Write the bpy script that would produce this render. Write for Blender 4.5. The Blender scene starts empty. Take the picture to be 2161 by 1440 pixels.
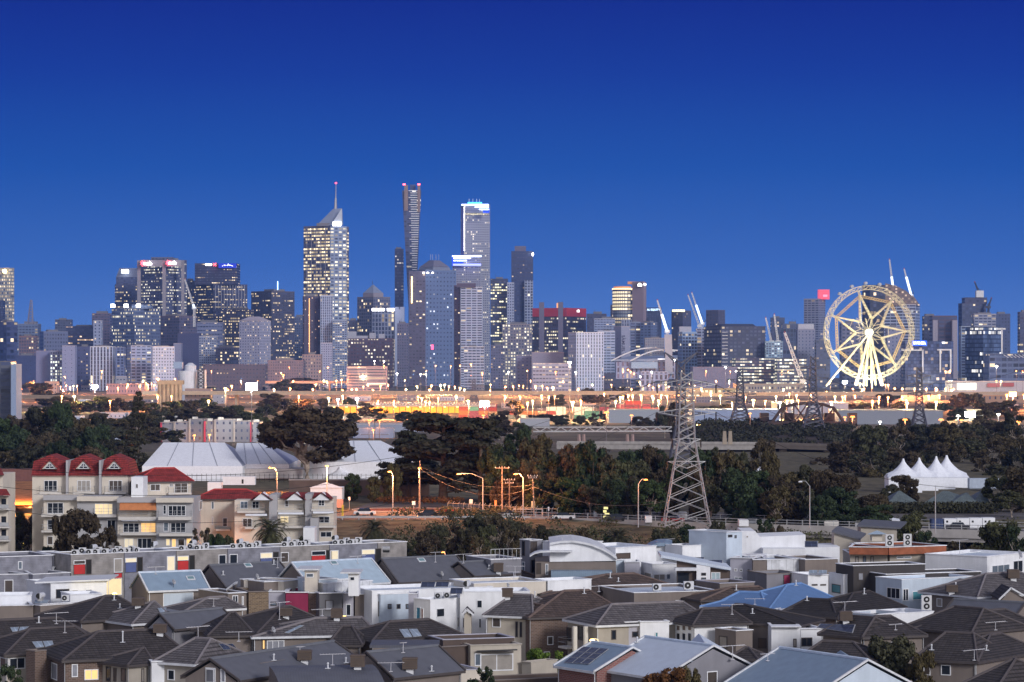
import bpy, math, random
from mathutils import Vector, Matrix
from mathutils.bvhtree import BVHTree
R = math.radians
random.seed(7)
S = bpy.context.scene
COL = S.collection
CX, F, YH, H = 1080.5, 6128.0, 770.0, 35.0          # reference frame 2161 x 1440
cam_d = bpy.data.cameras.new('camera'); cam = bpy.data.objects.new('camera', cam_d); COL.objects.link(cam)
cam.location = (0, 0, H); cam.rotation_euler = (R(90), 0, 0)
cam_d.sensor_width = 36; cam_d.lens = F/2161*36; cam_d.shift_y = (YH-720)/2161
cam_d.clip_start = 1; cam_d.clip_end = 60000
S.camera = cam
W = bpy.data.worlds.new('World'); S.world = W; W.use_nodes = True
nt = W.node_tree; N = nt.nodes; L = nt.links; N.clear()
out = N.new('ShaderNodeOutputWorld')
geo = N.new('ShaderNodeTexCoord'); sep = N.new('ShaderNodeSeparateXYZ'); L.new(geo.outputs['Generated'], sep.inputs[0])
def ramp(stops, src, nodes=N, links=L):
 r = nodes.new('ShaderNodeValToRGB'); e = r.color_ramp.elements
 while len(e) < len(stops): e.new(0.5)
 for k, (p, c) in enumerate(stops): e[k].position = p; e[k].color = (*c, 1)
 links.new(src, r.inputs[0]); return r
m1 = N.new('ShaderNodeMath'); m1.operation = 'MULTIPLY'; m1.inputs[1].default_value = 4.0; L.new(sep.outputs[2], m1.inputs[0])
east = ramp([(0.0, (0.105, 0.235, 0.62)), (0.05, (0.075, 0.195, 0.57)), (0.14, (0.030, 0.130, 0.49)), (0.27, (0.003, 0.075, 0.40)),
             (0.40, (0.0, 0.034, 0.32)), (0.50, (0.0, 0.017, 0.26)), (1.0, (0.001, 0.012, 0.16))], m1.outputs[0])
m2 = N.new('ShaderNodeMath'); m2.operation = 'MULTIPLY'; m2.inputs[1].default_value = 1.0; L.new(sep.outputs[2], m2.inputs[0])
west = ramp([(0.0, (1.7, 1.50, 1.40)), (0.12, (1.4, 1.35, 1.36)), (0.35, (0.62, 0.68, 0.86)), (1.0, (0.10, 0.19, 0.55))], m2.outputs[0])
mr = N.new('ShaderNodeMapRange'); mr.inputs['From Min'].default_value = -0.05; mr.inputs['From Max'].default_value = -0.75; mr.interpolation_type = 'SMOOTHSTEP'
L.new(sep.outputs[1], mr.inputs['Value'])
mix = N.new('ShaderNodeMix'); mix.data_type = 'RGBA'; L.new(mr.outputs[0], mix.inputs[0]); L.new(east.outputs[0], mix.inputs[6]); L.new(west.outputs[0], mix.inputs[7])
hi = N.new('ShaderNodeMapRange'); hi.inputs['From Min'].default_value = 0.2; hi.inputs['From Max'].default_value = 0.6; L.new(sep.outputs[2], hi.inputs['Value'])
zen = N.new('ShaderNodeMix'); zen.data_type = 'RGBA'; zen.inputs[7].default_value = (0.32, 0.33, 0.43, 1)
L.new(hi.outputs[0], zen.inputs[0]); L.new(mix.outputs[2], zen.inputs[6])
bg = N.new('ShaderNodeBackground'); bg.inputs[1].default_value = 1.0; L.new(zen.outputs[2], bg.inputs[0])
sky = N.new('ShaderNodeTexSky'); sky.sky_type = 'NISHITA'; sky.sun_disc = False; sky.sun_elevation = R(4); sky.sun_rotation = R(142); sky.altitude = 50
bg2 = N.new('ShaderNodeBackground'); bg2.inputs[1].default_value = 0.001; L.new(sky.outputs[0], bg2.inputs[0])
add = N.new('ShaderNodeAddShader'); L.new(bg.outputs[0], add.inputs[0]); L.new(bg2.outputs[0], add.inputs[1]); L.new(add.outputs[0], out.inputs[0])
sun_d = bpy.data.lights.new('sun', 'SUN'); sun_d.energy = 2.3; sun_d.angle = R(14); sun_d.color = (1.0, 0.95, 0.92)
sun = bpy.data.objects.new('sun', sun_d); COL.objects.link(sun); sun.rotation_euler = (R(68), 0, R(38))
S.view_settings.view_transform = 'Standard'; S.view_settings.look = 'None'; S.view_settings.exposure = 0.0; S.view_settings.gamma = 1
S.cycles.use_light_tree = True; S.cycles.max_bounces = 5; S.cycles.diffuse_bounces = 2; S.cycles.glossy_bounces = 2; S.cycles.transparent_max_bounces = 6
S.cycles.sample_clamp_indirect = 4.0; S.cycles.use_denoising = True; S.cycles.volume_bounces = 0
def P(px, py, d): return Vector(((px-CX)/F*d, d, H-(py-YH)/F*d))
def G(px, py, z=0.0): return P(px, py, (H-z)*F/(py-YH))
def X(px, d): return (px-CX)/F*d
def Z(py, d): return H-(py-YH)/F*d
def pxof(v): return CX+v.x/v.y*F
MATS = {}
def newmat(name):
 m = bpy.data.materials.new(name); m.use_nodes = True; n = m.node_tree.nodes
 return m, n, m.node_tree.links, n['Principled BSDF']
def lin(c): return tuple(((v/255)/12.92 if v/255 <= 0.04045 else ((v/255+0.055)/1.055)**2.4) for v in c)
def mat(name, col, rough=0.7, var=0.12, metal=0.0, scale=1.5, emit=None, es=1.0, bump=0.0, streak=0):
 if name in MATS: return MATS[name]
 m, n, l, b = newmat(name)
 b.inputs['Roughness'].default_value = rough; b.inputs['Metallic'].default_value = metal
 b.inputs['Specular IOR Level'].default_value = 0.3
 if emit: b.inputs['Emission Color'].default_value = (*emit, 1); b.inputs['Emission Strength'].default_value = es
 tc = n.new('ShaderNodeTexCoord'); nz = n.new('ShaderNodeTexNoise'); nz.inputs['Scale'].default_value = scale; nz.inputs['Detail'].default_value = 5
 l.new(tc.outputs['Object'], nz.inputs['Vector'])
 r = ramp([(0.3, tuple(max(0, c*(1-var)) for c in col)), (0.7, tuple(min(1, c*(1+var)) for c in col))], nz.outputs['Fac'], n, l)
 if streak:
  mp = n.new('ShaderNodeMapping'); mp.inputs['Scale'].default_value = (2.2, 2.2, .22); l.new(tc.outputs['Object'], mp.inputs[0]); n2 = n.new('ShaderNodeTexNoise'); n2.inputs['Scale'].default_value = 1; n2.inputs['Detail'].default_value = 6; l.new(mp.outputs[0], n2.inputs['Vector'])
  r2 = ramp([(.35, (1, 1, 1)), (.75, (1-streak,)*3)], n2.outputs['Fac'], n, l); k = n.new('ShaderNodeMix'); k.data_type = 'RGBA'; k.blend_type = 'MULTIPLY'; k.inputs[0].default_value = 1; l.new(r.outputs[0], k.inputs[6]); l.new(r2.outputs[0], k.inputs[7]); l.new(k.outputs[2], b.inputs['Base Color'])
 else: l.new(r.outputs[0], b.inputs['Base Color'])
 if bump:
  bp = n.new('ShaderNodeBump'); bp.inputs['Strength'].default_value = bump; l.new(nz.outputs['Fac'], bp.inputs['Height']); l.new(bp.outputs[0], b.inputs['Normal'])
 MATS[name] = m; return m
def lined(name, col, period=0.34, axis='V', depth=0.5, rough=0.75, dark=0.55, width=0.2, cross=0.0, var=0.26, metal=0.0):
 """ribs / tile courses / boards: lines across the UV (metres), each a real groove through bump"""
 if name in MATS: return MATS[name]
 m, n, l, b = newmat(name); b.inputs['Roughness'].default_value = rough; b.inputs['Metallic'].default_value = metal
 b.inputs['Specular IOR Level'].default_value = 0.3
 uv = n.new('ShaderNodeUVMap'); uv.uv_map = 'UVMap'; sp = n.new('ShaderNodeSeparateXYZ'); l.new(uv.outputs[0], sp.inputs[0])
 def saw(sock, per):
  a = n.new('ShaderNodeMath'); a.operation = 'DIVIDE'; a.inputs[1].default_value = per; l.new(sock, a.inputs[0])
  f = n.new('ShaderNodeMath'); f.operation = 'FRACT'; l.new(a.outputs[0], f.inputs[0]); return f.outputs[0]
 s = saw(sp.outputs['Y' if axis == 'V' else 'X'], period)
 nz = n.new('ShaderNodeTexNoise'); nz.inputs['Scale'].default_value = 0.9; nz.inputs['Detail'].default_value = 6; l.new(uv.outputs[0], nz.inputs['Vector'])
 base = ramp([(0.3, tuple(c*(1-var) for c in col)), (0.7, tuple(min(1, c*(1+var)) for c in col))], nz.outputs['Fac'], n, l)
 g = ramp([(0.0, (dark,)*3), (width, (dark,)*3), (width+0.08, (1, 1, 1)), (1.0, (1, 1, 1))], s, n, l)
 mx = n.new('ShaderNodeMix'); mx.data_type = 'RGBA'; mx.blend_type = 'MULTIPLY'; mx.inputs[0].default_value = 1
 l.new(base.outputs[0], mx.inputs[6]); l.new(g.outputs[0], mx.inputs[7]); res = mx.outputs[2]
 if cross:
  s2 = saw(sp.outputs['X' if axis == 'V' else 'Y'], cross)
  wn = n.new('ShaderNodeTexWhiteNoise'); wn.noise_dimensions = '2D'
  fl = n.new('ShaderNodeVectorMath'); fl.operation = 'DIVIDE'; fl.inputs[1].default_value = (cross, period, 1) if axis == 'V' else (period, cross, 1); l.new(uv.outputs[0], fl.inputs[0])
  ff = n.new('ShaderNodeVectorMath'); ff.operation = 'FLOOR'; l.new(fl.outputs[0], ff.inputs[0]); l.new(ff.outputs[0], wn.inputs['Vector'])
  g2 = ramp([(0.0, (0.7,)*3), (0.12, (0.7,)*3), (0.2, (1, 1, 1)), (1.0, (1, 1, 1))], s2, n, l)
  g3 = ramp([(0.0, (0.78,)*3), (1.0, (1.18,)*3)], wn.outputs['Value'], n, l)
  for gg in (g2, g3):
   k = n.new('ShaderNodeMix'); k.data_type = 'RGBA'; k.blend_type = 'MULTIPLY'; k.inputs[0].default_value = 1
   l.new(res, k.inputs[6]); l.new(gg.outputs[0], k.inputs[7]); res = k.outputs[2]
 l.new(res, b.inputs['Base Color'])
 bp = n.new('ShaderNodeBump'); bp.inputs['Strength'].default_value = depth; bp.inputs['Distance'].default_value = 0.05
 l.new(s, bp.inputs['Height']); l.new(bp.outputs[0], b.inputs['Normal'])
 MATS[name] = m; return m
def brick(name, c1, c2, mortar):
 if name in MATS: return MATS[name]
 m, n, l, b = newmat(name); b.inputs['Roughness'].default_value = 0.85; b.inputs['Specular IOR Level'].default_value = 0.2
 uv = n.new('ShaderNodeUVMap'); uv.uv_map = 'UVMap'; t = n.new('ShaderNodeTexBrick'); t.inputs['Scale'].default_value = 1.0
 t.inputs['Brick Width'].default_value = 0.46; t.inputs['Row Height'].default_value = 0.17; t.inputs['Mortar Size'].default_value = 0.018
 t.inputs['Color1'].default_value = (*c1, 1); t.inputs['Color2'].default_value = (*c2, 1); t.inputs['Mortar'].default_value = (*mortar, 1)
 l.new(uv.outputs[0], t.inputs['Vector']); l.new(t.outputs[0], b.inputs['Base Color']); MATS[name] = m; return m
FG = bpy.data.node_groups.new('facade', 'ShaderNodeTree')
for nm, ty, dv in (('Wall', 'NodeSocketColor', (0.2, 0.2, 0.25, 1)), ('Glass', 'NodeSocketColor', (0.03, 0.04, 0.08, 1)), ('Lit', 'NodeSocketColor', (1, 0.8, 0.45, 1)),
                   ('WW', 'NodeSocketFloat', .6), ('WH', 'NodeSocketFloat', .5), ('Prob', 'NodeSocketFloat', .2), ('Row', 'NodeSocketFloat', .5), ('Seed', 'NodeSocketFloat', 0), ('LS', 'NodeSocketFloat', 1)):
 s_ = FG.interface.new_socket(nm, in_out='INPUT', socket_type=ty); s_.default_value = dv
FG.interface.new_socket('BSDF', in_out='OUTPUT', socket_type='NodeSocketShader')
n = FG.nodes; l = FG.links
gi = n.new('NodeGroupInput'); go = n.new('NodeGroupOutput'); uvn = n.new('ShaderNodeUVMap'); uvn.uv_map = 'UVMap'
sp_ = n.new('ShaderNodeSeparateXYZ'); l.new(uvn.outputs[0], sp_.inputs[0])
def MA(op, a, b_=None, c_=None):
 k = n.new('ShaderNodeMath'); k.operation = op
 for i_, v_ in enumerate((a, b_, c_)):
  if v_ is None: continue
  if isinstance(v_, (int, float)): k.inputs[i_].default_value = v_
  else: l.new(v_, k.inputs[i_])
 return k.outputs[0]
def win1(sock, wsock):
 return MA('LESS_THAN', MA('ABSOLUTE', MA('SUBTRACT', MA('FRACT', sock), 0.5)), MA('MULTIPLY', wsock, 0.5))
win = MA('MULTIPLY', win1(sp_.outputs[0], gi.outputs['WW']), win1(sp_.outputs[1], gi.outputs['WH']))
fu, fv = MA('FLOOR', sp_.outputs[0]), MA('FLOOR', sp_.outputs[1])
def wnoise(a, b_):
 c = n.new('ShaderNodeCombineXYZ'); l.new(a, c.inputs[0]); l.new(b_, c.inputs[1]); l.new(gi.outputs['Seed'], c.inputs[2])
 w = n.new('ShaderNodeTexWhiteNoise'); w.noise_dimensions = '3D'; l.new(c.outputs[0], w.inputs[0]); return w
cell = wnoise(fu, fv); fu4 = MA('ADD', MA('FLOOR', MA('MULTIPLY', MA('ADD', fu, MA('MULTIPLY', fv, 1.7)), 0.19)), 77.3); row = wnoise(fu4, fv)
rowf = MA('MULTIPLY', MA('LESS_THAN', row.outputs[0], gi.outputs['Prob']), gi.outputs['Row'])
pp = MA('ADD', MA('MULTIPLY', rowf, 0.85), MA('MULTIPLY', MA('MULTIPLY', gi.outputs['Prob'], MA('SUBTRACT', 1.0, gi.outputs['Row'])), 1.0))
lit = MA('MULTIPLY', MA('LESS_THAN', cell.outputs[0], pp), win)
cellb = wnoise(fv, MA('ADD', fu, 31.7))
br = MA('MULTIPLY', MA('MULTIPLY_ADD', MA('POWER', cellb.outputs[0], 1.8), 1.2, 0.25), MA('MULTIPLY', lit, gi.outputs['LS']))
mixc = n.new('ShaderNodeMix'); mixc.data_type = 'RGBA'; l.new(win, mixc.inputs[0]); l.new(gi.outputs['Wall'], mixc.inputs[6])
gv = n.new('ShaderNodeVectorMath'); gv.operation = 'SCALE'; l.new(gi.outputs['Glass'], gv.inputs[0]); l.new(MA('MULTIPLY_ADD', cellb.outputs[0], 1.6, .4), gv.inputs['Scale']); l.new(gv.outputs[0], mixc.inputs[7])  # unlit glass brightness varied per cell, reflections painted into the colour
lc = n.new('ShaderNodeMix'); lc.data_type = 'RGBA'; lw = ramp([(0, (1, .62, .30)), (.12, (1, .85, .6)), (.5, (1, .97, .85)), (.9, (.85, .93, 1))], cellb.outputs[0], n, l); lc.inputs[0].default_value = .22; l.new(gi.outputs['Lit'], lc.inputs[6]); l.new(lw.outputs[0], lc.inputs[7])
pb = n.new('ShaderNodeBsdfPrincipled'); l.new(mixc.outputs[2], pb.inputs['Base Color']); l.new(MA('MULTIPLY_ADD', win, -0.45, 0.75), pb.inputs['Roughness'])
l.new(lc.outputs[2], pb.inputs['Emission Color']); l.new(br, pb.inputs['Emission Strength']); l.new(pb.outputs[0], go.inputs[0])
FS = [0]
LITW = (1.0, 0.72, 0.30)
def facade(wall, glass=(0.035, 0.045, 0.09), ww=.6, wh=.5, p=.2, row=.5, lit=LITW, ls=1.6):
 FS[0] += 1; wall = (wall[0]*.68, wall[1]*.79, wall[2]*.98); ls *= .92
 m = bpy.data.materials.new('facade'); m.use_nodes = True; nn = m.node_tree.nodes; nn.remove(nn['Principled BSDF'])
 g = nn.new('ShaderNodeGroup'); g.node_tree = FG
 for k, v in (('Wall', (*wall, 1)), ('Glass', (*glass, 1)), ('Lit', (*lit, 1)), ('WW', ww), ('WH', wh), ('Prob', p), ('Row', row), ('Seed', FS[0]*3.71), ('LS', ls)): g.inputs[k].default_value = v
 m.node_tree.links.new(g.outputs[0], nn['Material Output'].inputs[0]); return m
ORG = {}
class MB:
 def __init__(s): s.v = []; s.f = []; s.uv = {}
 def face(s, pts, uv=None):
  k = len(s.v); s.v += [Vector(p) for p in pts]; s.f.append(list(range(k, k+len(pts))))
  if uv: s.uv[len(s.f)-1] = uv
  return s
 def hexa(s, b, t):
  """b, t: bottom and top rings (counter-clockwise from above)"""
  n_ = len(b); k = len(s.v); s.v += [Vector(p) for p in b]+[Vector(p) for p in t]
  s.f.append([k+i for i in range(n_)][::-1]); s.f.append([k+n_+i for i in range(n_)])
  for i in range(n_):
   j = (i+1) % n_; s.f.append([k+i, k+j, k+n_+j, k+n_+i])
  return s
 def box(s, c, sx, sy, sz, rz=0.0):
  """c = centre of the bottom face"""
  c = Vector(c); ca, sa = math.cos(rz), math.sin(rz)
  r = [(-sx/2, -sy/2), (sx/2, -sy/2), (sx/2, sy/2), (-sx/2, sy/2)]
  b = [Vector((c.x+x*ca-y*sa, c.y+x*sa+y*ca, c.z)) for x, y in r]
  return s.hexa(b, [p+Vector((0, 0, sz)) for p in b])
 def tube(s, pts, r, n_=5, r2=None, caps=True):
  pts = [Vector(p) for p in pts]; m = len(pts); k0 = len(s.v)
  for i, p in enumerate(pts):
   t = (pts[min(i+1, m-1)]-pts[max(i-1, 0)])
   if t.length < 1e-9: t = Vector((0, 0, 1))
   t.normalize(); a = t.cross(Vector((0, 0, 1)))
   if a.length < 0.05: a = t.cross(Vector((1, 0, 0)))
   a.normalize(); b = t.cross(a); rr = r if r2 is None else r+(r2-r)*i/(m-1)
   for q in range(n_):
    an = 2*math.pi*(q+0.5)/n_; s.v.append(p+a*math.cos(an)*rr+b*math.sin(an)*rr)
  for i in range(m-1):
   for q in range(n_):
    w = (q+1) % n_; s.f.append([k0+i*n_+q, k0+i*n_+w, k0+(i+1)*n_+w, k0+(i+1)*n_+q])
  if caps: s.f.append([k0+q for q in range(n_)][::-1]); s.f.append([k0+(m-1)*n_+q for q in range(n_)])
  return s
 def ring(s, pts2d_a, pts2d_b): return s.hexa(pts2d_a, pts2d_b)
 def build(s, name, material, parent=None, org=None, cells=None, smooth=False):
  if parent is not None: o_ = ORG[parent.name]
  else: o_ = Vector(org) if org is not None else Vector((0, 0, 0))
  me = bpy.data.meshes.new(name); me.from_pydata([v-o_ for v in s.v], [], s.f)
  uvl = me.uv_layers.new(name='UVMap'); me.update()
  for pi, p in enumerate(me.polygons):
   nn = p.normal
   if pi in s.uv:
    for li, uv in zip(p.loop_indices, s.uv[pi]): uvl.data[li].uv = uv
    continue
   if abs(nn.z) > 0.99: t = Vector((1, 0, 0)); b = Vector((0, 1, 0))
   else: t = Vector((0, 0, 1)).cross(nn).normalized(); b = nn.cross(t)
   us = [me.vertices[me.loops[li].vertex_index].co.dot(t) for li in p.loop_indices]; vs = [me.vertices[me.loops[li].vertex_index].co.dot(b) for li in p.loop_indices]
   if cells:
    if abs(nn.z) > 0.6: us = [0.0]*len(us); vs = [0.0]*len(vs)
    else:
     u0, u1 = min(us), max(us); k = max(1, round((u1-u0)/cells[0])); w = max(u1-u0, .01); us = [(u-u0)/w*k for u in us]; vs = [v/cells[1] for v in vs]
   for li, u, v in zip(p.loop_indices, us, vs): uvl.data[li].uv = (u, v)
   if smooth: p.use_smooth = True
  if material is not None: me.materials.append(material)
  ob = bpy.data.objects.new(name, me); COL.objects.link(ob)
  if parent is not None: ob.parent = parent
  else: ob.location = o_
  ORG[ob.name] = o_
  return ob
def tag(o, label, cat, group=None, kind=None):
 if label: o['label'] = label
 if cat: o['category'] = cat
 if group: o['group'] = group
 if kind: o['kind'] = kind
 return o
def thing(name, loc, label, cat, group=None):
 o = bpy.data.objects.new(name, None); COL.objects.link(o); o.location = loc; o.empty_display_size = 1
 ORG[o.name] = Vector(loc); return tag(o, label, cat, group)
def copy_tree(o, loc=None, rz=None, sc=None, label=None, parent=None):
 c = o.copy(); COL.objects.link(c); ORG[c.name] = ORG.get(o.name, Vector())
 if parent is not None: c.parent = parent
 if loc is not None: c.location = loc
 if rz is not None: c.rotation_euler = (0, 0, rz)
 if sc is not None: c.scale = sc
 if label: c['label'] = label
 for ch in KIDS.get(o.name, []): copy_tree(ch, parent=c)
 return c
KIDS = {}
def reg(o):
 for x in bpy.data.objects:
  if x.parent is o: KIDS.setdefault(o.name, []).append(x); reg(x)
def struct(name, mb, m):
 o = mb.build(name, m); o['kind'] = 'structure'; return o
SURF_V, SURF_F, SURF_O = [], [], []
def surf(o, mb):
 k = len(SURF_V); SURF_V.extend(v.copy() for v in mb.v)
 for f in mb.f: SURF_F.append([k+i for i in f]); SURF_O.append(o)
BV = [None, 0]
def hit(px, py):
 if BV[1] != len(SURF_F): BV[0] = BVHTree.FromPolygons([tuple(v) for v in SURF_V], SURF_F); BV[1] = len(SURF_F)
 d = (P(px, py, 100)-Vector((0, 0, H))).normalized()
 loc, nrm, idx, dist = BV[0].ray_cast(Vector((0, 0, H)), d, 5000)
 if loc is None: return None
 if nrm.dot(d) > 0: nrm = -nrm
 return loc, nrm, SURF_O[idx]
white = mat('white_paint', (0.72, 0.74, 0.78), 0.6, 0.05); offw = mat('cream_render', (0.58, 0.56, 0.53), 0.8, 0.06)
dkmetal = mat('dark_metal', (0.05, 0.05, 0.055), 0.5); galv = mat('galvanised_steel', (0.42, 0.43, 0.45), 0.45, 0.15, 0.4)
glassd = mat('window_glass', (0.02, 0.025, 0.035), 0.08, 0.1); black = mat('black_plastic', (0.015, 0.015, 0.015), 0.5)
concrete = mat('concrete', (0.33, 0.31, 0.30), 0.85, 0.15, scale=0.7); asphalt = mat('asphalt', (0.11, 0.10, 0.10), 0.9, 0.2, scale=0.3)
steelw = mat('pale_steel', (0.6, 0.62, 0.66), 0.5, 0.06)
red_glow = mat('red_lamp', (0.5, 0.02, 0.02), 0.4, emit=(1, 0.04, 0.06), es=12)
white_glow = mat('white_lamp', (0.8, 0.8, 0.8), 0.4, emit=(1, 0.95, 0.85), es=14)
orange_glow = mat('sodium_lamp', (0.8, 0.5, 0.2), 0.4, emit=(1, 0.28, 0.035), es=3.2)
warm_glow = mat('warm_lamp', (0.8, 0.7, 0.4), 0.4, emit=(1, 0.66, 0.22), es=8)
blue_glow = mat('blue_lamp', (0.1, 0.3, 0.8), 0.4, emit=(0.05, 0.25, 1.0), es=5)
cyan_glow = mat('cyan_lamp', (0.1, 0.3, 0.8), 0.4, emit=(0.25, 0.65, 1.0), es=3)
mat_roofgrey = mat('roof_membrane', (0.16, 0.16, 0.18), 0.9)
def foot(x0, x1, d, xc=None, depth=None):
 """footprint (ccw from above) from the pixel columns of its left, corner and right edges"""
 if xc is None:
  a, b = X(x0, d), X(x1, d); w = b-a; dp = depth or max(18.0, min(w*0.9, 60))
  return [Vector((a, d, 0)), Vector((b, d, 0)), Vector((b, d+dp, 0)), Vector((a, d+dp, 0))]
 l_, r_ = (xc-x0)*d/F, (x1-xc)*d/F
 th = math.atan2(r_, l_); th = max(R(16), min(R(74), th))
 wl, wr = l_/math.cos(th), r_/math.sin(th); c = Vector((X(xc, d), d, 0))
 lf, rt = Vector((-math.cos(th), math.sin(th), 0))*wl, Vector((math.sin(th), math.cos(th), 0))*wr
 return [c, c+rt, c+rt+lf, c+lf]
def up(pts, z): return [Vector((p.x, p.y, z)) for p in pts]
def inset(pts, k):
 c = sum(pts, Vector())/len(pts); return [c+(p-c)*k for p in pts]
def tier(root, x0, x1, yt, yb, d, m, cells, xc=None, name='facade', depth=None):
 fp = foot(x0, x1, d, xc, depth); mb = MB().hexa(up(fp, Z(yb, d) if yb else 0), up(fp, Z(yt, d)))
 mb.build(name, m, root, cells=(cells[0]*d/F, cells[1]*d/F)); return fp
def tower(label, x0, x1, yt, d, wall, cells=(5, 5), ww=.6, wh=.5, p=.2, row=.6, xc=None, glass=(0.03, 0.04, 0.085), lit=LITW, ls=1.5, plant=1, cat='office tower', name='office_tower', group=None, depth=None, cap=0):
 root = thing(name, (X(xc or (x0+x1)/2, d), d, 0), label, cat, group)
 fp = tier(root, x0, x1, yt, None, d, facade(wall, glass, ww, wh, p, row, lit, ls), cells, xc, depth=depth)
 zt = Z(yt, d); wm = mat('wall_%02d%02d%02d' % tuple(int(c*99) for c in wall), wall, 0.8)
 s = d/F
 MB().hexa(up(inset(fp, 1.006), zt), up(inset(fp, 1.006), zt+1.6*s)).build('parapet', wm, root)
 if plant:
  rr = random.Random(int(x0*7+yt)); k = rr.uniform(.35, .62); hh = rr.uniform(2.5, 5)*s
  q = inset(fp, k); off = (fp[1]-fp[0])*rr.uniform(-.12, .12); q = [v+off for v in q]
  MB().hexa(up(q, zt+1.61*s), up(q, zt+1.6*s+hh)).build('plant_room', mat_roofgrey, root)
  mb = MB()
  for i in range(2): 
   c = sum(q, Vector())/4+Vector((rr.uniform(-.25, .25)*(fp[1]-fp[0]).length, 0, 0)); mb.tube([up([c], zt+hh)[0], up([c], zt+hh+rr.uniform(4, 9)*s)[0]], 0.22*s, 4)
  mb.build('mast', dkmetal, root)
 if cap:
  q = inset(fp, 1.03); MB().hexa(up(q, zt+1.6*s), up(q, zt+1.6*s+cap*s)).build('roof_slab', wm, root)
 return root
def quad_px(root, name, m, x0, y0, x1, y1, d, t=0.6):
 """a thin upright panel, t metres thick, its front face at depth d"""
 MB().hexa([P(x0, y1, d), P(x1, y1, d), P(x1, y1, d)+Vector((0, t, 0)), P(x0, y1, d)+Vector((0, t, 0))],
              [P(x0, y0, d), P(x1, y0, d), P(x1, y0, d)+Vector((0, t, 0)), P(x0, y0, d)+Vector((0, t, 0))]).build(name, m, root)
FONT = []
def text_px(root, name, txt, m, xc, yc, hpx, d, rz=0.0, sx=1.0, z_depth=0.3, vertical=False):
 cu = bpy.data.curves.new(name, 'FONT'); cu.body = txt; cu.size = hpx*d/F*1.4; cu.extrude = z_depth; cu.align_x = 'CENTER'; cu.align_y = 'CENTER'; cu.offset = cu.size*0.012
 cu.materials.append(m); tmp = bpy.data.objects.new('tmp', cu); COL.objects.link(tmp)
 dg = bpy.context.evaluated_depsgraph_get(); me = bpy.data.meshes.new_from_object(tmp.evaluated_get(dg)); bpy.data.objects.remove(tmp)
 rot = Matrix.Rotation(R(90), 4, 'X')
 if vertical: rot = rot @ Matrix.Rotation(R(-90), 4, 'Z')
 me.transform(Matrix.Rotation(rz, 4, 'Z') @ rot @ Matrix.Diagonal((sx, 1, 1, 1)))
 o = bpy.data.objects.new(name, me); COL.objects.link(o); o.location = P(xc, yc, d)
 if root is not None: o.parent = root; o.location = P(xc, yc, d)-ORG[root.name]
 ORG[o.name] = P(xc, yc, d); return o
PB, DB, NB = (0.20, 0.20, 0.27), (0.035, 0.045, 0.10), (0.06, 0.075, 0.16)     # pale blue-grey, dark blue, navy glass
BR, DBR, TAN, LIL = (0.13, 0.09, 0.10), (0.06, 0.045, 0.06), (0.30, 0.25, 0.26), (0.34, 0.32, 0.40)
WH, GR = (0.55, 0.55, 0.62), (0.12, 0.12, 0.16)
CW = (0.95, 0.93, 0.85)
t = tower('cream office tower cut by the picture edge, glowing round emblem near its top', -25, 27, 567, 5200, (0.34, 0.32, 0.30), (4.2, 7), .62, .55, .85, .3, xc=22, ls=1.3, plant=0)
c = P(10, 573, 5198); MB().tube([c, c+Vector((0, -2, 0))], 4.6*5200/F, 16).build('emblem', warm_glow, t)
tower('narrow dark blue block below the cream tower with the round emblem', -5, 7, 636, 5100, DB, p=.05)
tower('low navy office block with a cluster of lit windows in its lower storeys', -10, 33, 681, 4300, NB, (9, 12), .8, .6, .12, .4, xc=14)
tower('grey office slab with pale spandrels beside the lattice mast', 33, 80, 685, 5000, (0.17, 0.2, 0.28), (7, 6), .75, .5, .05, .2)
tower('brown concrete office block with orange lit ground storeys', 40, 76, 711, 4700, (0.22, 0.13, 0.13), (5.5, 6.5), .6, .55, .06, .2)
tower('dark office block with square pale framed windows and a lit stair core', 76, 141, 701, 4800, (0.16, 0.17, 0.25), (6, 8), .6, .5, .08, .3, xc=92)
tower('small square block rising over the low dark roofs at the west end', 116, 149, 676, 5400, GR, (6, 5), .7, .5, .03)
tower('low dark office block with one orange lit storey', 139, 197, 690, 5100, (0.07, 0.07, 0.13), (5, 7), .85, .4, .16, .9, lit=(1, .6, .25))
tower('thin pale lift-shaft slab with a single column of small windows', 197, 214, 678, 4600, (0.36, 0.36, 0.44), (9, 7), .35, .45, .15, .1, plant=0)
tower('brown brick office block with flat top behind the thin pale slab', 194, 232, 663, 5300, (0.17, 0.12, 0.15), (6, 6), .7, .5, .08)
t = tower('broad stepped glass office block with three bright white rooftop floodlights', 229, 332, 652, 4700, (0.13, 0.15, 0.23), (4, 7.2), .6, .5, .34, .75, xc=284, lit=(1, .86, .5))
tier(t, 278, 318, 643, 652, 4712, facade((.2, .24, .33), p=.05), (8, 8))
for x_ in (238, 266, 292): MB().box(P(x_, 649, 4690), 6.5, 3, 5.2).build('floodlight', white_glow, t)
t = tower('dark ridged office tower with slanted top and white oval sign', 240, 292, 602, 5050, (0.07, 0.075, 0.14), (4, 6.2), .6, .45, .25, .7, xc=245, plant=0)
tier(t, 245, 291, 585, 603, 5060, facade((.07, .075, .14), p=.02), (5, 6), name='upper_facade')
MB().hexa([P(245, 585, 5060), P(291, 585, 5060), P(291, 585, 5100), P(245, 585, 5100)], [P(252, 566, 5065), P(291, 566, 5065), P(291, 566, 5095), P(252, 566, 5095)]).build('slanted_roof', mat('slate_clad', (0.10, 0.11, 0.17), 0.5), t)
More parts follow.
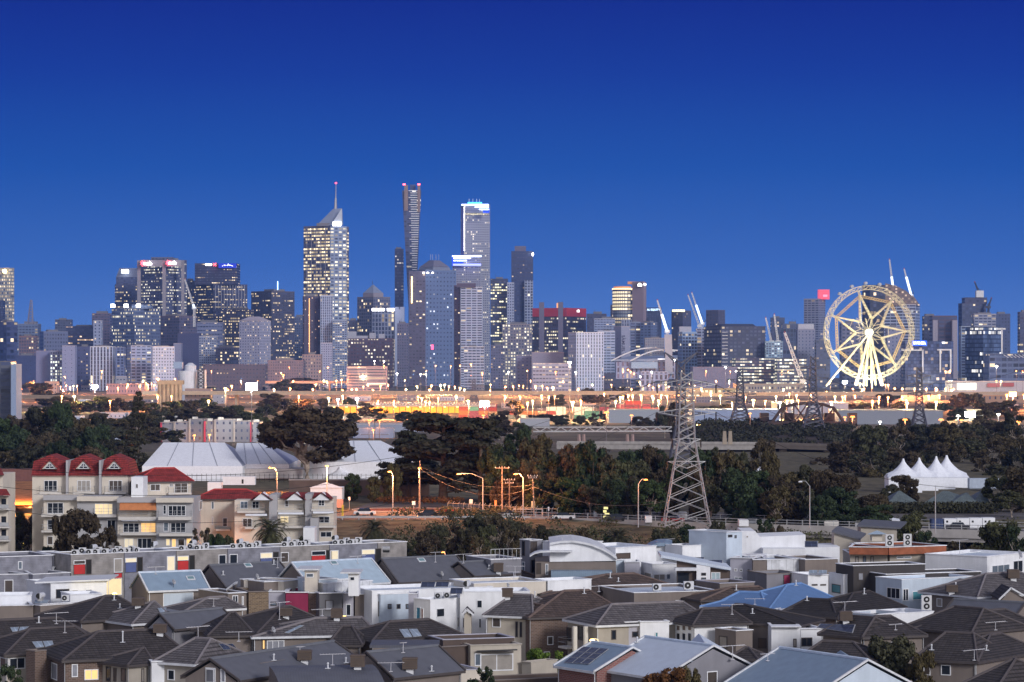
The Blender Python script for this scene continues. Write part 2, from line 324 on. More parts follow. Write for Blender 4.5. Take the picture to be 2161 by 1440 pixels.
c = P(264, 573, 5055); MB().tube([c+Vector((-6, 0, 0)), c+Vector((6, 0, 0))], 3.2, 10).build('sign', mat('sign_white', (.8, .8, .8), emit=(0.9, 1, 1), es=7), t)
t = tower('big grey office tower with pale corner piers and white signs with red stars', 290, 388, 549, 4900, (0.10, 0.10, 0.15), (3.6, 6.2), .62, .42, .42, .85, xc=346, lit=(1, .9, .62))
tier(t, 319, 364, 543, 549, 4920, facade((.15, .13, .16), p=.02), (8, 6), name='plant_tier')
gp = mat('grey_pier', (0.24, 0.23, 0.27), 0.7)
for a_, b_, dd in ((290, 297, 4902), (343, 350, 4896), (383, 389, 4902)): MB().box(P((a_+b_)/2, 790, dd), (b_-a_)*.8, 6, (790-550)*.8).build('corner_pier', gp, t)
for x0_, x1_ in ((297, 343), (350, 383)): quad_px(t, 'sign_band', gp, x0_, 549, x1_, 563, 4890, 2)
def sparkle(root, x, y, r_, d):
 c = P(x, y, d); pts = []
 for k in range(14): rr_ = r_*(1 if k % 2 == 0 else .45)*d/F; pts.append(c+Vector((math.cos(k*math.pi/7)*rr_, 0, math.sin(k*math.pi/7)*rr_)))
 MB().hexa(pts, [p_+Vector((0, 1, 0)) for p_ in pts]).build('star_mark', red_glow, root)
wsign = mat('white_sign', (.9, .9, .9), emit=(1, .98, .98), es=5); rsign = mat('red_sign', (.7, .05, .05), emit=(1, .05, .03), es=4); bsign = mat('blue_sign', (.1, .2, .8), emit=(.10, .28, 1), es=3.5)
sparkle(t, 301, 556, 6, 4884); text_px(t, 'sign', 'nab', wsign, 312, 556, 9, 4884)
sparkle(t, 355, 555, 6, 4884); text_px(t, 'sign', 'nab', wsign, 364, 555, 8.5, 4884)
t = tower('wide dark office tower with gridded base, red cross mark and blue lit top band', 396, 517, 601, 5000, (0.07, 0.07, 0.12), (3.8, 5.4), .62, .4, .40, .8, xc=450, lit=(1, .74, .32), plant=0)
tier(t, 411, 500, 556, 601, 5006, facade((.035, .035, .075), p=.28, row=.95, ww=.7, wh=.35, lit=(1, .72, .32)), (3.6, 5.6), name='upper_facade')
text_px(t, 'sign', 'O&M', wsign, 440, 559, 4.5, 5000); text_px(t, 'sign', 'X', red_glow, 453, 559, 6, 5000)
quad_px(t, 'sign_band', mat('deep_blue', (.01, .02, .2), emit=(.01, .03, .5), es=1), 461, 556, 499, 566, 4999); text_px(t, 'light_pattern', '. ~ -^~-.', wsign, 480, 560, 5, 4996)
gm = mat('pale_fin', (.38, .40, .48), .5); mb = MB()
for k in range(11): mb.box(P(455+k*6.1, 652, 4996-0*k), .7, .7, 50*.81)
mb.build('fin_grid', gm, t)
tower('small block with a bright white rooftop sign between two dark towers', 390, 412, 594, 5100, GR, (5, 6), p=.3)
tower('brown grid-fronted office block with pale plant rooms on the roof', 332, 411, 668, 4800, (0.16, 0.12, 0.15), (5, 6), .7, .6, .05, .3, xc=378)
tower('blank dark blue slab wall behind the pale banded office block', 375, 421, 705, 4600, (0.075, 0.07, 0.13), (9, 30), .02, .2, 0, 0, plant=0)
tower('pale banded office block with many square windows', 420, 456, 711, 4500, (0.36, 0.36, 0.42), (4.5, 5), .62, .52, .25, .3)
tower('plain grey office block with blank upper wall', 410, 470, 682, 4900, (0.24, 0.24, 0.33), (6, 8), .8, .3, .1)
tower('brown brick office tower lit in broken yellow rows behind the grey plain block', 470, 530, 655, 4950, (0.08, 0.07, 0.11), (4, 6), .6, .5, .55, .7)
t = tower('pale residential tower with shallow pitched roof and balcony edges', 503, 568, 678, 4350, (0.40, 0.37, 0.43), (6, 6), .35, .4, .22, .1, xc=548, plant=0, cat='apartment tower', name='apartment_tower')
fp = foot(505, 566, 4350, 548); MB().hexa(up(fp, Z(678, 4350)+1.3), up(inset(fp, .35), Z(668, 4350))).build('pitched_roof', mat('pale_roof', (.33, .3, .36)), t)
t = tower('broad brown office tower with striped storeys and a thin blue light mast on its roof', 526, 618, 616, 5100, (0.10, 0.085, 0.11), (4, 5), .7, .5, .30, .75, xc=573)
MB().tube([P(586, 612, 5120), P(586, 594, 5120)], .8, 6).build('light_mast', mat('blue_tube', (.3, .5, .9), emit=(.35, .6, 1), es=5), t)
tower('slim blue-grey block in the gap beside the spired tower', 618, 642, 670, 5200, (0.14, 0.16, 0.25), (4, 5), .6, .5, .12)
d = 4700
t = tower('skyscraper with a slanted glass crown, bright white panel and antenna spire', 638, 733, 478, d, (0.13, 0.12, 0.16), (5.5, 7), .86, .5, .74, .72, xc=696, lit=(1, .74, .32), ls=1.9, plant=0)
rt = facade((.33, .36, .45), (.05, .07, .12), .66, .5, .62, .3, (1, .85, .5), 1.5)
tier(t, 697, 731, 478, None, d-3, rt, (8, 7), name='pale_face', depth=10)
cm = mat('crown_glass', (.22, .26, .36), .3, .1, .2)
a1, a2, a3 = P(676, 474, d+4), P(698, 476, d), P(722, 476, d)
MB().hexa([P(668, 476, d+5), P(697, 476, d), P(724, 476, d), P(724, 476, d+30), P(668, 476, d+30)], [P(703, 441, d+8), P(707, 441, d+7), P(722, 440, d+7), P(722, 440, d+26), P(703, 441, d+26)]).build('crown', cm, t)
MB().hexa([P(699, 474, d-5), P(722, 474, d-5), P(722, 474, d-3), P(699, 474, d-3)], [P(720, 442, d-5), P(721.5, 441, d-5), P(721.5, 441, d-3), P(720, 442, d-3)]).build('crown_panel', mat('crown_pale', (.42, .48, .58), .4), t)
quad_px(t, 'light_panel', mat('bright_panel', (.9, .9, .9), emit=(1, 1, 1), es=3), 702, 468, 720, 477.5, d-7)
MB().box(P(683, 478, d+8), 22, 14, 5).build('roof_step', mat_roofgrey, t)
MB().tube([P(708, 441, d+10), P(708.5, 418, d+10)], 2.4, 6, 1.6).tube([P(708.5, 418, d+10), P(709, 389, d+10)], .9, 5, .5).build('spire', galv, t)
c = P(709, 388, d+10); MB().tube([c, c+Vector((0, 0, 2))], 1.4, 8).build('beacon', red_glow, t)
for k in range(1, 6):
 MB().box(P(638+k*9.7, 790, d+17-3.2*k), .9, .9, (790-480)*d/F).build('mullion', mat('mullion', (.2, .19, .23)), t)
t = tower('brown slab tower with an orange light line, before the spired skyscraper', 638, 676, 627, 4450, (0.075, 0.055, 0.085), (7, 6), .3, .4, .18, .2, xc=641, lit=(1, .6, .3))
quad_px(t, 'light_line', mat('orange_line', (.8, .4, .1), emit=(1, .45, .15), es=2), 652, 630, 653.6, 752, 4436)
t2 = tower('white vertically striped narrow tower beside the brown slab tower', 676, 701, 625, 4440, (0.52, 0.52, 0.60), (4.4, 5.5), .5, .8, .07, .2, plant=0)
tower('white and red pocked apartment block below the striped narrow tower', 677, 701, 725, 4300, (0.50, 0.44, 0.50), (5, 5), .4, .4, .03, .1, plant=0, cat='apartment tower', name='apartment_tower')
tower('pale glass office block with irregular lit rows at the foot of the spired skyscraper', 702, 732, 678, 4420, (0.34, 0.37, 0.46), (5, 4.6), .75, .5, .3, .6, plant=0)
d = 5000
t = tower('grey stone office tower with a glass pyramid roof and pointed mast', 752, 822, 628, d, (0.22, 0.20, 0.23), (6.5, 7), .6, .6, .12, .3, xc=788, plant=0)
fp = foot(765, 808, d+10, 788); MB().hexa(up(fp, Z(628, d)+1.3), up(fp, Z(618, d))).build('attic', mat('stone_grey', (.24, .22, .26)), t)
MB().hexa(up(inset(fp, .98), Z(618, d)), up(inset(fp, .04), Z(600, d))).build('pyramid_roof', cm, t); c = P(786, 600, d+20); MB().tube([c, P(786, 593, d+20)], .6, 4).build('mast', dkmetal, t)
t = tower('black and white striped office tower with a blazing white roof sign and blank white flank', 784, 852, 652, 4750, (0.30, 0.30, 0.38), (7.2, 9), .62, .75, .25, .8, xc=832, plant=0)
tier(t, 833, 853, 648, None, 4745, facade((.42, .42, .5), ww=.1, wh=.2, p=0), (20, 30), name='lift_shaft')
for a_, b_ in ((785, 811), (817, 832)): quad_px(t, 'roof_sign', mat('blaze', (.9, .9, .9), emit=(1, .97, .95), es=7), a_, 651, b_, 656.5, 4730, 1)
t = tower('red-brown brick office block with rows of square lit windows and pale rooftop plant', 734, 829, 716, 4500, (0.13, 0.075, 0.10), (6, 7.5), .55, .45, .5, .7, lit=(1, .88, .6))
for a_, b_, yy in ((734, 752, 700), (752, 776, 709), (780, 793, 703), (800, 812, 705)): MB().box(P((a_+b_)/2, 716, 4520), (b_-a_)*.74, 12, (716-yy)*.74).build('rooftop_unit', mat('pale_plant', (.36, .38, .46)), t)
t = tower('low dark block with a small glowing ring sign beside the spired tower', 733, 753, 678, 4800, (.07, .07, .12), p=.15)
c = P(748, 668, 4790)
tower('grey narrow office slab between the striped tower and the dotted tower', 838, 862, 684, 4600, (.17, .15, .2), (5, 6), .5, .5, .06)
d = 5300
t = thing('skyscraper', (X(868, d), d, 0), 'tallest slender skyscraper narrowing downward, with bronze top shafts and two red beacons', 'skyscraper')
def prof(z_): return [P(848.5+ (13 if z_ > 650 else (z_-402)*.055), z_, d), P(889-(z_-402)*.045, z_, d), P(889-(z_-402)*.045, z_, d+35), P(848.5+(z_-402)*.055, z_, d+35)]
mb = MB(); ys = [790, 650, 560, 480, 402]
for a_, b_ in zip(ys, ys[1:]): mb.hexa(prof(a_), prof(b_))
mb.build('facade', facade((.10, .11, .17), (.03, .04, .1), .8, .7, .04, .2, (1, .9, .7)), t, cells=(10*d/F, 5*d/F))
mb = MB()
for k in range(52):
 y = 402+k*4.9; x0_ = 862+(k*.12); x1_ = 888.5-(y-402)*.045-1.5
 if k % 3: x0_ += 4
 mb.box(P((x0_+x1_)/2, y+1.2, d-1.2), (x1_-x0_)*d/F, 1.0, 1.3*d/F)
mb.build('white_floor_bands', mat('bright_band', (.75, .8, .85), .4), t)
for a_, b_, yb in ((853, 861, 445), (881, 887, 448)): MB().hexa([P(a_, yb, d-3), P(b_, yb, d-3), P(b_, yb, d+20), P(a_, yb, d+20)], [P(a_, 391, d-3), P(b_, 391, d-3), P(b_, 391, d+20), P(a_, 391, d+20)]).build('bronze_shaft', mat('bronze', (.23, .17, .16), .5), t)
MB().box(P(871, 403, d+15), 10, 12, 11).build('plant_room', mat('crown_blue', (.06, .09, .2)), t)
for x_ in (853, 884): MB().tube([P(x_, 391, d), P(x_, 388, d)], 2.4, 8).build('beacon', mat('beacon_red', (.8, .1, .1), emit=(1, .08, .1), es=9), t)
tower('dark narrow wing with scattered lights hugging the slender skyscraper', 833, 851, 527, 5250, (.05, .055, .11), (5, 7), .7, .4, .2, .4, lit=(.95, .85, .75), ls=1)
d = 4800
t = tower('broad concrete tower with dotted windows, one brown face and a shallow pyramid roof', 862, 962, 571, d, (.15, .19, .30), (8, 9), .38, .35, .10, .2, xc=898, lit=(.9, .93, 1), plant=0)
tier(t, 863, 898, 572, None, d-2, facade((.15, .12, .155), (.05, .05, .09), .6, .4, .1, .3), (6.5, 7), name='brown_face', depth=12)
fp = foot(884, 948, d+14, 914); MB().hexa(up(inset(fp, 1.1), Z(571, d)), up(fp, Z(563, d))).build('attic', mat('attic_blue', (.16, .18, .25)), t)
MB().hexa(up(fp, Z(562.5, d)), up(inset(fp, .35), Z(548, d))).build('pyramid_roof', mat('roof_violet', (.14, .14, .20)), t)
mb = MB()
for x_ in (909, 913, 920, 926): mb.tube([P(x_, 549, d+30), P(x_, 537, d+30)], .35, 4)
mb.build('masts', galv, t)
for x_ in (894, 903, 913): MB().tube([P(x_, 577, d-6), P(x_, 575, d-6)], 1.6, 7).build('floodlight', white_glow, t)
quad_px(t, 'red_neon', mat('neon', (.8, .1, .2), emit=(1, .08, .2), es=3), 910, 728, 915, 738, d-30); quad_px(t, 'light_strip', warm_glow, 868, 584, 870, 640, d-4)
d = 5100
t = tower('tall pale gridded twin-height tower with bright blue lit crown and blue lit shoulder', 972, 1034, 433, d, (.36, .33, .35), (4, 5), .55, .45, .16, .7, xc=978, lit=(1, .85, .5), ls=1.4, plant=0)
tier(t, 955, 1014, 546, None, d-30, facade((.35, .32, .35), (.06, .06, .10), .55, .45, .2, .7, (1, .85, .5), 1.3), (4, 5), name='shoulder_block')
quad_px(t, 'dark_slot', mat('navy_strip', (.02, .03, .14), .2), 973, 440, 979, 545, d-24, 3); quad_px(t, 'light_line', white_glow, 979.6, 436, 980.4, 530, d-25, .5)
quad_px(t, 'crown_glow', mat('sky_neon', (.1, .4, .9), emit=(.03, .45, 1), es=3.2), 987, 427, 1017, 433, d+4, 12)
quad_px(t, 'crown_edge', mat('white_blue_neon', (.6, .7, 1), emit=(.5, .6, 1), es=4.5), 974, 431, 1031, 434, d-16, 3)
for a_, b_, yy in ((1002, 1031, 436), (1011, 1032, 441)): quad_px(t, 'crown_light', mat('white_blue_neon', (.6, .7, 1)), a_, yy, b_, yy+2.4, d-20, 2)
quad_px(t, 'crown_panel', mat('blue_clad', (.02, .05, .4), emit=(.01, .05, .55), es=1), 1019, 439, 1033, 450, d-12, 3)
quad_px(t, 'lit_storey', facade((.03, .03, .04), (.03, .03, .05), .7, .6, .9, .2, (1, .85, .5), 2.5), 979, 450, 1031, 454, d-18, 1)
for a_, b_, y0_, y1_ in ((954, 1016, 539.5, 542.5), (957, 993, 544, 546.5), (957, 985, 549, 551.5)): quad_px(t, 'shoulder_light', mat('white_blue_neon', (.6, .7, 1)), a_, y0_, b_, y1_, d-42, 2)
quad_px(t, 'shoulder_band', mat('blue_clad', (.02, .05, .4)), 953.5, 542, 977, 561, d-36, 3); quad_px(t, 'shoulder_strip', mat('violet_neon', (.2, .2, .9), emit=(.3, .35, 1), es=2.2), 956, 557, 1015, 561, d-40, 2)
mb = MB()
for x_ in (990, 998, 1006, 1012): mb.tube([P(x_, 428, d+8), P(x_, 420, d+8)], .5, 4)
mb.build('masts', steelw, t)
t = tower('white residential tower of stacked balconies in front of the blue crowned tower', 972, 1018, 607, 4300, (.55, .54, .60), (11, 5.2), .82, .5, .06, .2, plant=0, cat='apartment tower', name='apartment_tower')
MB().box(P(984, 607, 4305), 28, 14, 6).build('roof_slab', mat('slab_plum', (.10, .08, .12)), t)
tower('plum coloured slab tower beside the white balcony tower', 958, 972, 604, 4320, (.12, .09, .14), (6, 6), .5, .4, .15, .2, cat='apartment tower', name='apartment_tower', plant=0)
tower('lower white apartment block with dark balcony rows in front of the taller white one', 979, 1022, 733, 4150, (.56, .55, .60), (9, 6), .85, .5, .07, .2, cat='apartment tower', name='apartment_tower')
tower('dark glass tower with bright yellow stacked office rows', 1035, 1072, 590, 4900, (.05, .06, .11), (4.5, 6), .8, .5, .45, .8, lit=(1, .88, .45), ls=1.8)
tower('narrow white windowed flank tower beside the dark yellow-lit tower', 1070, 1085, 598, 4880, (.42, .42, .50), (5, 6), .55, .5, .02, .1, plant=0)
t = tower('tall plain dark blue tower with one white light near its top edge', 1079, 1125, 532, 5150, (.055, .065, .13), (6, 8), .55, .3, .06, .2, plant=0)
MB().box(P(1098, 532, 5165), 20, 18, 10).build('plant_room', mat('violet_grey', (.13, .12, .18)), t); MB().box(P(1124.5, 540, 5145), 2.6, 2, 5).build('beacon', white_glow, t)
tier(t, 1107, 1125, 592, 690, 5140, facade((.42, .43, .5), ww=.7, wh=.7, p=.02), (6, 6), name='gridded_bay', depth=8)
tower('cream gridded office block thickly lit with yellow windows, before the plain dark tower', 1060, 1123, 686, 4400, (.24, .21, .23), (5.6, 6.4), .55, .55, .62, .5, lit=(1, .87, .55))
d = 4700
t = tower('wide brown office block crowned by a red band and an orange lit turret', 1124, 1239, 668, d, (.095, .065, .085), (5, 7), .7, .45, .4, .8, xc=1196, lit=(1, .85, .5), plant=0)
fp = foot(1124, 1239, d-1, 1196); MB().hexa(up(fp, Z(668, d)), up(fp, Z(650, d))).build('red_band', mat('red_clad', (.42, .04, .06), .6), t)
for x_ in (1143, 1183): MB().box(P(x_, 790, d-16+(x_-1143)*-.3), 8, 8, 116).build('service_shaft', mat('violet_grey', (.13, .12, .18)), t)
MB().tube([P(1180, 650, d+15), P(1180, 640, d+15)], 4.2, 10).build('turret', mat('turret', (.4, .2, .1), emit=(1, .45, .15), es=1.2), t)
text_px(t, 'sign', '13', wsign, 1220, 657, 5, d-22)
tower('low dark slab behind the red banded block', 1239, 1280, 664, 4900, (.09, .08, .12), (6, 7), .7, .4, .03)
tower('pale blue tower of thin horizontal window bands', 1254, 1298, 674, 4500, (.36, .38, .48), (6, 5), .8, .4, .08, .3, cat='apartment tower', name='apartment_tower')
d = 4600
t = thing('hotel_tower', (X(1330, d), d, 0), 'curved golden-lit glass hotel with a tall brown end pier carrying white crown emblems', 'hotel')
pts = []
for k in range(9):
 a_ = R(180+k*12); pts.append(Vector((X(1316, d)+math.cos(a_)*X(1316+22, d)*0+math.cos(a_)*22*d/F*1.0, d+18+math.sin(a_)*16, 0)))
pts = pts[:9]+[Vector((X(1338, d), d+6, 0)), Vector((X(1338, d), d+40, 0)), Vector((X(1294, d), d+40, 0))]
MB().hexa(up(pts, 0), up(pts, Z(610, d))).build('curved_facade', facade((.07, .065, .09), (.10, .12, .15), .8, .62, .72, .35, (1, .74, .32), 1.5), t, cells=(6*d/F, 7*d/F))
MB().hexa(up(inset(pts, 1.03), Z(611, d)), up(inset(pts, 1.03), Z(608, d))).build('lit_cornice', mat('gold_strip', (.8, .5, .3), emit=(1, .60, .28), es=2.5), t)
MB().hexa(up(inset(pts, .8), Z(608, d)), up(inset(pts, .8), Z(604, d))).build('attic', mat('copper', (.4, .2, .12), emit=(1, .4, .15), es=.3), t)
MB().hexa([P(1334, 790, d+2), P(1358, 790, d-6), P(1364, 790, d), P(1364, 790, d+40), P(1334, 790, d+40)], [P(1334, 595, d+2), P(1358, 594, d-6), P(1364, 596, d), P(1364, 596, d+40), P(1334, 595, d+40)]).build('end_pier', mat('pier_mauve', (.20, .16, .20), .8), t)
MB().box(P(1338, 600, d+12), 20, 14, 4).build('roof_block', mat('copper', (.4, .2, .12)), t)
def crown_mark(root, x, y, s_, d_):
 pr = [(-1, -.8), (1, -.8), (1.15, .3), (.6, 0), (.55, .8), (.2, .3), (0, 1), (-.2, .3), (-.55, .8), (-.6, 0), (-1.15, .3)]
 mb = MB().hexa([P(x+a_*s_, y-b_*s_, d_) for a_, b_ in pr], [P(x+a_*s_, y-b_*s_, d_+.8) for a_, b_ in pr]); mb.build('crown_emblem', white_glow, root)
MB().tube([P(1350, 601, d-7.2), P(1350, 601, d-6.6)], 4.2, 16).build('emblem_disc', black, t)
crown_mark(t, 1350, 601, 3.9, d-8.2); crown_mark(t, 1361, 600, 2.2, d-7)
tower('grey residential annex left of the golden curved hotel', 1289, 1296, 645, 4650, (.14, .13, .19), (4, 6), .5, .4, .05, plant=0)
t = tower('dark glass block with white rooftop lettering behind the curved hotel', 1364, 1396, 651, 4700, (.04, .05, .10), (5, 5), .5, .6, .06, plant=0)
text_px(t, 'sign', 'AL EQUITY', mat('cyan_sign', (.7, .8, 1), emit=(.5, .75, 1), es=3), 1379, 654, 4, 4692)
t = tower('tan concrete tower with dark vertical lettering down its side', 1296, 1330, 690, 4300, (.38, .34, .38), (30, 30), .04, .1, 0, 0, xc=1311, plant=0)
text_px(t, 'sign', 'SAMUEL S', mat('ink', (.04, .03, .05)), 1315, 729, 7, 4288, rz=R(20), vertical=True)
tower('pale gridded tower under the curved hotel', 1312, 1333, 676, 4450, (.34, .34, .40), (5, 8), .5, .8, .04, plant=0)
tower('blue glass balcony tower with amber lit bays', 1330, 1352, 681, 4400, (.22, .24, .33), (11, 6), .75, .5, .22, .1, lit=(1, .75, .35), cat='apartment tower', name='apartment_tower')
tower('blue-grey glass apartment tower with pale edge frames', 1352, 1388, 682, 4380, (.16, .19, .29), (8, 6), .6, .5, .08, .2, xc=1374, cat='apartment tower', name='apartment_tower')
tower('sandy concrete block peppered with slot windows', 1361, 1402, 715, 4200, (.34, .30, .30), (5, 6), .3, .5, .1, .1)
t = tower('slim dark round-cornered apartment tower lit by a yellow roof ring', 1418, 1460, 657, 4700, (.10, .085, .12), (6, 6), .45, .5, .1, .1, xc=1441, plant=0, cat='apartment tower', name='apartment_tower')
MB().box(P(1432, 658, 4693), 20, 3, 3).build('roof_ring', mat('yellow_strip', (.8, .7, .3), emit=(1, .85, .4), es=3), t)
tower('dark brown apartment tower behind the long balcony block', 1491, 1532, 656, 4750, (.12, .10, .13), (7, 7), .5, .5, .07, .1, xc=1516, plant=0, cat='apartment tower', name='apartment_tower')
t = tower('white and blue apartment block with glazed balconies and a white roof box', 1432, 1472, 702, 4100, (.30, .38, .52), (7, 7), .7, .6, .08, .1, xc=1440, cat='apartment tower', name='apartment_tower', plant=0)
MB().box(P(1446, 703, 4115), 17, 12, 9).build('roof_box', mat('pale_plant', (.36, .38, .46)), t)
tower('narrow balcony block with white slab edges beside the blue apartment block', 1470, 1492, 695, 4120, (.40, .40, .48), (9, 6.5), .8, .65, .12, .1, cat='apartment tower', name='apartment_tower', plant=0)
t = tower('long black balcony apartment block with scattered amber windows and white slab edges', 1492, 1618, 690, 4000, (.045, .045, .08), (9, 8), .62, .55, .16, .05, xc=1522, lit=(1, .78, .38), cat='apartment tower', name='apartment_tower', plant=0)
MB().hexa(up(foot(1508, 1600, 4030, 1522), Z(690, 4000)), up(inset(foot(1508, 1600, 4030, 1522), .8), Z(683, 4000))).build('roof_monitor', mat('roof_navy', (.03, .035, .07)), t)
mb = MB()
for k in range(11): mb.hexa([P(1524, 702+k*7, 4000-1), P(1617, 700+k*7, 4030), P(1617, 700+k*7, 4031.5), P(1524, 702+k*7, 4000+.6)], [P(1524, 701+k*7, 4000-1), P(1617, 699+k*7, 4030), P(1617, 699+k*7, 4031.5), P(1524, 701+k*7, 4000+.6)])
mb.build('slab_edges', steelw, t)
tower('bright white residential block with black vertical slots', 1200, 1275, 703, 3900, (.66, .66, .72), (6, 7), .35, .75, .04, .1, xc=1216, glass=(.03, .03, .05), cat='apartment tower', name='apartment_tower', plant=0)
tower('white banded residential block with long dark window strips behind the bright white one', 1262, 1298, 700, 4250, (.55, .55, .62), (10, 6), .85, .35, .04, .1, cat='apartment tower', name='apartment_tower')
tower('glass office block with bright grid beside the building under construction', 1652, 1690, 685, 4300, (.10, .12, .18), (8, 9), .8, .8, .08, .2)
t = tower('plain grey apartment slab with columns of small dark windows, topped by a pale box', 1683, 1720, 696, 4100, (.26, .25, .31), (7, 7), .25, .4, .02, .1, cat='apartment tower', name='apartment_tower', plant=0)
MB().box(P(1700, 696, 4110), 22, 14, 8).build('roof_box', mat('pale_plant', (.36, .38, .46)), t)
t = tower('grey banded tower with a red lit box on its roof, beside the observation wheel', 1698, 1745, 632, 4500, (.30, .29, .35), (8, 5), .75, .5, .06, .1, xc=1728, cat='apartment tower', name='apartment_tower', plant=0)
MB().box(P(1738, 632, 4515), 17, 14, 15).build('roof_box', mat('red_lit_box', (.4, .1, .15), emit=(1, .10, .16), es=.7), t); quad_px(t, 'red_sign', red_glow, 1737, 622, 1746, 627, 4495)
tower('dark blue apartment slab seen through the lower left of the observation wheel', 1722, 1752, 720, 4050, (.08, .09, .15), (7, 7), .6, .5, .08, .2, cat='apartment tower', name='apartment_tower')
tower('tall black gridded tower behind the upper rim of the observation wheel', 1824, 1872, 603, 4600, (.055, .055, .085), (7, 8), .8, .8, .03, .1, xc=1836, plant=0)
d = 4500
t = tower('white balconied tower under scaffolding with a curved orange lit top', 1868, 1950, 644, d, (.50, .50, .56), (14, 6.5), .9, .55, .06, .1, xc=1932, lit=(1, .8, .4), plant=0, cat='apartment tower', name='apartment_tower')
pr = [(1868, 646), (1868, 598), (1890, 603), (1912, 614), (1930, 628), (1942, 645)]
MB().hexa([P(a_, b_, d+5) for a_, b_ in pr][::-1], [P(a_, b_, d+35) for a_, b_ in pr][::-1]).build('scaffolded_top', facade((.26, .17, .13), (.12, .09, .08), .55, .5, .45, .1, (1, .68, .35), .8), t, cells=(5, 5))
tower('dark block of flats behind the blue roof sign', 1950, 1982, 669, 4400, (.06, .06, .10), (9, 8), .6, .5, .16, .2)
t = tower('brown apartment block framed by two pale concrete piers with toothed balconies', 1968, 2020, 668, 4300, (.12, .08, .10), (13, 8), .85, .6, .04, .1, plant=0, cat='apartment tower', name='apartment_tower')
for a_, b_, yt_ in ((1968, 1978, 676), (2009, 2020, 676)): MB().box(P((a_+b_)/2, 800, 4292), (b_-a_)*.7, 9, (800-yt_)*.7).build('end_pier', mat('pier_grey', (.28, .26, .32)), t)
tower('dark balcony apartment block with white slab edges next to the toothed pier', 2028, 2048, 690, 4200, (.30, .36, .45), (9, 6), .7, .6, .08, .1, cat='apartment tower', name='apartment_tower', plant=0)
d = 4700
t = tower('stepped dark office tower under construction with a pale lift core and crane', 2025, 2084, 642, d, (.065, .07, .12), (8, 8), .6, .5, .04, .1, xc=2030, plant=0)
tier(t, 2036, 2083, 628, 642, d+8, facade((.09, .08, .12), p=.03), (8, 8), name='upper_storeys'); MB().box(P(2067, 628, d+12), 12, 12, 11).build('lift_core', steelw, t)
t = tower('pale square office block with bands of glazing and rooftop boxes', 2056, 2102, 664, 4300, (.34, .32, .36), (9, 6), .8, .45, .2, .3)
tower('navy slab tower with plain crown behind the pale square block', 2100, 2132, 664, 4600, (.10, .11, .18), (6, 7), .5, .5, .03)
t = tower('large dark glass office building with lit middle storeys and a pale corner frame', 2044, 2122, 692, 4000, (.03, .04, .085), (5, 9), .9, .7, .22, .8, xc=2075, glass=(.05, .08, .16), lit=(1, .95, .85), plant=0)
for a_, b_, c_, e_ in ((2102, 2122, 693, 696), (2113, 2116, 694, 790)): quad_px(t, 'corner_frame', steelw, a_, c_, b_, e_, 3990, 1.5)
tower('narrow tower of dark balconies at the far east end of the skyline', 2152, 2175, 660, 4100, (.10, .10, .15), (9, 7), .85, .5, .15, .1, cat='apartment tower', name='apartment_tower')
t = tower('dark blue office building with white portal frames and blue lettered roof sign', 1910, 2012, 722, 3950, (.03, .045, .11), (6, 7), .9, .8, .10, .3, glass=(.03, .05, .13), plant=0, depth=40)
for a_, b_, c_, e_ in ((1902, 1950, 738, 740.5), (1946, 1949, 738, 786), (1978, 2008, 737, 740), (1983, 1986, 740, 786), (2005, 2008, 740, 786)): quad_px(t, 'portal_frame', steelw, a_, c_, b_, e_, 3946, 1.5)
quad_px(t, 'sign_board', mat('blue_clad2', (.03, .1, .6), emit=(.02, .10, .9), es=1), 1925, 719, 1956, 730, 3944, 1); text_px(t, 'sign', 'CIVIC BDL', wsign, 1940, 724.5, 5, 3943, sx=.85); text_px(t, 'sign', 'W', wsign, 1991, 724, 4, 3943)
t = tower('low glass hall with a row of slanted white roof fins at the east end', 2088, 2175, 748, 3900, (.13, .15, .23), (12, 12), .85, .6, .06, .4, plant=0)
for k in range(6): MB().tube([P(2118+k*8, 749, 3898), P(2128+k*8, 759-4, 3890)], .6, 4).build('roof_fin', steelw, t)
tower('long low office building with continuous white-lit storeys under the cranes', 1552, 1652, 757, 3850, (.05, .06, .11), (5, 6.5), .9, .5, .72, .75, lit=(1, .95, .7), ls=1.8, plant=0)
tower('second low office building with long white-lit storeys, nearer the observation wheel', 1640, 1702, 757, 3800, (.05, .06, .10), (5, 7), .9, .45, .75, .7, lit=(1, .93, .65), ls=1.8, plant=0)
tower('grey blank shed wall above the lit terminal', 1462, 1556, 776, 3800, (.20, .18, .24), (9, 9), .1, .1, 0, plant=0)
tower('building under construction draped in bluish lit sheeting', 1616, 1652, 722, 4000, (.25, .34, .42), (6, 5), .7, .6, .4, .3, lit=(.8, .95, 1), ls=1, plant=0)
tower('dark office block behind the lit lattice crane', 1628, 1656, 672, 4500, (.08, .09, .14), (6, 7), .6, .5, .1, .4)
tower('grey apartment slab with white balconies seen through the centre of the wheel', 1776, 1822, 684, 4250, (.20, .19, .25), (10, 8), .6, .5, .08, .1, cat='apartment tower', name='apartment_tower')
tower('pale plain apartment slab seen through the right half of the wheel', 1872, 1905, 692, 4150, (.26, .25, .32), (8, 8), .25, .4, .08, .1, cat='apartment tower', name='apartment_tower')
tower('pale blank warehouse slab with a lit window bay, behind the western viaduct', 76, 108, 742, 3900, (.24, .23, .33), (30, 30), .02, .02, 0, plant=0)
tower('office bay with rows of bright greenish-white windows', 106, 131, 742, 3880, (.26, .27, .36), (5.5, 6.4), .62, .6, .5, .2, lit=(.95, 1, .8), plant=0)
tower('tall blank pale blue slab beside the bright windowed bay', 131, 158, 731, 3860, (.30, .31, .42), (14, 9), .12, .2, .02, plant=0)
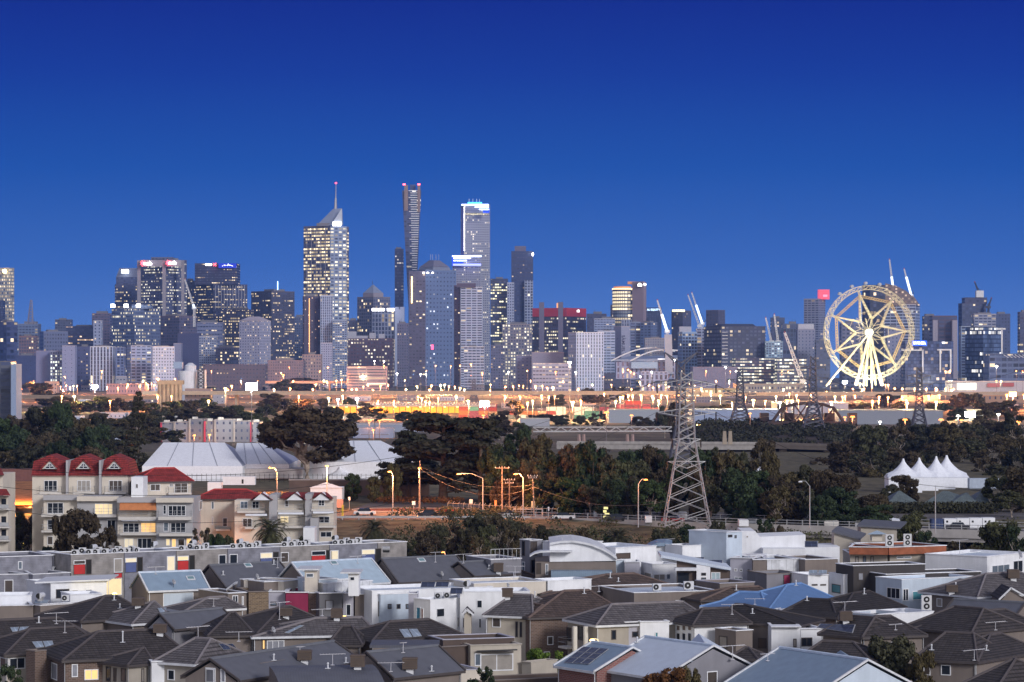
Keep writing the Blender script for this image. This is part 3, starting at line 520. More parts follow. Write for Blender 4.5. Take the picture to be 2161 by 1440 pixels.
tower('dark blue block with few lights between two pale slabs', 158, 192, 733, 4000, (.10, .10, .18), (6, 8), .5, .4, .14, .1)
tower('white office block with bold black vertical stripes', 190, 238, 733, 3900, (.60, .62, .70), (6.5, 8), .5, .93, .03, .1, glass=(.02, .02, .04))
tower('blue-grey glazed block right of the black striped white block', 238, 262, 734, 4000, (.20, .22, .33), (7, 6), .6, .6, .06, .2, plant=0)
tower('white curved-front apartment block with banded balconies', 262, 318, 731, 3850, (.44, .45, .55), (12, 6.5), .7, .45, .25, .1, xc=276, cat='apartment tower', name='apartment_tower')
tower('white apartment block with square dark windows and stepped roofline', 318, 367, 733, 3800, (.62, .62, .68), (6, 6.6), .42, .45, .12, .1, xc=322, cat='apartment tower', name='apartment_tower')
tower('plain lilac block behind the white apartments', 366, 382, 726, 4000, (.27, .26, .33), (9, 9), .1, .1, 0, plant=0)
tower('grey office block in broken lit rows behind the pale residential tower', 455, 503, 735, 4450, (.13, .12, .18), (5, 7), .7, .5, .2, .4)
tower('dark block behind the western viaduct, half hidden by the pale slab', 33, 78, 752, 4200, (.06, .07, .15), (9, 9), .2, .2, .02)
tower('low pale blue slab between the striped tower and the stone office', 820, 838, 690, 4850, (.2, .22, .32), (5, 6), .5, .5, .1)
tower('low brick loft building with many small windows below the brown tower', 565, 640, 762, 3700, (.19, .15, .17), (5, 6), .45, .5, .06, .1, name='loft_building', cat='loft building')
tower('tan brick loft building at the foot of the brown slab tower', 638, 678, 750, 3850, (.36, .25, .22), (6, 7), .4, .5, .06, .1, name='loft_building', cat='loft building')
tower('wide low concrete car park with long open storeys and warm light', 732, 815, 775, 3500, (.34, .24, .24), (40, 6), .95, .45, .25, .9, name='car_park', cat='car park', plant=0)
tower('pale grey flat hall behind the freeway lamps', 1090, 1180, 752, 4000, (.24, .22, .30), (9, 7), .4, .3, .05, plant=0)
tower('long curved pale terrace building with lit storeys beside the white striped block', 1124, 1206, 768, 3750, (.40, .38, .44), (7, 8), .8, .35, .45, .6, plant=0)
tower('stepped pinkish concrete hall behind the pale terrace building', 1122, 1190, 745, 3950, (.30, .26, .30), (20, 20), .05, .05, 0, plant=0)
tower('grey low office block between the gridded lit block and the hall', 1035, 1062, 730, 4300, (.15, .14, .2), (5, 6), .6, .5, .2, .3)
def lattice(mb, p0, p1, w0, w1, n_, r_, sq=4):
 p0, p1 = Vector(p0), Vector(p1); ax = (p1-p0).normalized(); a = ax.cross(Vector((0, 1, 0)))
 if a.length < .1: a = Vector((1, 0, 0))
 a.normalize(); b = ax.cross(a)
 def cr(k, q): t_ = k/n_; w = w0+(w1-w0)*t_; s_ = ((1, 1), (-1, 1), (-1, -1), (1, -1))[q] if sq == 4 else ((1, -.6), (-1, -.6), (0, 1))[q]; return p0+(p1-p0)*t_+a*s_[0]*w/2+b*s_[1]*w/2
 for q in range(sq):
  mb.tube([cr(0, q), cr(n_, q)], r_*1.5, 4)
  for k in range(n_):
   q2 = (q+1) % sq
   mb.tube([cr(k, q), cr(k+1, q2)], r_, 3, caps=False)
   if k % 1 == 0: mb.tube([cr(k, q2), cr(k+1, q)], r_, 3, caps=False)
 return mb
o = lattice(MB(), P(64, 684, 4900), P(66, 633, 4900), 9, 2.5, 9, .35).build('radio_mast', mat('mast_blue', (.2, .2, .28), .5), org=P(64, 684, 4900)); tag(o, 'thin dark lattice radio mast on the grey slab roof at the west end', 'radio mast')
def crane(x0, y0, x1, y1, d, label, litfrac=0, yb=None, w=2.4, m=None, xb=None):
 root = thing('tower_crane', P(x0, yb or y0+60, d), label, 'crane', 'cranes over the city'); m = m or steelw
 lattice(MB(), P(x0, yb or y0+60, d), P(x0, y0, d), 2.6, 2.6, 12, .3).build('mast', m, root)
 lattice(MB(), P(x0, y0, d), P(x1, y1, d), w, w*.5, 12, .3).build('jib', m, root)
 MB().box(P(x0, y0+3, d), 7, 3.5, 4).build('cab', m, root)
 bx = x0+(x0-x1)*.35; 
 MB().tube([P(x0, y0, d), P(bx, y0-6, d)], .8, 4).tube([P(bx, y0-6, d), P((x0+x1)/2, (y0+y1)/2, d)], .3, 3).build('counter_jib', dkmetal, root)
 if litfrac:
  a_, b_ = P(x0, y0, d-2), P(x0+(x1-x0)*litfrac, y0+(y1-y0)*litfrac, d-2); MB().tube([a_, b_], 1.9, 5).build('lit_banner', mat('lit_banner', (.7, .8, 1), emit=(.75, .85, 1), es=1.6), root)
 MB().tube([P(x1, y1, d), P(x1, y1-2, d)], .8, 5).build('jib_tip', mat('tip_red', (.4, .05, .05)), root)
crane(1408, 700, 1387, 634, 3950, 'white luffing crane leaning over the stadium, lower jib lit', .55)
crane(1482, 683, 1460, 618, 4600, 'white luffing crane with lit lower jib beside the dark brown apartment tower', .6)
crane(1476, 688, 1452, 623, 4650, 'unlit lattice crane crossing behind the lit white jib', 0)
crane(1628, 722, 1616, 671, 4050, 'thin crane with red tip over the lit construction sheeting', 0)
crane(1642, 722, 1634, 664, 4060, 'tallest of the thin unlit cranes over the lit construction sheeting', 0)
crane(1884, 604, 1877, 548, 4550, 'pale crane with short lit jib foot rising over the scaffolded tower', .35)
crane(1923, 624, 1908, 568, 4560, 'crane with a long white lit lower jib leaning over the scaffolded tower', .7)
crane(2066, 618, 2057, 596, 4710, 'small dark crane on the pale lift core', 0, 632, m=dkmetal)
crane(2086, 648, 2092, 630, 4700, 'small dark crane with short upright jib beside the lift core tower', 0, 664, m=dkmetal)
crane(410, 650, 390, 590, 4600, 'white lattice crane in front of the big grey sign tower', .12, 690)
crane(1694, 805, 1656, 702, 3700, 'long brightly lit lattice crane left of the observation wheel', 0, 808, 4.5)
d = 3900
t = thing('stadium', (X(1365, d), d, 0), 'stadium with arched white roof trusses beneath a leaning crane', 'stadium')
wm2 = mat('stadium_white', (.5, .55, .65), .5)
def arch(x0, y0, x1, y1, rise, dd, r_):
 return [P(x0+(x1-x0)*k/14, y0+(y1-y0)*k/14-rise*math.sin(math.pi*k/14), dd+20*k/14) for k in range(15)]
for a_ in ((1290, 762, 1424, 742, 16, d, 1), (1330, 762, 1430, 740, 10, d-20, 1)): MB().tube(arch(*a_), 1.0, 5).build('roof_arch', steelw, t)
MB().hexa([P(1292, 762, d), P(1425, 764, d), P(1430, 758, d+60), P(1310, 758, d+60)], [P(1300, 759, d), P(1425, 757, d), P(1430, 750, d+60), P(1330, 752, d+60)]).build('roof', mat('stadium_roof', (.25, .3, .42), .4), t)
MB().hexa([P(1300, 800, d+3), P(1425, 800, d+3), P(1425, 800, d+60), P(1300, 800, d+60)], [P(1300, 764, d+3), P(1425, 764, d+3), P(1425, 764, d+60), P(1300, 764, d+60)]).build('bowl', facade((.42, .40, .5), (.08, .07, .12), .4, .7, .05, .1), t, cells=(6, 8))
quad_px(t, 'facade_panel', mat('stadium_blue', (.35, .45, .6)), 1332, 764, 1388, 778, d-2, 2); quad_px(t, 'light_strip', mat('strip_white', (.8, .8, .8), emit=(.9, .95, 1), es=1.2), 1388, 757, 1428, 759, d-6)
MB().hexa([P(1404, 790, d-10), P(1420, 790, d-10), P(1420, 790, d+5), P(1404, 790, d+5)], [P(1402, 706, d-10), P(1418, 706, d-10), P(1418, 706, d+5), P(1402, 706, d+5)]).build('core_tower', mat('core_grey', (.36, .37, .44)), t)
d = 3750; c = P(1834, 702, d); rad = 99*d/F
t = thing('observation_wheel', (c.x, c.y, 0), 'giant white observation wheel with star-shaped spokes lit yellow from below', 'observation wheel')
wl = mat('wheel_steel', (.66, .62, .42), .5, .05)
ca, sa = math.cos(R(12)), math.sin(R(12))
def wp(a, r_, off=0): return c+Vector((math.cos(a)*r_*ca-off*sa, math.cos(a)*r_*sa*1+off*ca, math.sin(a)*r_))
mb = MB(); NN = 60
for o_ in (-2.6, 2.6):
 for rr in (rad, rad*.915): mb.tube([wp(2*math.pi*k/NN, rr, o_) for k in range(NN+1)], .33, 4, caps=False)
 for k in range(NN): 
  a, b_ = 2*math.pi*k/NN, 2*math.pi*(k+1)/NN
  mb.tube([wp(a, rad, o_), wp(b_, rad*.915, o_)] if k % 2 else [wp(a, rad*.915, o_), wp(b_, rad, o_)], .3, 3, caps=False)
for k in range(NN): mb.tube([wp(2*math.pi*k/NN, rad, -2.6), wp(2*math.pi*(k+1)/NN, rad*.915, 2.6)], .26, 3, caps=False); mb.tube([wp(2*math.pi*k/NN, rad*.915, -2.6), wp(2*math.pi*k/NN, rad, 2.6)], .26, 3, caps=False)
mb.build('rim', wl, t)
mb = MB(); mh = MB(); s7 = [math.pi/2+.26+2*math.pi*k/7 for k in range(7)]
for a in s7:
 tip = rad*.83; inn = rad*.30
 for o_ in (-2.2, 2.2):
  lattice(mb, wp(a-.45, inn, o_), wp(a, tip, o_), 2.0, 1.0, 8, .15, 3); lattice(mb, wp(a+.45, inn, o_), wp(a, tip, o_), 2.0, 1.0, 8, .15, 3)
 for da in (-.45, 0, .45): mb.tube([wp(a, 3, 0), wp(a+da, inn*1.05, 0)], .3, 4)
 lattice(mb, wp(a, tip*.9), wp(a, rad*.93), 2.4, 2.4, 3, .2, 4)
 mb.tube([wp(a, inn*.6, 3), wp(a+.45, tip*.5, 3)], .3, 3).tube([wp(a, inn*.6, 3), wp(a-.45, tip*.5, 3)], .3, 3)
 mb.tube([wp(a-.28, tip*.55, 0), wp(a+.28, tip*.55, 0)], .35, 3)
mb.build('star_spokes', wl, t)
for k in range(7): lattice(mh, wp(s7[k], rad*.80), wp(s7[(k+1) % 7], rad*.80), 2.8, 2.8, 12, .22, 4)
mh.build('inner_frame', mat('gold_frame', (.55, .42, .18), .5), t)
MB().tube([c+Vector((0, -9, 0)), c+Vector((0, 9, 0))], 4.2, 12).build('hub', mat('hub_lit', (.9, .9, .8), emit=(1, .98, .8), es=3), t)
for x1_, y1_, r0 in ((1743, 815, 1.9), (1806, 814, 2.6), (1822, 815, 1.5), (1840, 815, 1.3), (1862, 814, 2.5)):
 MB().tube([c+Vector((0, -9, 0)), P(x1_, y1_, d-14)], r0*.55, 8, r0*.8).build('support_leg', wl, t)
for x1_, y1_ in ((1828, 815), (1848, 813)): MB().tube([c+Vector((0, 9, 0)), P(x1_, y1_, d+25)], 1.6, 8).build('support_leg', wl, t)
for k in range(21): 
 a = 2*math.pi*(k+.5)/21
 if k in (1, 4, 5, 6, 7): MB().tube([wp(a, rad+3.2, -2.5), wp(a, rad+3.2, 2.5)], 2.1, 8).build('cabin', mat('cabin', (.3, .35, .42), .3), t)
for x_, y_, e_ in ((1778, 812, 130000), (1830, 813, 150000), (1812, 700, 30000), (1850, 812, 130000), (1895, 812, 110000), (1838, 690, 30000)):
 ld = bpy.data.lights.new('wheel_floodlight', 'POINT'); ld.energy = e_; ld.color = (1, .93, .62); ld.shadow_soft_size = 1; lo = bpy.data.objects.new('wheel_floodlight', ld); COL.objects.link(lo); lo.parent = t; lo.location = P(x_, y_, 3725)-ORG[t.name]
def D(yb, z=0.0): return (H-z)*F/(yb-YH)
struct('ground', MB().face([(-4000, -250, 0), (4000, -250, 0), (4000, 7600, 0), (-4000, 7600, 0)]), mat('grass_and_dirt', (.085, .070, .052), .95, .5, scale=.03))
grass = mat('dry_grass', (.10, .085, .05), .95, .6, scale=.35, bump=.3)
mb = MB()
prof_ = [(498, .02), (560, 5), (1000, 5), (1080, .02)]; xs = [-420+i*20 for i in range(43)]
for (d0, z0), (d1, z1) in zip(prof_, prof_[1:]):
 for a_, b_ in zip(xs, xs[1:]): mb.face([(a_, d0, z0), (b_, d0, z0), (b_, d1, z1), (a_, d1, z1)])
struct('embankment', mb, grass)
struct('street_road', MB().face([(-45, 563, 5.02), (400, 563, 5.02), (400, 588, 5.02), (-45, 590, 5.02)]), asphalt)
glow_ground_m = mat('orange_glow_ground', (.24, .16, .11), .9, .35, scale=.02)  # orange put into the ground colour to deepen the lamp glow
for i, (d0, d1, z_) in enumerate(((2150, 2330, .02), (2480, 2900, .03), (3000, 3690, .02), (1700, 1860, .02))): struct('glow_ground_strip', MB().face([(-900, d0, z_), (900, d0, z_), (900, d1, z_), (-900, d1, z_)]), glow_ground_m)  # ground sheets added to catch the lamps and glow orange
struct('side_road', MB().face([(-34, 590.2, 5.024), (6, 590.2, 5.024), (-4, 625, 5.024), (-30, 640, 5.024)]), asphalt)
mk = mat('road_marking', (.6, .6, .55), .8)
mb = MB()
for k in range(30): mb.face([(-40+k*7, 575, 5.03), (-36.5+k*7, 575, 5.03), (-36.5+k*7, 575.3, 5.03), (-40+k*7, 575.3, 5.03)])
struct('road_markings', mb, mk)
struct('traffic_island', MB().tube([(-22+11*math.cos(a_*.3), 598+7*math.sin(a_*.3), 5.1) for a_ in range(22)], .18, 4), concrete)
struct('red_garden_bed', MB().hexa([Vector((-22+10*math.cos(a_*.42), 598+6*math.sin(a_*.42), 5.0)) for a_ in range(15)], [Vector((-22+9.6*math.cos(a_*.42), 598+5.6*math.sin(a_*.42), 5.2)) for a_ in range(15)]), mat('bark_mulch', (.16, .06, .04), .95, .4))
struct('lawn', MB().face([(60, 930, .02), (230, 930, .02), (230, 1090, .02), (60, 1090, .02)]), mat('park_grass', (.065, .085, .04), .95, .3, scale=.1))
def tower_low(label, x0, x1, yt, yb, wall, z=0, **k): return tower(label, x0, x1, yt, D(yb, z), wall, **k)
leafm = []
def leaf_mat(name, c):
 m, n, l, b = newmat(name); b.inputs['Roughness'].default_value = .85; b.inputs['Specular IOR Level'].default_value = .15
 oi = n.new('ShaderNodeObjectInfo'); tc = n.new('ShaderNodeTexCoord'); nz = n.new('ShaderNodeTexNoise'); nz.inputs['Scale'].default_value = .9; nz.inputs['Detail'].default_value = 4
 l.new(tc.outputs['Object'], nz.inputs['Vector'])
 r = ramp([(.3, tuple(v*.5 for v in c)), (.5, c), (.72, tuple(v*1.9 for v in c))], nz.outputs['Fac'], n, l)
 r2 = ramp([(0, (.75, .72, .70)), (.5, (1, 1, 1)), (1, (1.1, 1.15, .85))], oi.outputs['Random'], n, l)
 k = n.new('ShaderNodeMix'); k.data_type = 'RGBA'; k.blend_type = 'MULTIPLY'; k.inputs[0].default_value = 1
 l.new(r.outputs[0], k.inputs[6]); l.new(r2.outputs[0], k.inputs[7]); l.new(k.outputs[2], b.inputs['Base Color']); return m
LM = {'brown': leaf_mat('gum_leaves', (.066, .052, .033)), 'green': leaf_mat('green_leaves', (.036, .052, .026)), 'olive': leaf_mat('olive_leaves', (.056, .056, .034)),
      'dark': leaf_mat('cypress_leaves', (.040, .040, .026)), 'bright': leaf_mat('lime_leaves', (.10, .16, .03)), 'rust': leaf_mat('rusty_leaves', (.10, .045, .02))}
bark = mat('bark', (.10, .08, .065), .95, .3, scale=3); palebark = mat('pale_bark', (.34, .29, .25), .9, .3, scale=3)
def blob_leaves(blobs, n_, size, rr, flat=0.0):
 """leaf clumps: small folded quads through the shell of every blob"""
 v = []; f = []; tot = sum(b[1].x*b[1].z for b in blobs)
 for c, r_ in blobs:
  m = max(6, int(n_*r_.x*r_.z/tot))
  for _ in range(m):
   while True:
    p = Vector((rr.uniform(-1, 1), rr.uniform(-1, 1), rr.uniform(-1, 1)))
    if .15 < p.length < 1: break
   p = p*(.55+.45*rr.random())/max(.4, p.length)*p.length**.3
   q = c+Vector((p.x*r_.x, p.y*r_.y, p.z*r_.z)); nn = (p+Vector((rr.uniform(-.8, .8), rr.uniform(-.8, .8), rr.uniform(-.5, .9)))).normalized()
   if flat: nn = (nn+Vector((0, 0, flat))).normalized()
   a = nn.orthogonal().normalized(); a.rotate(Matrix.Rotation(rr.uniform(0, 6.3), 3, nn)); b = nn.cross(a); s = size*rr.uniform(.5, 1.3); w = s*rr.uniform(.35, .8)
   k = len(v); v += [q-a*s, q+b*w, q+a*s, q-b*w]; f.append((k, k+1, k+2, k+3))
 return v, f
def limb(mb, a, b, r0, r1, rr, n_=4, wob=.12):
 a, b = Vector(a), Vector(b); L_ = (b-a).length; pts = [a]
 for k in range(1, n_): pts.append(a.lerp(b, k/n_)+Vector((rr.uniform(-1, 1), rr.uniform(-1, 1), rr.uniform(-.3, .8)))*L_*wob*.5)
 mb.tube(pts+[b], r0, 6, r1)
PROTO = {}
def proto(kind, seed):
 """nominal 12 m wide, 14 m tall trees"""
 rr = random.Random(seed); blobs = []; mb = MB(); n_ = 5200; size = .42; flat = 0; tm = bark
 if kind == 'gum':
  tm = palebark
  for k in range(46):
   a = rr.uniform(0, 6.28); rad_ = 5.2*math.sqrt(rr.random()); z_ = 12.6-rad_*rad_*.16+rr.uniform(-4.6, 0); blobs.append((Vector((rad_*math.cos(a), rad_*math.sin(a), z_)), Vector((1.25, 1.25, .95))*rr.uniform(.8, 1.5)))
  for b in blobs[:16]: limb(mb, (0, 0, rr.uniform(2.5, 5)), b[0]-Vector((0, 0, .4)), .24, .05, rr, 5, .2)
  mb.tube([(0, 0, 0), (.15, 0, 2), (0, .1, 5)], .42, 8, .26); n_ = 11000; size = .40
 elif kind in ('round', 'bush'):
  for k in range(44):
   a = rr.uniform(0, 6.28); u = rr.random()**.5; z_ = rr.uniform(1.6, 12.4); w = math.sqrt(max(.05, 1-((z_-7)/6.6)**2))*5.0; blobs.append((Vector((u*w*math.cos(a), u*w*math.sin(a), z_)), Vector((1.9, 1.9, 1.4))*rr.uniform(.6, 1.25)))
  for b in blobs[:9]: limb(mb, (0, 0, 2.2), b[0], .2, .05, rr)
  mb.tube([(0, 0, 0), (.1, 0, 3), (0, .1, 8)], .36, 7, .15); n_ = 12000; size = .42
 elif kind == 'wide':
  for k in range(40):
   a = rr.uniform(0, 6.28); z_ = 2.5+k*.27; w = 6.0*(1-((z_-6)/8.6)**2)*rr.uniform(.55, 1); blobs.append((Vector((w*math.cos(a), w*math.sin(a), z_)), Vector((2.4, 2.4, .62))*rr.uniform(.8, 1.2)))
  for b in blobs[::3]: limb(mb, (0, 0, b[0].z-1.2), b[0], .18, .05, rr)
  mb.tube([(0, 0, 0), (.1, 0, 4), (0, .1, 12)], .6, 8, .15); n_ = 14000; flat = 1.0; size = .42
 elif kind == 'pine':
  for k in range(15):
   z_ = 1.5+k*.83; w = 5.4*(1-(z_/14.4)**1.3)+.5
   for q in range(7):
    a = rr.uniform(0, 6.28); blobs.append((Vector((w*.55*math.cos(a), w*.55*math.sin(a), z_+rr.uniform(-.2, .2))), Vector((w*.42, w*.42, .28))))
    mb.tube([(0, 0, z_), (w*math.cos(a), w*math.sin(a), z_+.3)], .06, 4, .02)
  mb.tube([(0, 0, 0), (0, 0, 14)], .32, 7, .04); n_ = 7000; flat = .5; size = .3
 elif kind == 'wispy':
  tm = palebark
  for k in range(26):
   a = rr.uniform(0, 6.28); u = rr.random()**.5*4.8; z_ = rr.uniform(3, 12.8); blobs.append((Vector((u*math.cos(a), u*math.sin(a), z_)), Vector((1.6, 1.6, 1.2))*rr.uniform(.6, 1.2)))
   limb(mb, (0, 0, rr.uniform(1, 4)), blobs[-1][0], .13, .03, rr, 5, .25)
  mb.tube([(0, 0, 0), (.4, 0, 2), (.2, .1, 5)], .26, 7, .15); n_ = 5000; size = .36
 elif kind == 'palm':
  mb.tube([(0, 0, 0), (.1, 0, 4), (0, 0, 9)], .75, 9, .6)
  v = []; f = []
  for q in range(80):
   a = q*2.399; el = 1.4-q*.026+rr.uniform(-.1, .1); Lf = 6.4; p = Vector((0, 0, 9)); pts = [p.copy()]
   for s_ in range(9): p = p+Vector((math.cos(a)*math.cos(el), math.sin(a)*math.cos(el), math.sin(el)))*Lf/9; el -= .20; pts.append(p.copy())
   mb.tube(pts, .05, 3, .02, caps=False)
   for s_ in range(1, 9):
    for t_ in (0, .5):
     c_ = pts[s_].lerp(pts[min(s_+1, 9)], t_); dr = (pts[min(s_+1, 9)]-pts[s_-1]).normalized(); sd = dr.cross(Vector((0, 0, 1)))
     if sd.length < .1: sd = Vector((1, 0, 0))
     sd.normalize(); ll = 1.05*math.sin(math.pi*(s_+1)/11)+.15
     for sg in (-1, 1): 
      e = c_+sd*sg*ll+dr*.45-Vector((0, 0, .22)); k = len(v); v += [c_-dr*.14, c_+dr*.14, e]; f.append((k, k+1, k+2))
  return mb, (v, f), tm
 return mb, blob_leaves(blobs, n_, size, rr, flat), tm
for kd in ('gum', 'round', 'wide', 'pine', 'wispy', 'palm'):
 for s_ in range({'gum': 3, 'round': 3}.get(kd, 1 if kd in ('palm', 'pine') else 2)):
  mb, (v, f), tm = proto(kd, 11+s_*7)
  me = bpy.data.meshes.new('crown'); me.from_pydata(v, [], f); me.update()
  mt = bpy.data.meshes.new('trunk'); mt.from_pydata(mb.v, [], mb.f); mt.materials.append(tm); mt.update()
  PROTO.setdefault(kd, []).append((me, mt))
CROWNS = {}
ORDER = []          # (object, label stem) things told apart by counting along their row
ORDW = 'first second third fourth fifth sixth seventh eighth ninth tenth eleventh twelfth thirteenth fourteenth fifteenth sixteenth seventeenth eighteenth nineteenth twentieth'.split()
TENS = {2: 'twenty', 3: 'thirty', 4: 'forty', 5: 'fifty', 6: 'sixty', 7: 'seventy', 8: 'eighty', 9: 'ninety'}
def ordw(k):
 if k < 20: return ORDW[k]
 t_, u = divmod(k+1, 10); return {20: 'twentieth', 30: 'thirtieth', 40: 'fortieth', 50: 'fiftieth', 60: 'sixtieth', 70: 'seventieth', 80: 'eightieth', 90: 'ninetieth'}[k+1] if u == 0 and t_ < 10 else ((TENS[t_] if t_ < 10 else 'hundred and ')+'-'+ORDW[u-1]).replace(' -', ' ') if u else 'hundredth'
TN = {'gum': 'gum_tree', 'round': 'broadleaf_tree', 'wide': 'cypress_tree', 'pine': 'norfolk_pine', 'wispy': 'wispy_tree', 'palm': 'palm_tree'}
tc_ = [0]
def tree(x, yt, yb, w, kind, col, zb=0.0, label=None, group='trees', zs=0.0):
 tc_[0] += 1; d = D(yb, zb); pr = PROTO[kind][tc_[0] % len(PROTO[kind])]; h = Z(yt, d)-zb-zs; ww = w*d/F
 key = (id(pr[0]), col)
 if key not in CROWNS: m_ = pr[0].copy(); m_.materials.append(LM[col]); CROWNS[key] = m_
 nom = (15.0, 13.2) if kind == 'palm' else (13.6, 13.8) if kind != 'pine' else (11.0, 14.0)
 if kind == 'palm': nom = (12.5, 13.6)
 root = thing(TN[kind], (X(x, d), d, zb+zs), label, 'tree' if kind != 'palm' else 'palm', group)
 root.scale = (ww/nom[0], ww/nom[0], h/nom[1]); root.rotation_euler = (0, 0, (tc_[0]*1.7) % 6.28)
 for nm, me in (('trunk', pr[1]), ('crown', CROWNS[key])): o = bpy.data.objects.new(nm, me); COL.objects.link(o); o.parent = root
 if not label: ORDER.append((root, group))
 return root
def trees(stem, group, kinds, cols, zb, rows):
 for i, (x, yt, yb, w) in enumerate(rows):
  k = kinds[i % len(kinds)]; t_ = tree(x, yt, yb, w, k, cols[i % len(cols)], zb, None, group); ORDER[-1] = (t_, stem)
rr = random.Random(3)
tree(648, 846, 1014, 250, 'gum', 'brown', 5, 'huge spreading gum with forked pale trunk in front of the white marquees')
tree(292, 818, 1012, 82, 'pine', 'dark', 5, 'tall ragged norfolk pine rising behind the red roofed apartments')
tree(935, 868, 1058, 250, 'wide', 'dark', 5, 'massive flat-layered dark cypress beside the lit street', zs=0)
tree(862, 905, 1050, 120, 'wide', 'dark', 5, 'lower drooping cypress limb mass between the marquee and the big cypress')
tree(1015, 880, 1062, 150, 'wide', 'dark', 5, 'dark cypress shoulder behind the arched street lamp')
for x, yt, yb, w, lb in ((571, 1080, 1224, 92, 'feathery date palm before the balconies of the long red roofed apartments'), (790, 1088, 1185, 78, 'date palm on the grass bank below the orange lit street'), (1305, 1105, 1205, 84, 'date palm standing against the concrete overpass')):
 tree(x, yt, yb, w, 'palm', 'olive', 0, lb, 'date palms')
tree(175, 1068, 1232, 125, 'round', 'brown', 0, 'thin brown tree with bare twigs covering the balconies of the four gabled apartments')
tree(128, 1080, 1232, 60, 'round', 'brown', 0, 'small twiggy tree at the corner of the gabled apartments')
tree(743, 998, 1057, 50, 'round', 'green', 5, 'small conical dark tree before the brown retaining wall')
tree(790, 1003, 1062, 44, 'round', 'olive', 5, 'bushy sapling between the two street lamps by the retaining wall')
tree(828, 975, 1062, 52, 'round', 'olive', 5, 'lamp-lit bushy tree against the brown retaining wall')
tree(600, 1350, 1560, 1, 'wispy', 'brown', 0, 'x') if False else None
trees('dark dense tree in the belt between cypress and pylon', 'trees of the dark belt between cypress and pylon', ['round', 'gum', 'round'], ['green', 'brown', 'green', 'olive'], 5,
      [(x+rr.uniform(-9, 9), y+rr.uniform(-10, 8), yb+rr.uniform(-4, 6), w*rr.uniform(.85, 1.2)) for x, y, yb, w in
       [(1095, 895, 1060, 90), (1130, 905, 1068, 85), (1065, 960, 1074, 90), (1110, 965, 1080, 90), (1160, 930, 1082, 95), (1205, 940, 1080, 85), (1250, 935, 1084, 90), (1290, 945, 1086, 95), (1335, 940, 1084, 90), (1380, 945, 1088, 95), (1425, 965, 1090, 80), (1150, 990, 1086, 80), (1200, 1000, 1088, 80), (1240, 1005, 1090, 85), (1285, 1000, 1092, 80), (1325, 1010, 1092, 70), (1375, 1010, 1094, 80), (1415, 1015, 1095, 70), (1040, 930, 1072, 80), (1180, 950, 1080, 90), (1225, 965, 1084, 90), (1270, 950, 1084, 90), (1310, 955, 1086, 90), (1355, 960, 1088, 90), (1400, 950, 1084, 80), (1070, 1000, 1082, 80), (1130, 1010, 1088, 80)]])
trees('dark mixed tree in the belt beyond the pylon', 'trees of the dark belt beyond the pylon', ['round', 'wispy', 'gum', 'round'], ['green', 'brown', 'olive', 'brown'], 5,
      [(x+rr.uniform(-8, 8), y+rr.uniform(-8, 8), yb+rr.uniform(-4, 5), w*rr.uniform(.85, 1.2)) for x, y, yb, w in
       [(1490, 945, 1090, 80), (1530, 960, 1095, 90), (1570, 940, 1092, 90), (1615, 950, 1094, 80), (1600, 985, 1104, 100), (1650, 990, 1100, 100), (1690, 975, 1096, 90), (1740, 985, 1098, 90), (1560, 1010, 1106, 80), (1640, 1030, 1108, 90), (1700, 1020, 1106, 80), (1790, 1000, 1102, 100), (1770, 1030, 1110, 100), (1820, 1045, 1108, 110), (1500, 1020, 1100, 70), (1480, 985, 1096, 60), (1545, 985, 1100, 70), (1595, 930, 1080, 90), (1505, 935, 1080, 70), (1670, 1010, 1104, 80), (1735, 1035, 1108, 80), (1625, 1000, 1100, 80), (1550, 945, 1085, 70), (1725, 995, 1098, 60), (1840, 1060, 1110, 90)]])
trees('brown gum on the bank behind the peaked marquees', 'gums on the far bank', ['gum', 'round', 'wispy'], ['brown', 'olive', 'brown', 'dark'], 0,
      [(x+rr.uniform(-8, 8), y+rr.uniform(-8, 8), yb+rr.uniform(-4, 5), w*rr.uniform(.85, 1.2)) for x, y, yb, w in
       [(1800, 905, 1010, 90), (1845, 895, 1010, 110), (1890, 890, 1000, 100), (1930, 900, 985, 90), (1800, 955, 1035, 100), (1850, 950, 1040, 120), (1900, 940, 1030, 90), (1960, 895, 975, 90), (2010, 890, 970, 95), (2060, 885, 975, 100), (2110, 880, 975, 110), (2155, 870, 980, 110), (1975, 925, 1000, 80), (2050, 920, 1000, 90), (2100, 925, 1015, 100), (2150, 930, 1020, 90), (2000, 900, 990, 90), (1870, 920, 1005, 90), (1910, 960, 1045, 70), (1940, 950, 1020, 60), (2075, 960, 1035, 70), (2120, 965, 1040, 80), (1770, 925, 1000, 70), (1780, 965, 1030, 70), (1835, 985, 1050, 80), (1880, 975, 1048, 70), (1745, 960, 1015, 60), (1980, 905, 985, 80), (2035, 905, 985, 80), (2090, 900, 990, 90), (2140, 905, 1000, 80), (1960, 945, 1010, 60), (2020, 940, 1010, 60)]])
trees('small dark gum along the far riverside', 'small gums along the far riverside', ['gum', 'round'], ['olive', 'brown'], 0,
      [(x+rr.uniform(-8, 8), y+rr.uniform(-3, 3), yb, w*rr.uniform(.85, 1.2)) for x, y, yb, w in
       [(1500, 852, 885, 60), (1535, 850, 885, 50), (1400, 850, 925, 45), (1425, 845, 930, 40), (1645, 848, 880, 30), (1795, 848, 872, 50), (1830, 845, 872, 50), (1870, 832, 860, 50), (1900, 846, 872, 40), (1960, 850, 880, 40), (1990, 846, 878, 50), (2025, 830, 868, 60), (2055, 825, 868, 60), (2090, 848, 880, 70), (2030, 855, 900, 60), (2075, 862, 905, 60), (1850, 868, 895, 60), (1910, 880, 905, 50), (1885, 818, 850, 40), (2135, 845, 880, 50)]])
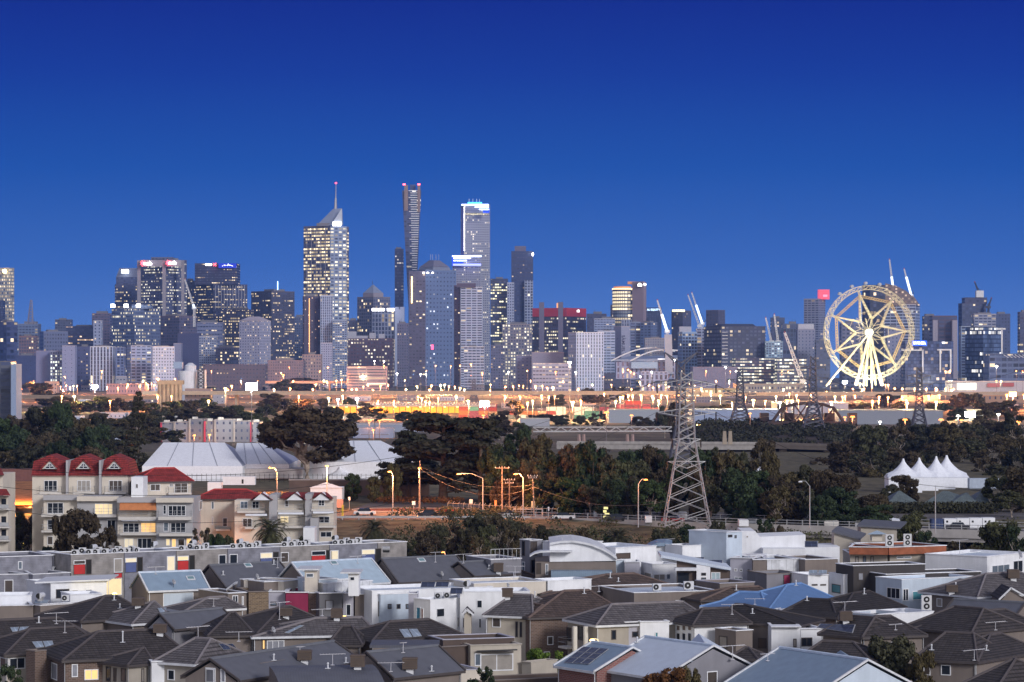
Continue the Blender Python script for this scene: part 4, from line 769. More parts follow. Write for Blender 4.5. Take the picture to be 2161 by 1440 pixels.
trees('large leafy tree on the slope behind the gabled apartments', 'trees of the wooded slope', ['round', 'gum', 'round'], ['green', 'brown', 'dark'], 0,
      [(x+rr.uniform(-8, 8), y+rr.uniform(-8, 8), yb+rr.uniform(-4, 5), w*rr.uniform(.85, 1.2)) for x, y, yb, w in
       [(10, 870, 985, 90), (50, 865, 985, 90), (90, 845, 985, 100), (130, 845, 985, 90), (170, 855, 985, 90), (205, 870, 985, 80), (30, 905, 1010, 110), (85, 900, 1010, 110), (135, 895, 1010, 110), (190, 900, 1012, 100), (0, 935, 1025, 90), (60, 930, 1030, 90), (120, 925, 1030, 100), (180, 930, 1030, 90), (225, 925, 1000, 60), (232, 935, 1010, 50)]])
trees('hazy round tree among the suburbs beyond the marquees', 'hazy trees of the low suburbs', ['round', 'round', 'gum'], ['olive', 'brown'], 0,
      [(x+rr.uniform(-6, 6), y+rr.uniform(-3, 3), yb, w*rr.uniform(.9, 1.25)) for x, y, yb, w in
       [(82, 815, 848, 50), (105, 828, 858, 70), (60, 805, 828, 40), (135, 838, 865, 70), (210, 835, 870, 50), (245, 838, 880, 60), (360, 848, 885, 60), (400, 842, 880, 60), (430, 838, 875, 60), (380, 860, 905, 70), (340, 865, 905, 60), (460, 850, 890, 70), (500, 855, 895, 60), (250, 880, 925, 70), (260, 900, 940, 70), (335, 900, 935, 60), (375, 908, 935, 40), (485, 896, 932, 40), (240, 910, 960, 60), (570, 828, 862, 60), (595, 800, 835, 60), (640, 795, 828, 70), (670, 798, 825, 50), (600, 838, 880, 60), (520, 868, 905, 60), (640, 840, 870, 60), (290, 862, 915, 70), (320, 872, 925, 60), (345, 880, 930, 50), (415, 862, 900, 70), (445, 868, 905, 60), (480, 862, 908, 70), (540, 868, 925, 60), (215, 868, 905, 50), (270, 905, 960, 60), (250, 940, 985, 60), (235, 900, 945, 50), (700, 855, 905, 60), (560, 850, 890, 60), (90, 805, 840, 50), (180, 842, 870, 60), (290, 842, 875, 60), (320, 850, 885, 50), (690, 838, 865, 50), (740, 838, 865, 40), (30, 800, 818, 30), (155, 850, 885, 60), (15, 850, 885, 60), (350, 788, 812, 40), (155, 795, 815, 40)]])
trees('dark tree in front of the orange lit rail platform', 'trees before the lit platform', ['round', 'wispy', 'gum'], ['brown', 'olive'], 0,
      [(770, 848, 880, 46), (800, 862, 895, 50), (745, 868, 905, 40), (850, 868, 890, 50), (885, 865, 892, 40), (870, 880, 915, 50), (1055, 865, 905, 60), (1090, 845, 890, 50), (1150, 872, 895, 60), (1185, 875, 898, 50), (1260, 872, 905, 50), (1225, 875, 905, 40), (1355, 878, 902, 60), (1385, 882, 905, 50), (1060, 890, 930, 60), (1100, 890, 932, 50), (1305, 815, 850, 50), (1275, 822, 850, 40), (1240, 818, 850, 40), (1440, 850, 882, 50), (1265, 835, 860, 50), (1175, 832, 860, 50)])
trees('tree on the grassy bank between the date palms', 'trees on the grassy bank', ['round', 'wispy'], ['olive', 'brown'], 0,
      [(1000, 1085, 1192, 70), (1050, 1085, 1195, 80), (1025, 1105, 1200, 70), (960, 1110, 1190, 50), (930, 1105, 1190, 60), (895, 1118, 1195, 50), (1075, 1095, 1190, 70), (1115, 1110, 1200, 60), (1180, 1115, 1200, 60), (1225, 1115, 1200, 50), (985, 1112, 1205, 60), (1080, 1115, 1200, 50), (1145, 1105, 1185, 44), (905, 1130, 1200, 70), (870, 1140, 1190, 50), (1015, 1130, 1215, 60)])
trees('bushy tree at the foot of the overpass', 'trees at the foot of the overpass', ['round', 'wispy', 'gum'], ['olive', 'green', 'brown'], 0,
      [(1400, 1112, 1215, 70), (1440, 1108, 1210, 70), (1470, 1118, 1215, 50), (1515, 1095, 1200, 50), (1610, 1090, 1195, 70), (1640, 1095, 1200, 50), (1925, 1080, 1200, 80), (1960, 1120, 1215, 60), (2020, 1130, 1225, 60), (2110, 1095, 1230, 110), (2150, 1105, 1235, 90), (2065, 1140, 1230, 60), (1905, 1145, 1220, 50), (1285, 1130, 1205, 50)])
trees('shrubby dark tree beside the hip roofs and marquees', 'trees by the marquee grounds', ['round', 'gum'], ['brown', 'olive'], 5,
      [(1905, 1000, 1062, 70), (1880, 1020, 1072, 60), (1925, 1010, 1070, 40), (2115, 990, 1078, 100), (2155, 980, 1082, 90), (2135, 1030, 1092, 90), (1850, 1040, 1098, 80), (1935, 1075, 1110, 50)])
trees('garden tree around the red roofed apartments', 'garden trees by the apartments', ['round', 'wispy', 'round'], ['olive', 'brown', 'green'], 0,
      [(30, 1062, 1190, 80), (55, 1090, 1200, 70), (10, 1100, 1200, 60), (80, 1125, 1205, 50), (425, 1110, 1226, 60), (455, 1122, 1226, 60), (480, 1128, 1226, 40), (240, 1110, 1226, 50), (100, 1150, 1226, 40), (630, 1130, 1226, 30), (385, 1138, 1226, 20)])
tree(1880, 1335, 1500, 130, 'round', 'olive', 0, 'dense dark green tree in front of the dark tiled roofs')
tree(1945, 1370, 1510, 80, 'round', 'brown', 0, 'brownish tree beside the dense dark green one')
tree(1400, 1385, 1560, 150, 'gum', 'rust', 0, 'rusty brown tree before the pale blue gabled roof')
tree(1455, 1395, 1560, 80, 'gum', 'brown', 0, 'brown bushy crown against the pale gable end')
tree(1138, 1365, 1450, 72, 'round', 'bright', 0, 'lime green leafy tree lit by a lamp beside the brick house')
tree(1015, 1405, 1530, 80, 'wispy', 'green', 0, 'dark sprigged treetop in front of the tan flat-roofed house')
tree(20, 1405, 1530, 80, 'wispy', 'green', 0, 'flowering bush at the bottom corner below the stone pier')
tree(1185, 1372, 1440, 40, 'round', 'bright', 0, 'small green shrub between the brick house and the porch')
def scrub(name, label, x0, x1, y0, y1, z, n_, size, col, cat='hedge', kind=None, dd=2):
 v = []; f = []; r2 = random.Random(int(x0)); bl = []
 for _ in range(n_):
  x_ = r2.uniform(x0, x1); yb = r2.uniform(y0, y1); p = G(x_, yb, 0); 
  if p.y > 498: p = G(x_, yb, 2.5); p.z = max(0, (min(p.y, 560)-498)/62*5)
  bl.append((p+Vector((0, 0, size*.5)), Vector((size*1.4, size, size*.7))*r2.uniform(.6, 1.2)))
 v, f = blob_leaves(bl, n_*60, .28, r2); me = bpy.data.meshes.new(name); me.from_pydata(v, [], f); me.materials.append(LM[col]); me.update()
 o = bpy.data.objects.new(name, me); COL.objects.link(o); tag(o, label, cat, None, kind); return o
scrub('undergrowth', 'low scrub covering the grassy bank below the street', 830, 1120, 1112, 1190, 0, 170, 1.7, 'olive', 'undergrowth', 'stuff')
scrub('undergrowth', 'dark undergrowth beneath the overpass', 1085, 2161, 1130, 1195, 0, 330, 2.0, 'olive', 'undergrowth', 'stuff')
v, f = blob_leaves([(G(1875+i*12, 1084, 5)+Vector((0, 0, 1.1)), Vector((2, 1.6, 1.5))) for i in range(19)], 7000, .3, rr); me = bpy.data.meshes.new('hedge'); me.from_pydata(v, [], f); me.materials.append(LM['dark'])
o = bpy.data.objects.new('hedge', me); COL.objects.link(o); tag(o, 'long clipped dark hedge below the grey-green hip roofs', 'hedge')
v, f = blob_leaves([(Vector((-28+i*1.5, 625-i*.2, 6)), Vector((1.5, 1, .9))) for i in range(12)], 1500, .22, rr); me = bpy.data.meshes.new('rose_bush'); me.from_pydata(v, [], f); me.materials.append(LM['rust'])
o = bpy.data.objects.new('rose_bed', me); COL.objects.link(o); tag(o, 'bed of pink roses along the retaining wall', 'rose bed')
def lamp(x, yh, yb=None, col='o', size=1, px=None, zb=0.0, power=None, head_only=False, label=None, group=None, d=None, arm=None):
 if d is None:
  if yb: d = D(yb, zb)
  else: d = min(3500, 23*F/max(6, yh-YH))
 pm = galv if d < 1100 else mat('far_pole', (.17, .16, .17), .7)
 zh = Z(yh, d); root = thing('street_lamp', (X(px or x, d), d, zb), label, 'street lamp' if zh-zb < 20 else 'mast light', group or 'lamps of the far freeways')
 xp = X(px or x, d); xh = X(x, d); sc_ = min(1.0, max(.5, d/1500))
 pr = .09+.05*sc_*(1 if d > 900 else .2); mb = MB().tube([(xp, d, zb), (xp, d, zh-(.8 if px else 0))], pr*1.3, 6, pr*.8); mb.build('pole', pm, root)
 if px: MB().tube([(xp, d, zh-.8), (xp+(xh-xp)*.45, d, zh+.12), (xh, d, zh+.15)], pr*.6, 5).build('arm', galv, root)
 r_ = {0: .3, 1: .32+.62*sc_*sc_*sc_, 2: .45+.85*sc_, 3: 2.2}[size]
 if size == 3:
  mb = MB()
  for i in (-1, 0, 1):
   for k in (0, 1): mb.box((xh+i*1.7, d-.6, zh+k*1.5-.8), 1.5, .7, 1.3)
 else: mb = MB().hexa([(xh-r_, d-r_*.7, zh-r_*.2), (xh+r_, d-r_*.7, zh-r_*.2), (xh+r_, d+r_*.7, zh-r_*.2), (xh-r_, d+r_*.7, zh-r_*.2)], [(xh-r_*.6, d-r_*.4, zh+r_*.35), (xh+r_*.6, d-r_*.4, zh+r_*.35), (xh+r_*.6, d+r_*.4, zh+r_*.35), (xh-r_*.6, d+r_*.4, zh+r_*.35)])
 m = {'o': orange_glow, 'w': LW, 'y': LY, 'r': red_glow, 'n': steelw}[col]
 if size == 3: m = mat('floodlight_glass', (.9, .9, .9), .4, emit=(1, .93, .80), es=260) if col != 'o' else mat('amber_floodlight', (.9, .6, .3), .4, emit=(1, .45, .10), es=60)
 mb.build('lamp_head', m, root)
 if col != 'n' and power != 0:
  ld = bpy.data.lights.new('bulb', 'POINT'); ld.energy = (power or (80000 if size == 1 else 160000 if size == 2 else 380000))*(sc_ if d > 1700 else .03); ld.shadow_soft_size = .5
  ld.color = {'o': (1, .33, .10), 'w': (1, .92, .78), 'y': (1, .8, .35), 'r': (1, .1, .05)}[col]
  lo = bpy.data.objects.new('bulb', ld); COL.objects.link(lo); lo.parent = root; lo.location = (xh-xp, -.9, zh-zb-.9)
 return root
LW = mat('cool_lamp', (.9, .9, .9), .4, emit=(1, .93, .82), es=25); LY = mat('yellow_lamp', (.9, .8, .5), .4, emit=(1, .58, .14), es=9)
COLN = {'o': 'orange', 'w': 'white', 'y': 'yellow', 'r': 'red'}
FAR = '''36,794,w 71,804,o,1,828 38,816,o 137,795,o 122,808,o 128,816,o 133,823,o 140,814,o 148,817,y 155,815,y 163,814,o 215,783,o,1,862 226,817,o 249,818,o 268,816,o 295,815,o,2 308,808,o 320,809,o 334,800,o
333,835,o,2 370,799,o 446,783,o,1,830 476,820,y,2,868 489,815,o 404,899,o,1,932 381,900,o,1,930 410,919,o,1,934 442,918,o,1,935 286,922,o,1,960 593,787,o 598,792,o 610,775,o,1,832 692,775,o,1,835 675,783,o 683,803,y 690,805,y
721,801,o,2 710,803,o 766,793,y,2 757,774,o,1,845 790,762,w,1,830 810,762,w,1,832 811,773,o,1,835 612,820,o,2,848 660,822,o,2,845 723,824,o,1,850 752,822,o,1,840 787,824,o,1,850 767,816,o 803,815,o 880,815,y,2 899,790,w 910,813,o,2
930,812,y 938,812,y,2 947,815,o 960,816,o 971,819,y,2 914,826,o 934,824,o 855,802,o 888,790,w,1,850 900,783,o 919,772,o,1,830 951,772,o,1,832 971,771,o,1,832 994,768,o,2,835 994,793,o 1018,788,o,1,845 1035,812,y,2 1066,815,o 1073,785,w,1,842 838,789,w,1,850 694,840,y 713,843,w
754,842,w 797,846,o 831,846,o 890,840,o 898,846,o 906,848,o 925,840,o 988,846,y 1020,877,o,1,912 779,888,o,1,925 801,888,o,1,925 788,908,o,1,950 581,898,o,1,930 1113,782,o,1,835 1173,785,o,2,852 1202,765,w,2,885 1215,786,w,1,850 1221,820,o,2 1243,782,w,1,818 1167,817,y,2 1155,818,o
1145,815,o 1130,815,o,2 1120,803,o 1104,814,o 1095,813,o 1083,815,o,2 1143,835,y 1158,836,o 1226,846,o 1209,849,y 1113,849,o 1274,796,o 1315,783,o 1325,780,o 1331,785,o,1,832 1338,787,o,1,835 1375,785,w,1,850 1350,807,y 1370,811,o 1378,817,o 1390,812,o 1351,795,w 1412,815,o 1275,830,o 1315,836,o
1326,834,o 1335,834,o 1352,834,y 1378,836,y 1395,834,o 1408,836,o 1434,835,o,2 1309,839,y 1390,845,y 1299,847,y 1424,759,w,1,845 1531,775,w,2,830 1541,783,o,1,828 1490,783,o 1466,811,o 1480,820,y,2 1500,830,y,2 1520,835,y,2 1545,850,y 1590,845,y,2 1555,784,w,1,900 1280,871,o,2,935 1333,877,o,1,908 1394,875,r,1,905
1583,873,o,1,932 1473,897,y,1,928 1650,783,o 1663,784,o 1671,776,w,1,825 1689,773,w,1,822 1653,821,y 1666,830,o 1681,834,o 1711,832,o,2 1744,827,o 1660,845,o,2 1685,845,o 1703,849,o 1638,837,y 1646,850,w 1755,849,y,2 1762,837,y 1778,837,o 1804,835,o 1841,846,o 1855,837,o 1874,839,o 1904,836,o 1914,850,y
1815,810,y,2 1840,815,o 1869,812,o 1800,820,o 1824,820,o 1888,820,o 1904,820,o 1930,822,o 1955,820,o 1975,820,o 1995,820,o 2012,820,o 1968,773,w,2,812 2057,834,o 1960,836,o 1983,834,o 1976,848,y,2 1912,854,o 2103,773,w,2,845 1995,783,o 2005,782,o 2125,833,o,2 2161,833,o,2 2145,783,o
2158,783,o 1783,881,o,1,925 1799,880,o,2,927 1910,886,o,2,925 1986,886,o,2,922 2022,878,w,1,905 2029,887,o,1,915 2107,875,w,1,905 2150,890,o,2,930 1857,891,w,1,925'''
for t_ in FAR.split():
 q = t_.split(','); x_, y_ = float(q[0]), float(q[1]); sz = int(q[3]) if len(q) > 3 else 1; yb = float(q[4]) if len(q) > 4 else None
 o = lamp(x_, y_, yb, q[2], sz, power=26000 if y_ < 800 else None); ORDER.append((o, f'{COLN[q[2]]} freeway lamp in the glowing strip below the skyline'))
for i in range(62):
 x_ = 20+i*34.5+rr.uniform(-14, 14); y_ = rr.choice((804, 812, 822, 836, 846)); ORDER.append((lamp(x_, y_, None, 'o' if i % 4 else 'y', 1), COLN['o' if i % 4 else 'y']+' freeway lamp in the glowing strip below the skyline'))
for x_, y_, yb, c_, lb in ((200, 818, 860, 'w', 'blazing white floodlight mast over the western viaduct'), (531, 819, 935, 'w', 'brightest floodlight mast with a white pole behind the marquee'), (1023, 855, 905, 'y', 'yellow floodlight on a short pole above the big cypress'),
                           (1783, 808, 829, 'y', 'yellow floodlight at the foot of the observation wheel'), (2005, 807, 826, 'w', 'white floodlight before the long white shed'), (2047, 877, 910, 'y', 'yellow-white floodlight among the far riverside gums'), (2137, 834, 872, 'o', 'large orange floodlight near the far eastern edge')):
 lamp(x_, y_, yb, c_, 3, label=lb, group='floodlight masts', power=170000)
ST = 'lamps along the lit street'
for a_ in (dict(x=885, yh=988, yb=1083, col='o', label='orange street lamp on the tall timber pole by the turning lane'), dict(x=822, yh=996, yb=1085, px=829, col='o', label='orange street lamp with short arm beside the bushy sapling'),
           dict(x=968, yh=1001, yb=1090, px=1019, col='o', label='orange street lamp on the longest curved arm'), dict(x=1088, yh=1001, yb=1092, px=1104, col='o', label='orange street lamp with curved arm before the leaning power pole'),
           dict(x=1363, yh=1013, yb=1113, px=1347, col='o', power=40000, label='dim orange street lamp on the overpass beside the pylon'), dict(x=1689, yh=1017, yb=1118, px=1709, col='n', label='unlit grey street lamp on the overpass beyond the pylon'),
           dict(x=1976, yh=1026, yb=1126, px=1974, col='n', label='unlit grey street lamp before the grey-green hip roofs'), dict(x=690, yh=984, yb=1078, col='o', label='orange street lamp just behind the apartment roofs'), dict(x=570, yh=988, yb=1040, px=585, col='o', label='orange street lamp in front of the long white marquee')):
 a_.setdefault('zb', 5); a_.setdefault('power', 330000); lamp(size=1, group=ST, **a_)
for x_, yh, yb, lb in ((935, 1166, 1215, 'orange star-bright lamp rising behind the dark grey gabled roof'), (48, 1148, 1190, 'small globe garden lamp among the shrubs'), (63, 1061, 1120, 'orange lamp lighting the bare orange bank'), (476, 1146, 1205, 'orange lamp in the hedge below the palms'),
                       (322, 975, 1010, 'bright orange lamp beside the norfolk pine'), (1250, 1351, 1440, 'glowing park lamp with swan-neck arm by the porch'), (727, 1302, 1400, 'small yellow lamp behind the grey tiled ridge'), (242, 1253, 1360, 'white glowing lantern above the brown tiled ridge')):
 lamp(x_, yh, yb, 'y' if yh > 1200 or x_ == 48 else 'o', 0 if x_ != 322 else 1, px=x_+6 if yh < 1200 else x_+20 if x_ == 1250 else None, power=22000 if yh > 1100 else 150000, label=lb, group='garden and lane lamps')
def hx(root, name, m, x0, x1, y0, y1, d, t=10, reg_=False):
 """upright block from pixel columns/rows at depth d, t metres deep"""
 mb = MB().hexa([P(x0, y1, d), P(x1, y1, d), P(x1, y1, d)+Vector((0, t, 0)), P(x0, y1, d)+Vector((0, t, 0))], [P(x0, y0, d), P(x1, y0, d), P(x1, y0, d)+Vector((0, t, 0)), P(x0, y0, d)+Vector((0, t, 0))])
 o = mb.build(name, m, root)
 if reg_: surf(reg_ if reg_ is not True else root, mb)
 return o
def one(name, m, x0, x1, y0, y1, d, t, label, cat, group=None):
 root = thing(name, (X((x0+x1)/2, d), d, Z(y1, d)), label, cat, group); return root, hx(root, 'body', m, x0, x1, y0, y1, d, t)
pink = mat('pinkish_concrete', (.34, .24, .22), .85); tanc = mat('tan_concrete', (.32, .27, .22), .85, .1, scale=.3)
def viaduct(label, x0, x1, y0, y1, z, th, w, m=concrete, step=60):
 """deck whose top edge runs (x0,y0)-(x1,y1) at height z"""
 a, b = G(x0, y0, z), G(x1, y1, z); root = thing('viaduct', (a.x, a.y, 0), label, 'viaduct'); n_ = Vector((0, w, 0)); dn = Vector((0, 0, -th))
 MB().hexa([a+dn, b+dn, b+n_+dn, a+n_+dn], [a, b, b+n_, a+n_]).build('deck', m, root)
 MB().hexa([a+Vector((0, -.3, 0)), b+Vector((0, -.3, 0)), b, a], [a+Vector((0, -.3, 1)), b+Vector((0, -.3, 1)), b+Vector((0, 0, 1)), a+Vector((0, 0, 1))]).build('parapet', m, root)
 k = max(2, int((b-a).length/step))
 for i in range(k):
  p = a.lerp(b, (i+.5)/k); MB().box((p.x, p.y+w/2, 0), 2, w*.5, z-th).build('pier', m, root)
 return root
viaduct('long elevated freeway glowing orange below the city towers', 300, 1480, 828, 828, 12, 2.2, 26, tanc, 120)
viaduct('elevated freeway running past the foot of the observation wheel', 1480, 2240, 831, 829, 11, 2, 24, tanc, 120)
viaduct('short concrete freeway ramp beyond the wooded slope', 40, 330, 836, 838, 9, 2, 18, tanc, 80)
viaduct('low grey concrete bridge across the park behind the dark tree belt', 1175, 1610, 937, 939, 7, 1.8, 14, concrete, 40)
viaduct('low road bridge with orange lit traffic beside the green park', 1610, 1800, 939, 945, 7, 1.2, 14, tanc, 40)
viaduct('upper rail viaduct behind the car park and loft buildings', 560, 740, 806, 806, 14, 2, 14, pink, 120)
a_ = [(1075, 1092), (1500, 1107), (2240, 1128)]; root = thing('overpass', (0, 540, 0), 'long concrete road overpass with metal guard rails behind the white modern houses', 'overpass')
pts = [G(x_, y_, 5.05) for x_, y_ in a_]
for p, q in zip(pts, pts[1:]):
 w_ = Vector((0, 15, 0)); MB().hexa([p+Vector((0, 0, -1.9)), q+Vector((0, 0, -1.9)), q+w_+Vector((0, 0, -1.9)), p+w_+Vector((0, 0, -1.9))], [p, q, q+w_, p+w_]).build('deck', concrete, root)
 MB().hexa([p+Vector((0, -.35, -1.2)), q+Vector((0, -.35, -1.2)), q, p], [p+Vector((0, -.35, .35)), q+Vector((0, -.35, .35)), q+Vector((0, 0, .35)), p+Vector((0, 0, .35))]).build('edge_beam', mat('pale_concrete', (.42, .40, .39), .85, .12, scale=.5), root)
 MB().hexa([p+Vector((0, .6, .004)), q+Vector((0, .6, .004)), q+w_*.95+Vector((0, 0, .004)), p+w_*.95+Vector((0, 0, .004))], [p+Vector((0, .6, .01)), q+Vector((0, .6, .01)), q+w_*.95+Vector((0, 0, .01)), p+w_*.95+Vector((0, 0, .01))]).build('road_surface', asphalt, root)
 for off in (-.1, 14.8):
  mb = MB(); k = int((q-p).length/3)
  for i in range(k+1): c_ = p.lerp(q, i/k)+Vector((0, off, .3)); mb.box(c_, .12, .12, 1.0)
  for zz in (.7, 1.2): mb.tube([p+Vector((0, off, zz)), q+Vector((0, off, zz))], .07, 4)
  mb.build('guard_rail', galv, root)
for x_ in (1130, 1260, 1420, 1560, 1700, 1860, 2040, 2140):
 i = 0 if x_ < 1500 else 1; t_ = (x_-a_[i][0])/(a_[i+1][0]-a_[i][0]); p = pts[i].lerp(pts[i+1], t_); MB().box((p.x, p.y+7, 0), 1.4, 9, 3.1).build('pier', concrete, root)
root = thing('guard_rail', (-30, 562, 5), 'low steel guard rail edging the orange lit street', 'guard rail'); mb = MB()
for i in range(13): mb.box((-36+i*3.2, 561.5, 5), .18, .18, .7)
mb.build('posts', galv, root); MB().hexa([(-37, 561.3, 5.4), (3.5, 561.3, 5.4), (3.5, 561.4, 5.4), (-37, 561.4, 5.4)], [(-37, 561.3, 5.75), (3.5, 561.3, 5.75), (3.5, 561.4, 5.75), (-37, 561.4, 5.75)]).build('rail', galv, root)
d = 2100; root = thing('rail_platform', (X(870, d), d, 0), 'long rail platform with zigzag truss roof and glowing orange wall', 'rail platform')
hx(root, 'roof', concrete, 692, 1046, 855, 858.5, d-4, 22); hx(root, 'back_wall', mat('ochre_wall', (.5, .30, .10), .9), 692, 1000, 858.6, 873, d+9, 2)
mb = MB()
for i in range(36): x_ = 780+i*7; mb.tube([P(x_, 855, d-3), P(x_+3.5, 848.5, d-3), P(x_+7, 855, d-3)], .22, 4)
mb.build('roof_truss', steelw, root); mb = MB()
for i in range(26): mb.box(P(700+i*13, 876, d), .5, .5, 6)
mb.build('columns', dkmetal, root)
for i in range(12):
 ld = bpy.data.lights.new('platform_lamp', 'POINT'); ld.energy = 7000; ld.color = (1, .45, .1); ld.shadow_soft_size = .6; lo = bpy.data.objects.new('platform_lamp', ld); COL.objects.link(lo); lo.parent = root; lo.location = P(705+i*26, 861, d+1)-ORG[root.name]
 MB().box(P(705+i*26, 860, d-1), 1.4, .8, .5).build('strip_light', LY, root)
RB = random.Random(9)
def low(label, x0, x1, yt, yb, wall, *a, name='low_building', cat='low building', **k):
 k.setdefault('plant', 0); return tower(label, x0, x1, yt, D(yb), wall, *a, name=name, cat=cat, **k)
low('grey concrete stair tower block with stacked balconies at the picture edge', 0, 23, 764, 905, (.16, .15, .16), (23, 14.5), .85, .55, .08, .1, name='apartment_tower', cat='apartment tower')
low('plain pale lift shaft standing against the balcony block at the picture edge', 23, 34, 770, 906, (.36, .39, .46), (30, 30), .05, .05, 0, name='lift_shaft', cat='lift shaft')
low('long white hall with a row of small windows behind the western freeway', 190, 293, 796, 824, (.52, .46, .46), (7, 9), .55, .25, .05, name='hall', cat='hall')
low('low red-lit hall with arched windows beneath the white hall', 225, 305, 812, 832, (.46, .28, .26), (6, 12), .35, .4, .05, name='hall', cat='hall')
low('pink-lit two storey house beside the western ramp', 94, 120, 807, 832, (.55, .36, .26), (7, 8), .35, .4, .1, name='house', cat='house')
low('white low house roofs under the blank warehouse slab', 34, 60, 797, 820, (.42, .42, .48), (6, 8), .4, .4, .1, name='house', cat='house')
low('glass curved market roof beyond the western freeway', 150, 182, 797, 818, (.30, .30, .36), (4, 9), .6, .6, .1, name='market_hall', cat='market hall')
low('brick gabled mill beside the concrete silos', 390, 444, 822, 858, (.26, .18, .16), (9, 9), .25, .35, .05, name='mill', cat='mill')
low('pale square shed below the brick mill', 444, 474, 832, 852, (.40, .36, .36), (9, 9), .2, .2, .02, name='shed', cat='shed')
low('long brick warehouse lit pink behind the floodlight mast', 428, 560, 771, 824, (.17, .12, .13), (7, 8), .4, .3, .06, name='warehouse', cat='warehouse')
low('low orange lit terrace wall under the loft buildings', 545, 700, 800, 818, (.48, .28, .18), (14, 20), .7, .4, .05, name='terrace', cat='terrace')
low('pale flat shed between the car park and the rail yard', 812, 842, 787, 806, (.36, .36, .44), (30, 20), .1, .1, 0, name='shed', cat='shed')
low('long pale vaulted market shed with arched roof, beyond the freeway lamps', 975, 1080, 790, 809, (.50, .42, .42), (16, 30), .2, .3, .05, name='market_shed', cat='market shed')
low('long low pinkish shed below the dotted tower', 868, 975, 797, 810, (.42, .30, .28), (12, 30), .3, .3, .05, name='market_shed', cat='market shed')
low('dark angular low hall in front of the stadium', 1246, 1330, 790, 822, (.12, .10, .12), (6, 8), .6, .3, .3, .9, name='hall', cat='hall')
low('white and blue chequered hall beside the stadium bowl', 1352, 1410, 786, 826, (.45, .43, .52), (9, 12), .5, .8, .05, name='hall', cat='hall')
t = low('cream service station with a blazing lit canopy', 1520, 1600, 800, 812, (.7, .62, .4), (80, 30), .9, .5, 1, 0, lit=(1, .85, .55), ls=2.5, name='service_station', cat='service station')
low('low terminal shed with long glazed wall glowing yellow', 1555, 1700, 812, 834, (.38, .32, .24), (6, 10), .5, .5, .5, .4, lit=(1, .75, .35), name='terminal_shed', cat='terminal shed')
low('second glowing shed row beneath the terminal', 1450, 1560, 822, 838, (.5, .40, .20), (9, 8), .6, .5, .7, .3, lit=(1, .75, .3), ls=2, name='terminal_shed', cat='terminal shed')
low('blank tan box building at the foot of the observation wheel', 1723, 1748, 796, 816, (.42, .34, .28), (30, 30), .1, .1, 0, name='box_building', cat='box building')
low('pink and white striped car park block behind the wheel legs', 1862, 1936, 792, 818, (.60, .34, .32), (12, 6.5), .8, .45, .15, .5, name='car_park', cat='car park')
low('dark rooftop box beside the magenta wall', 1912, 1950, 784, 818, (.14, .11, .11), (9, 7), .5, .5, .1, name='box_building', cat='box building')
low('magenta-pink retail box with plain walls', 1946, 1986, 788, 812, (.55, .16, .30), (60, 60), .02, .02, 0, name='retail_box', cat='retail box')
low('long grey saw-toothed market building', 1984, 2060, 785, 812, (.34, .32, .36), (8, 8), .5, .3, .1, name='market_hall', cat='market hall')
low('white angular town buildings at the eastern edge', 2058, 2125, 784, 812, (.48, .46, .48), (13, 12), .5, .6, .1, name='town_building', cat='town building')
low('low pale terrace at the far eastern edge', 2120, 2175, 792, 812, (.44, .44, .52), (9, 8), .5, .3, .1, name='town_building', cat='town building')
t = low('very long white shed with a brightly lit loading bay and dim posters', 2010, 2165, 806, 828, (.60, .50, .46), (60, 40), .02, .02, 0, name='long_shed', cat='shed')
quad_px(t, 'lit_bay', mat('lit_bay', (.9, .9, .8), emit=(1, .93, .70), es=1.8), 2020, 809, 2060, 823, D(828)-2); quad_px(t, 'poster', mat('poster_red', (.45, .15, .15)), 2084, 809, 2110, 817, D(828)-2); quad_px(t, 'poster', mat('poster_maroon', (.35, .10, .10)), 2116, 808, 2140, 816, D(828)-2)
low('orange washed low building under the eastern lamps', 1900, 1980, 830, 846, (.5, .32, .22), (12, 20), .1, .2, .0, name='shed', cat='shed')
low('low vaulted shed lit orange near the eastern edge', 2060, 2165, 836, 850, (.42, .24, .14), (12, 20), .3, .3, .2, name='shed', cat='shed')
for i in range(34):
 x0_ = 36+i*63+RB.uniform(-20, 20); yb_ = RB.choice([818, 824, 840, 850, 862]); w_ = RB.uniform(18, 52); h_ = RB.uniform(6, 11)
 if 690 < x0_ < 1050 and yb_ > 845: yb_ = 846
 c_ = RB.choice([(.34, .27, .25), (.42, .34, .30), (.25, .2, .2), (.45, .40, .42)])
 t = low(None, x0_, x0_+w_, yb_-h_, yb_, c_, (6, 7), .5, .35, .12, .3, name='yard_shed', cat='shed', group='sheds among the freeway lamps'); ORDER.append((t, 'low shed among the freeway lamps'))
d = 2500; root = thing('silo', (X(395, d), d, 0), 'tall white domed silo with lattice stair frame', 'silo')
wsil = mat('silo_white', (.45, .50, .60), .6, .1, scale=.2)
MB().tube([P(396, 858, d), P(396, 783, d)], 20*d/F, 20).build('barrel', wsil, root)
MB().tube([P(402, 783, d), P(402, 772, d)], 12*d/F, 16, 12*d/F).tube([P(402, 772, d), P(402, 766, d)], 12*d/F, 16, 4*d/F).build('dome', wsil, root)
lattice(MB(), P(424, 850, d-6), P(424, 780, d-6), 5, 5, 9, .3).build('stair_frame', dkmetal, root); hx(root, 'annex', wsil, 414, 433, 781, 825, d+8, 10); hx(root, 'head_house', mat('annex_blue', (.25, .33, .48)), 366, 384, 764, 778, d+12, 10)
d = 2250; root = thing('concrete_silo_block', (X(358, d), d, 0), 'weathered concrete grain silo block with rounded bays and dark flat top', 'grain silo')
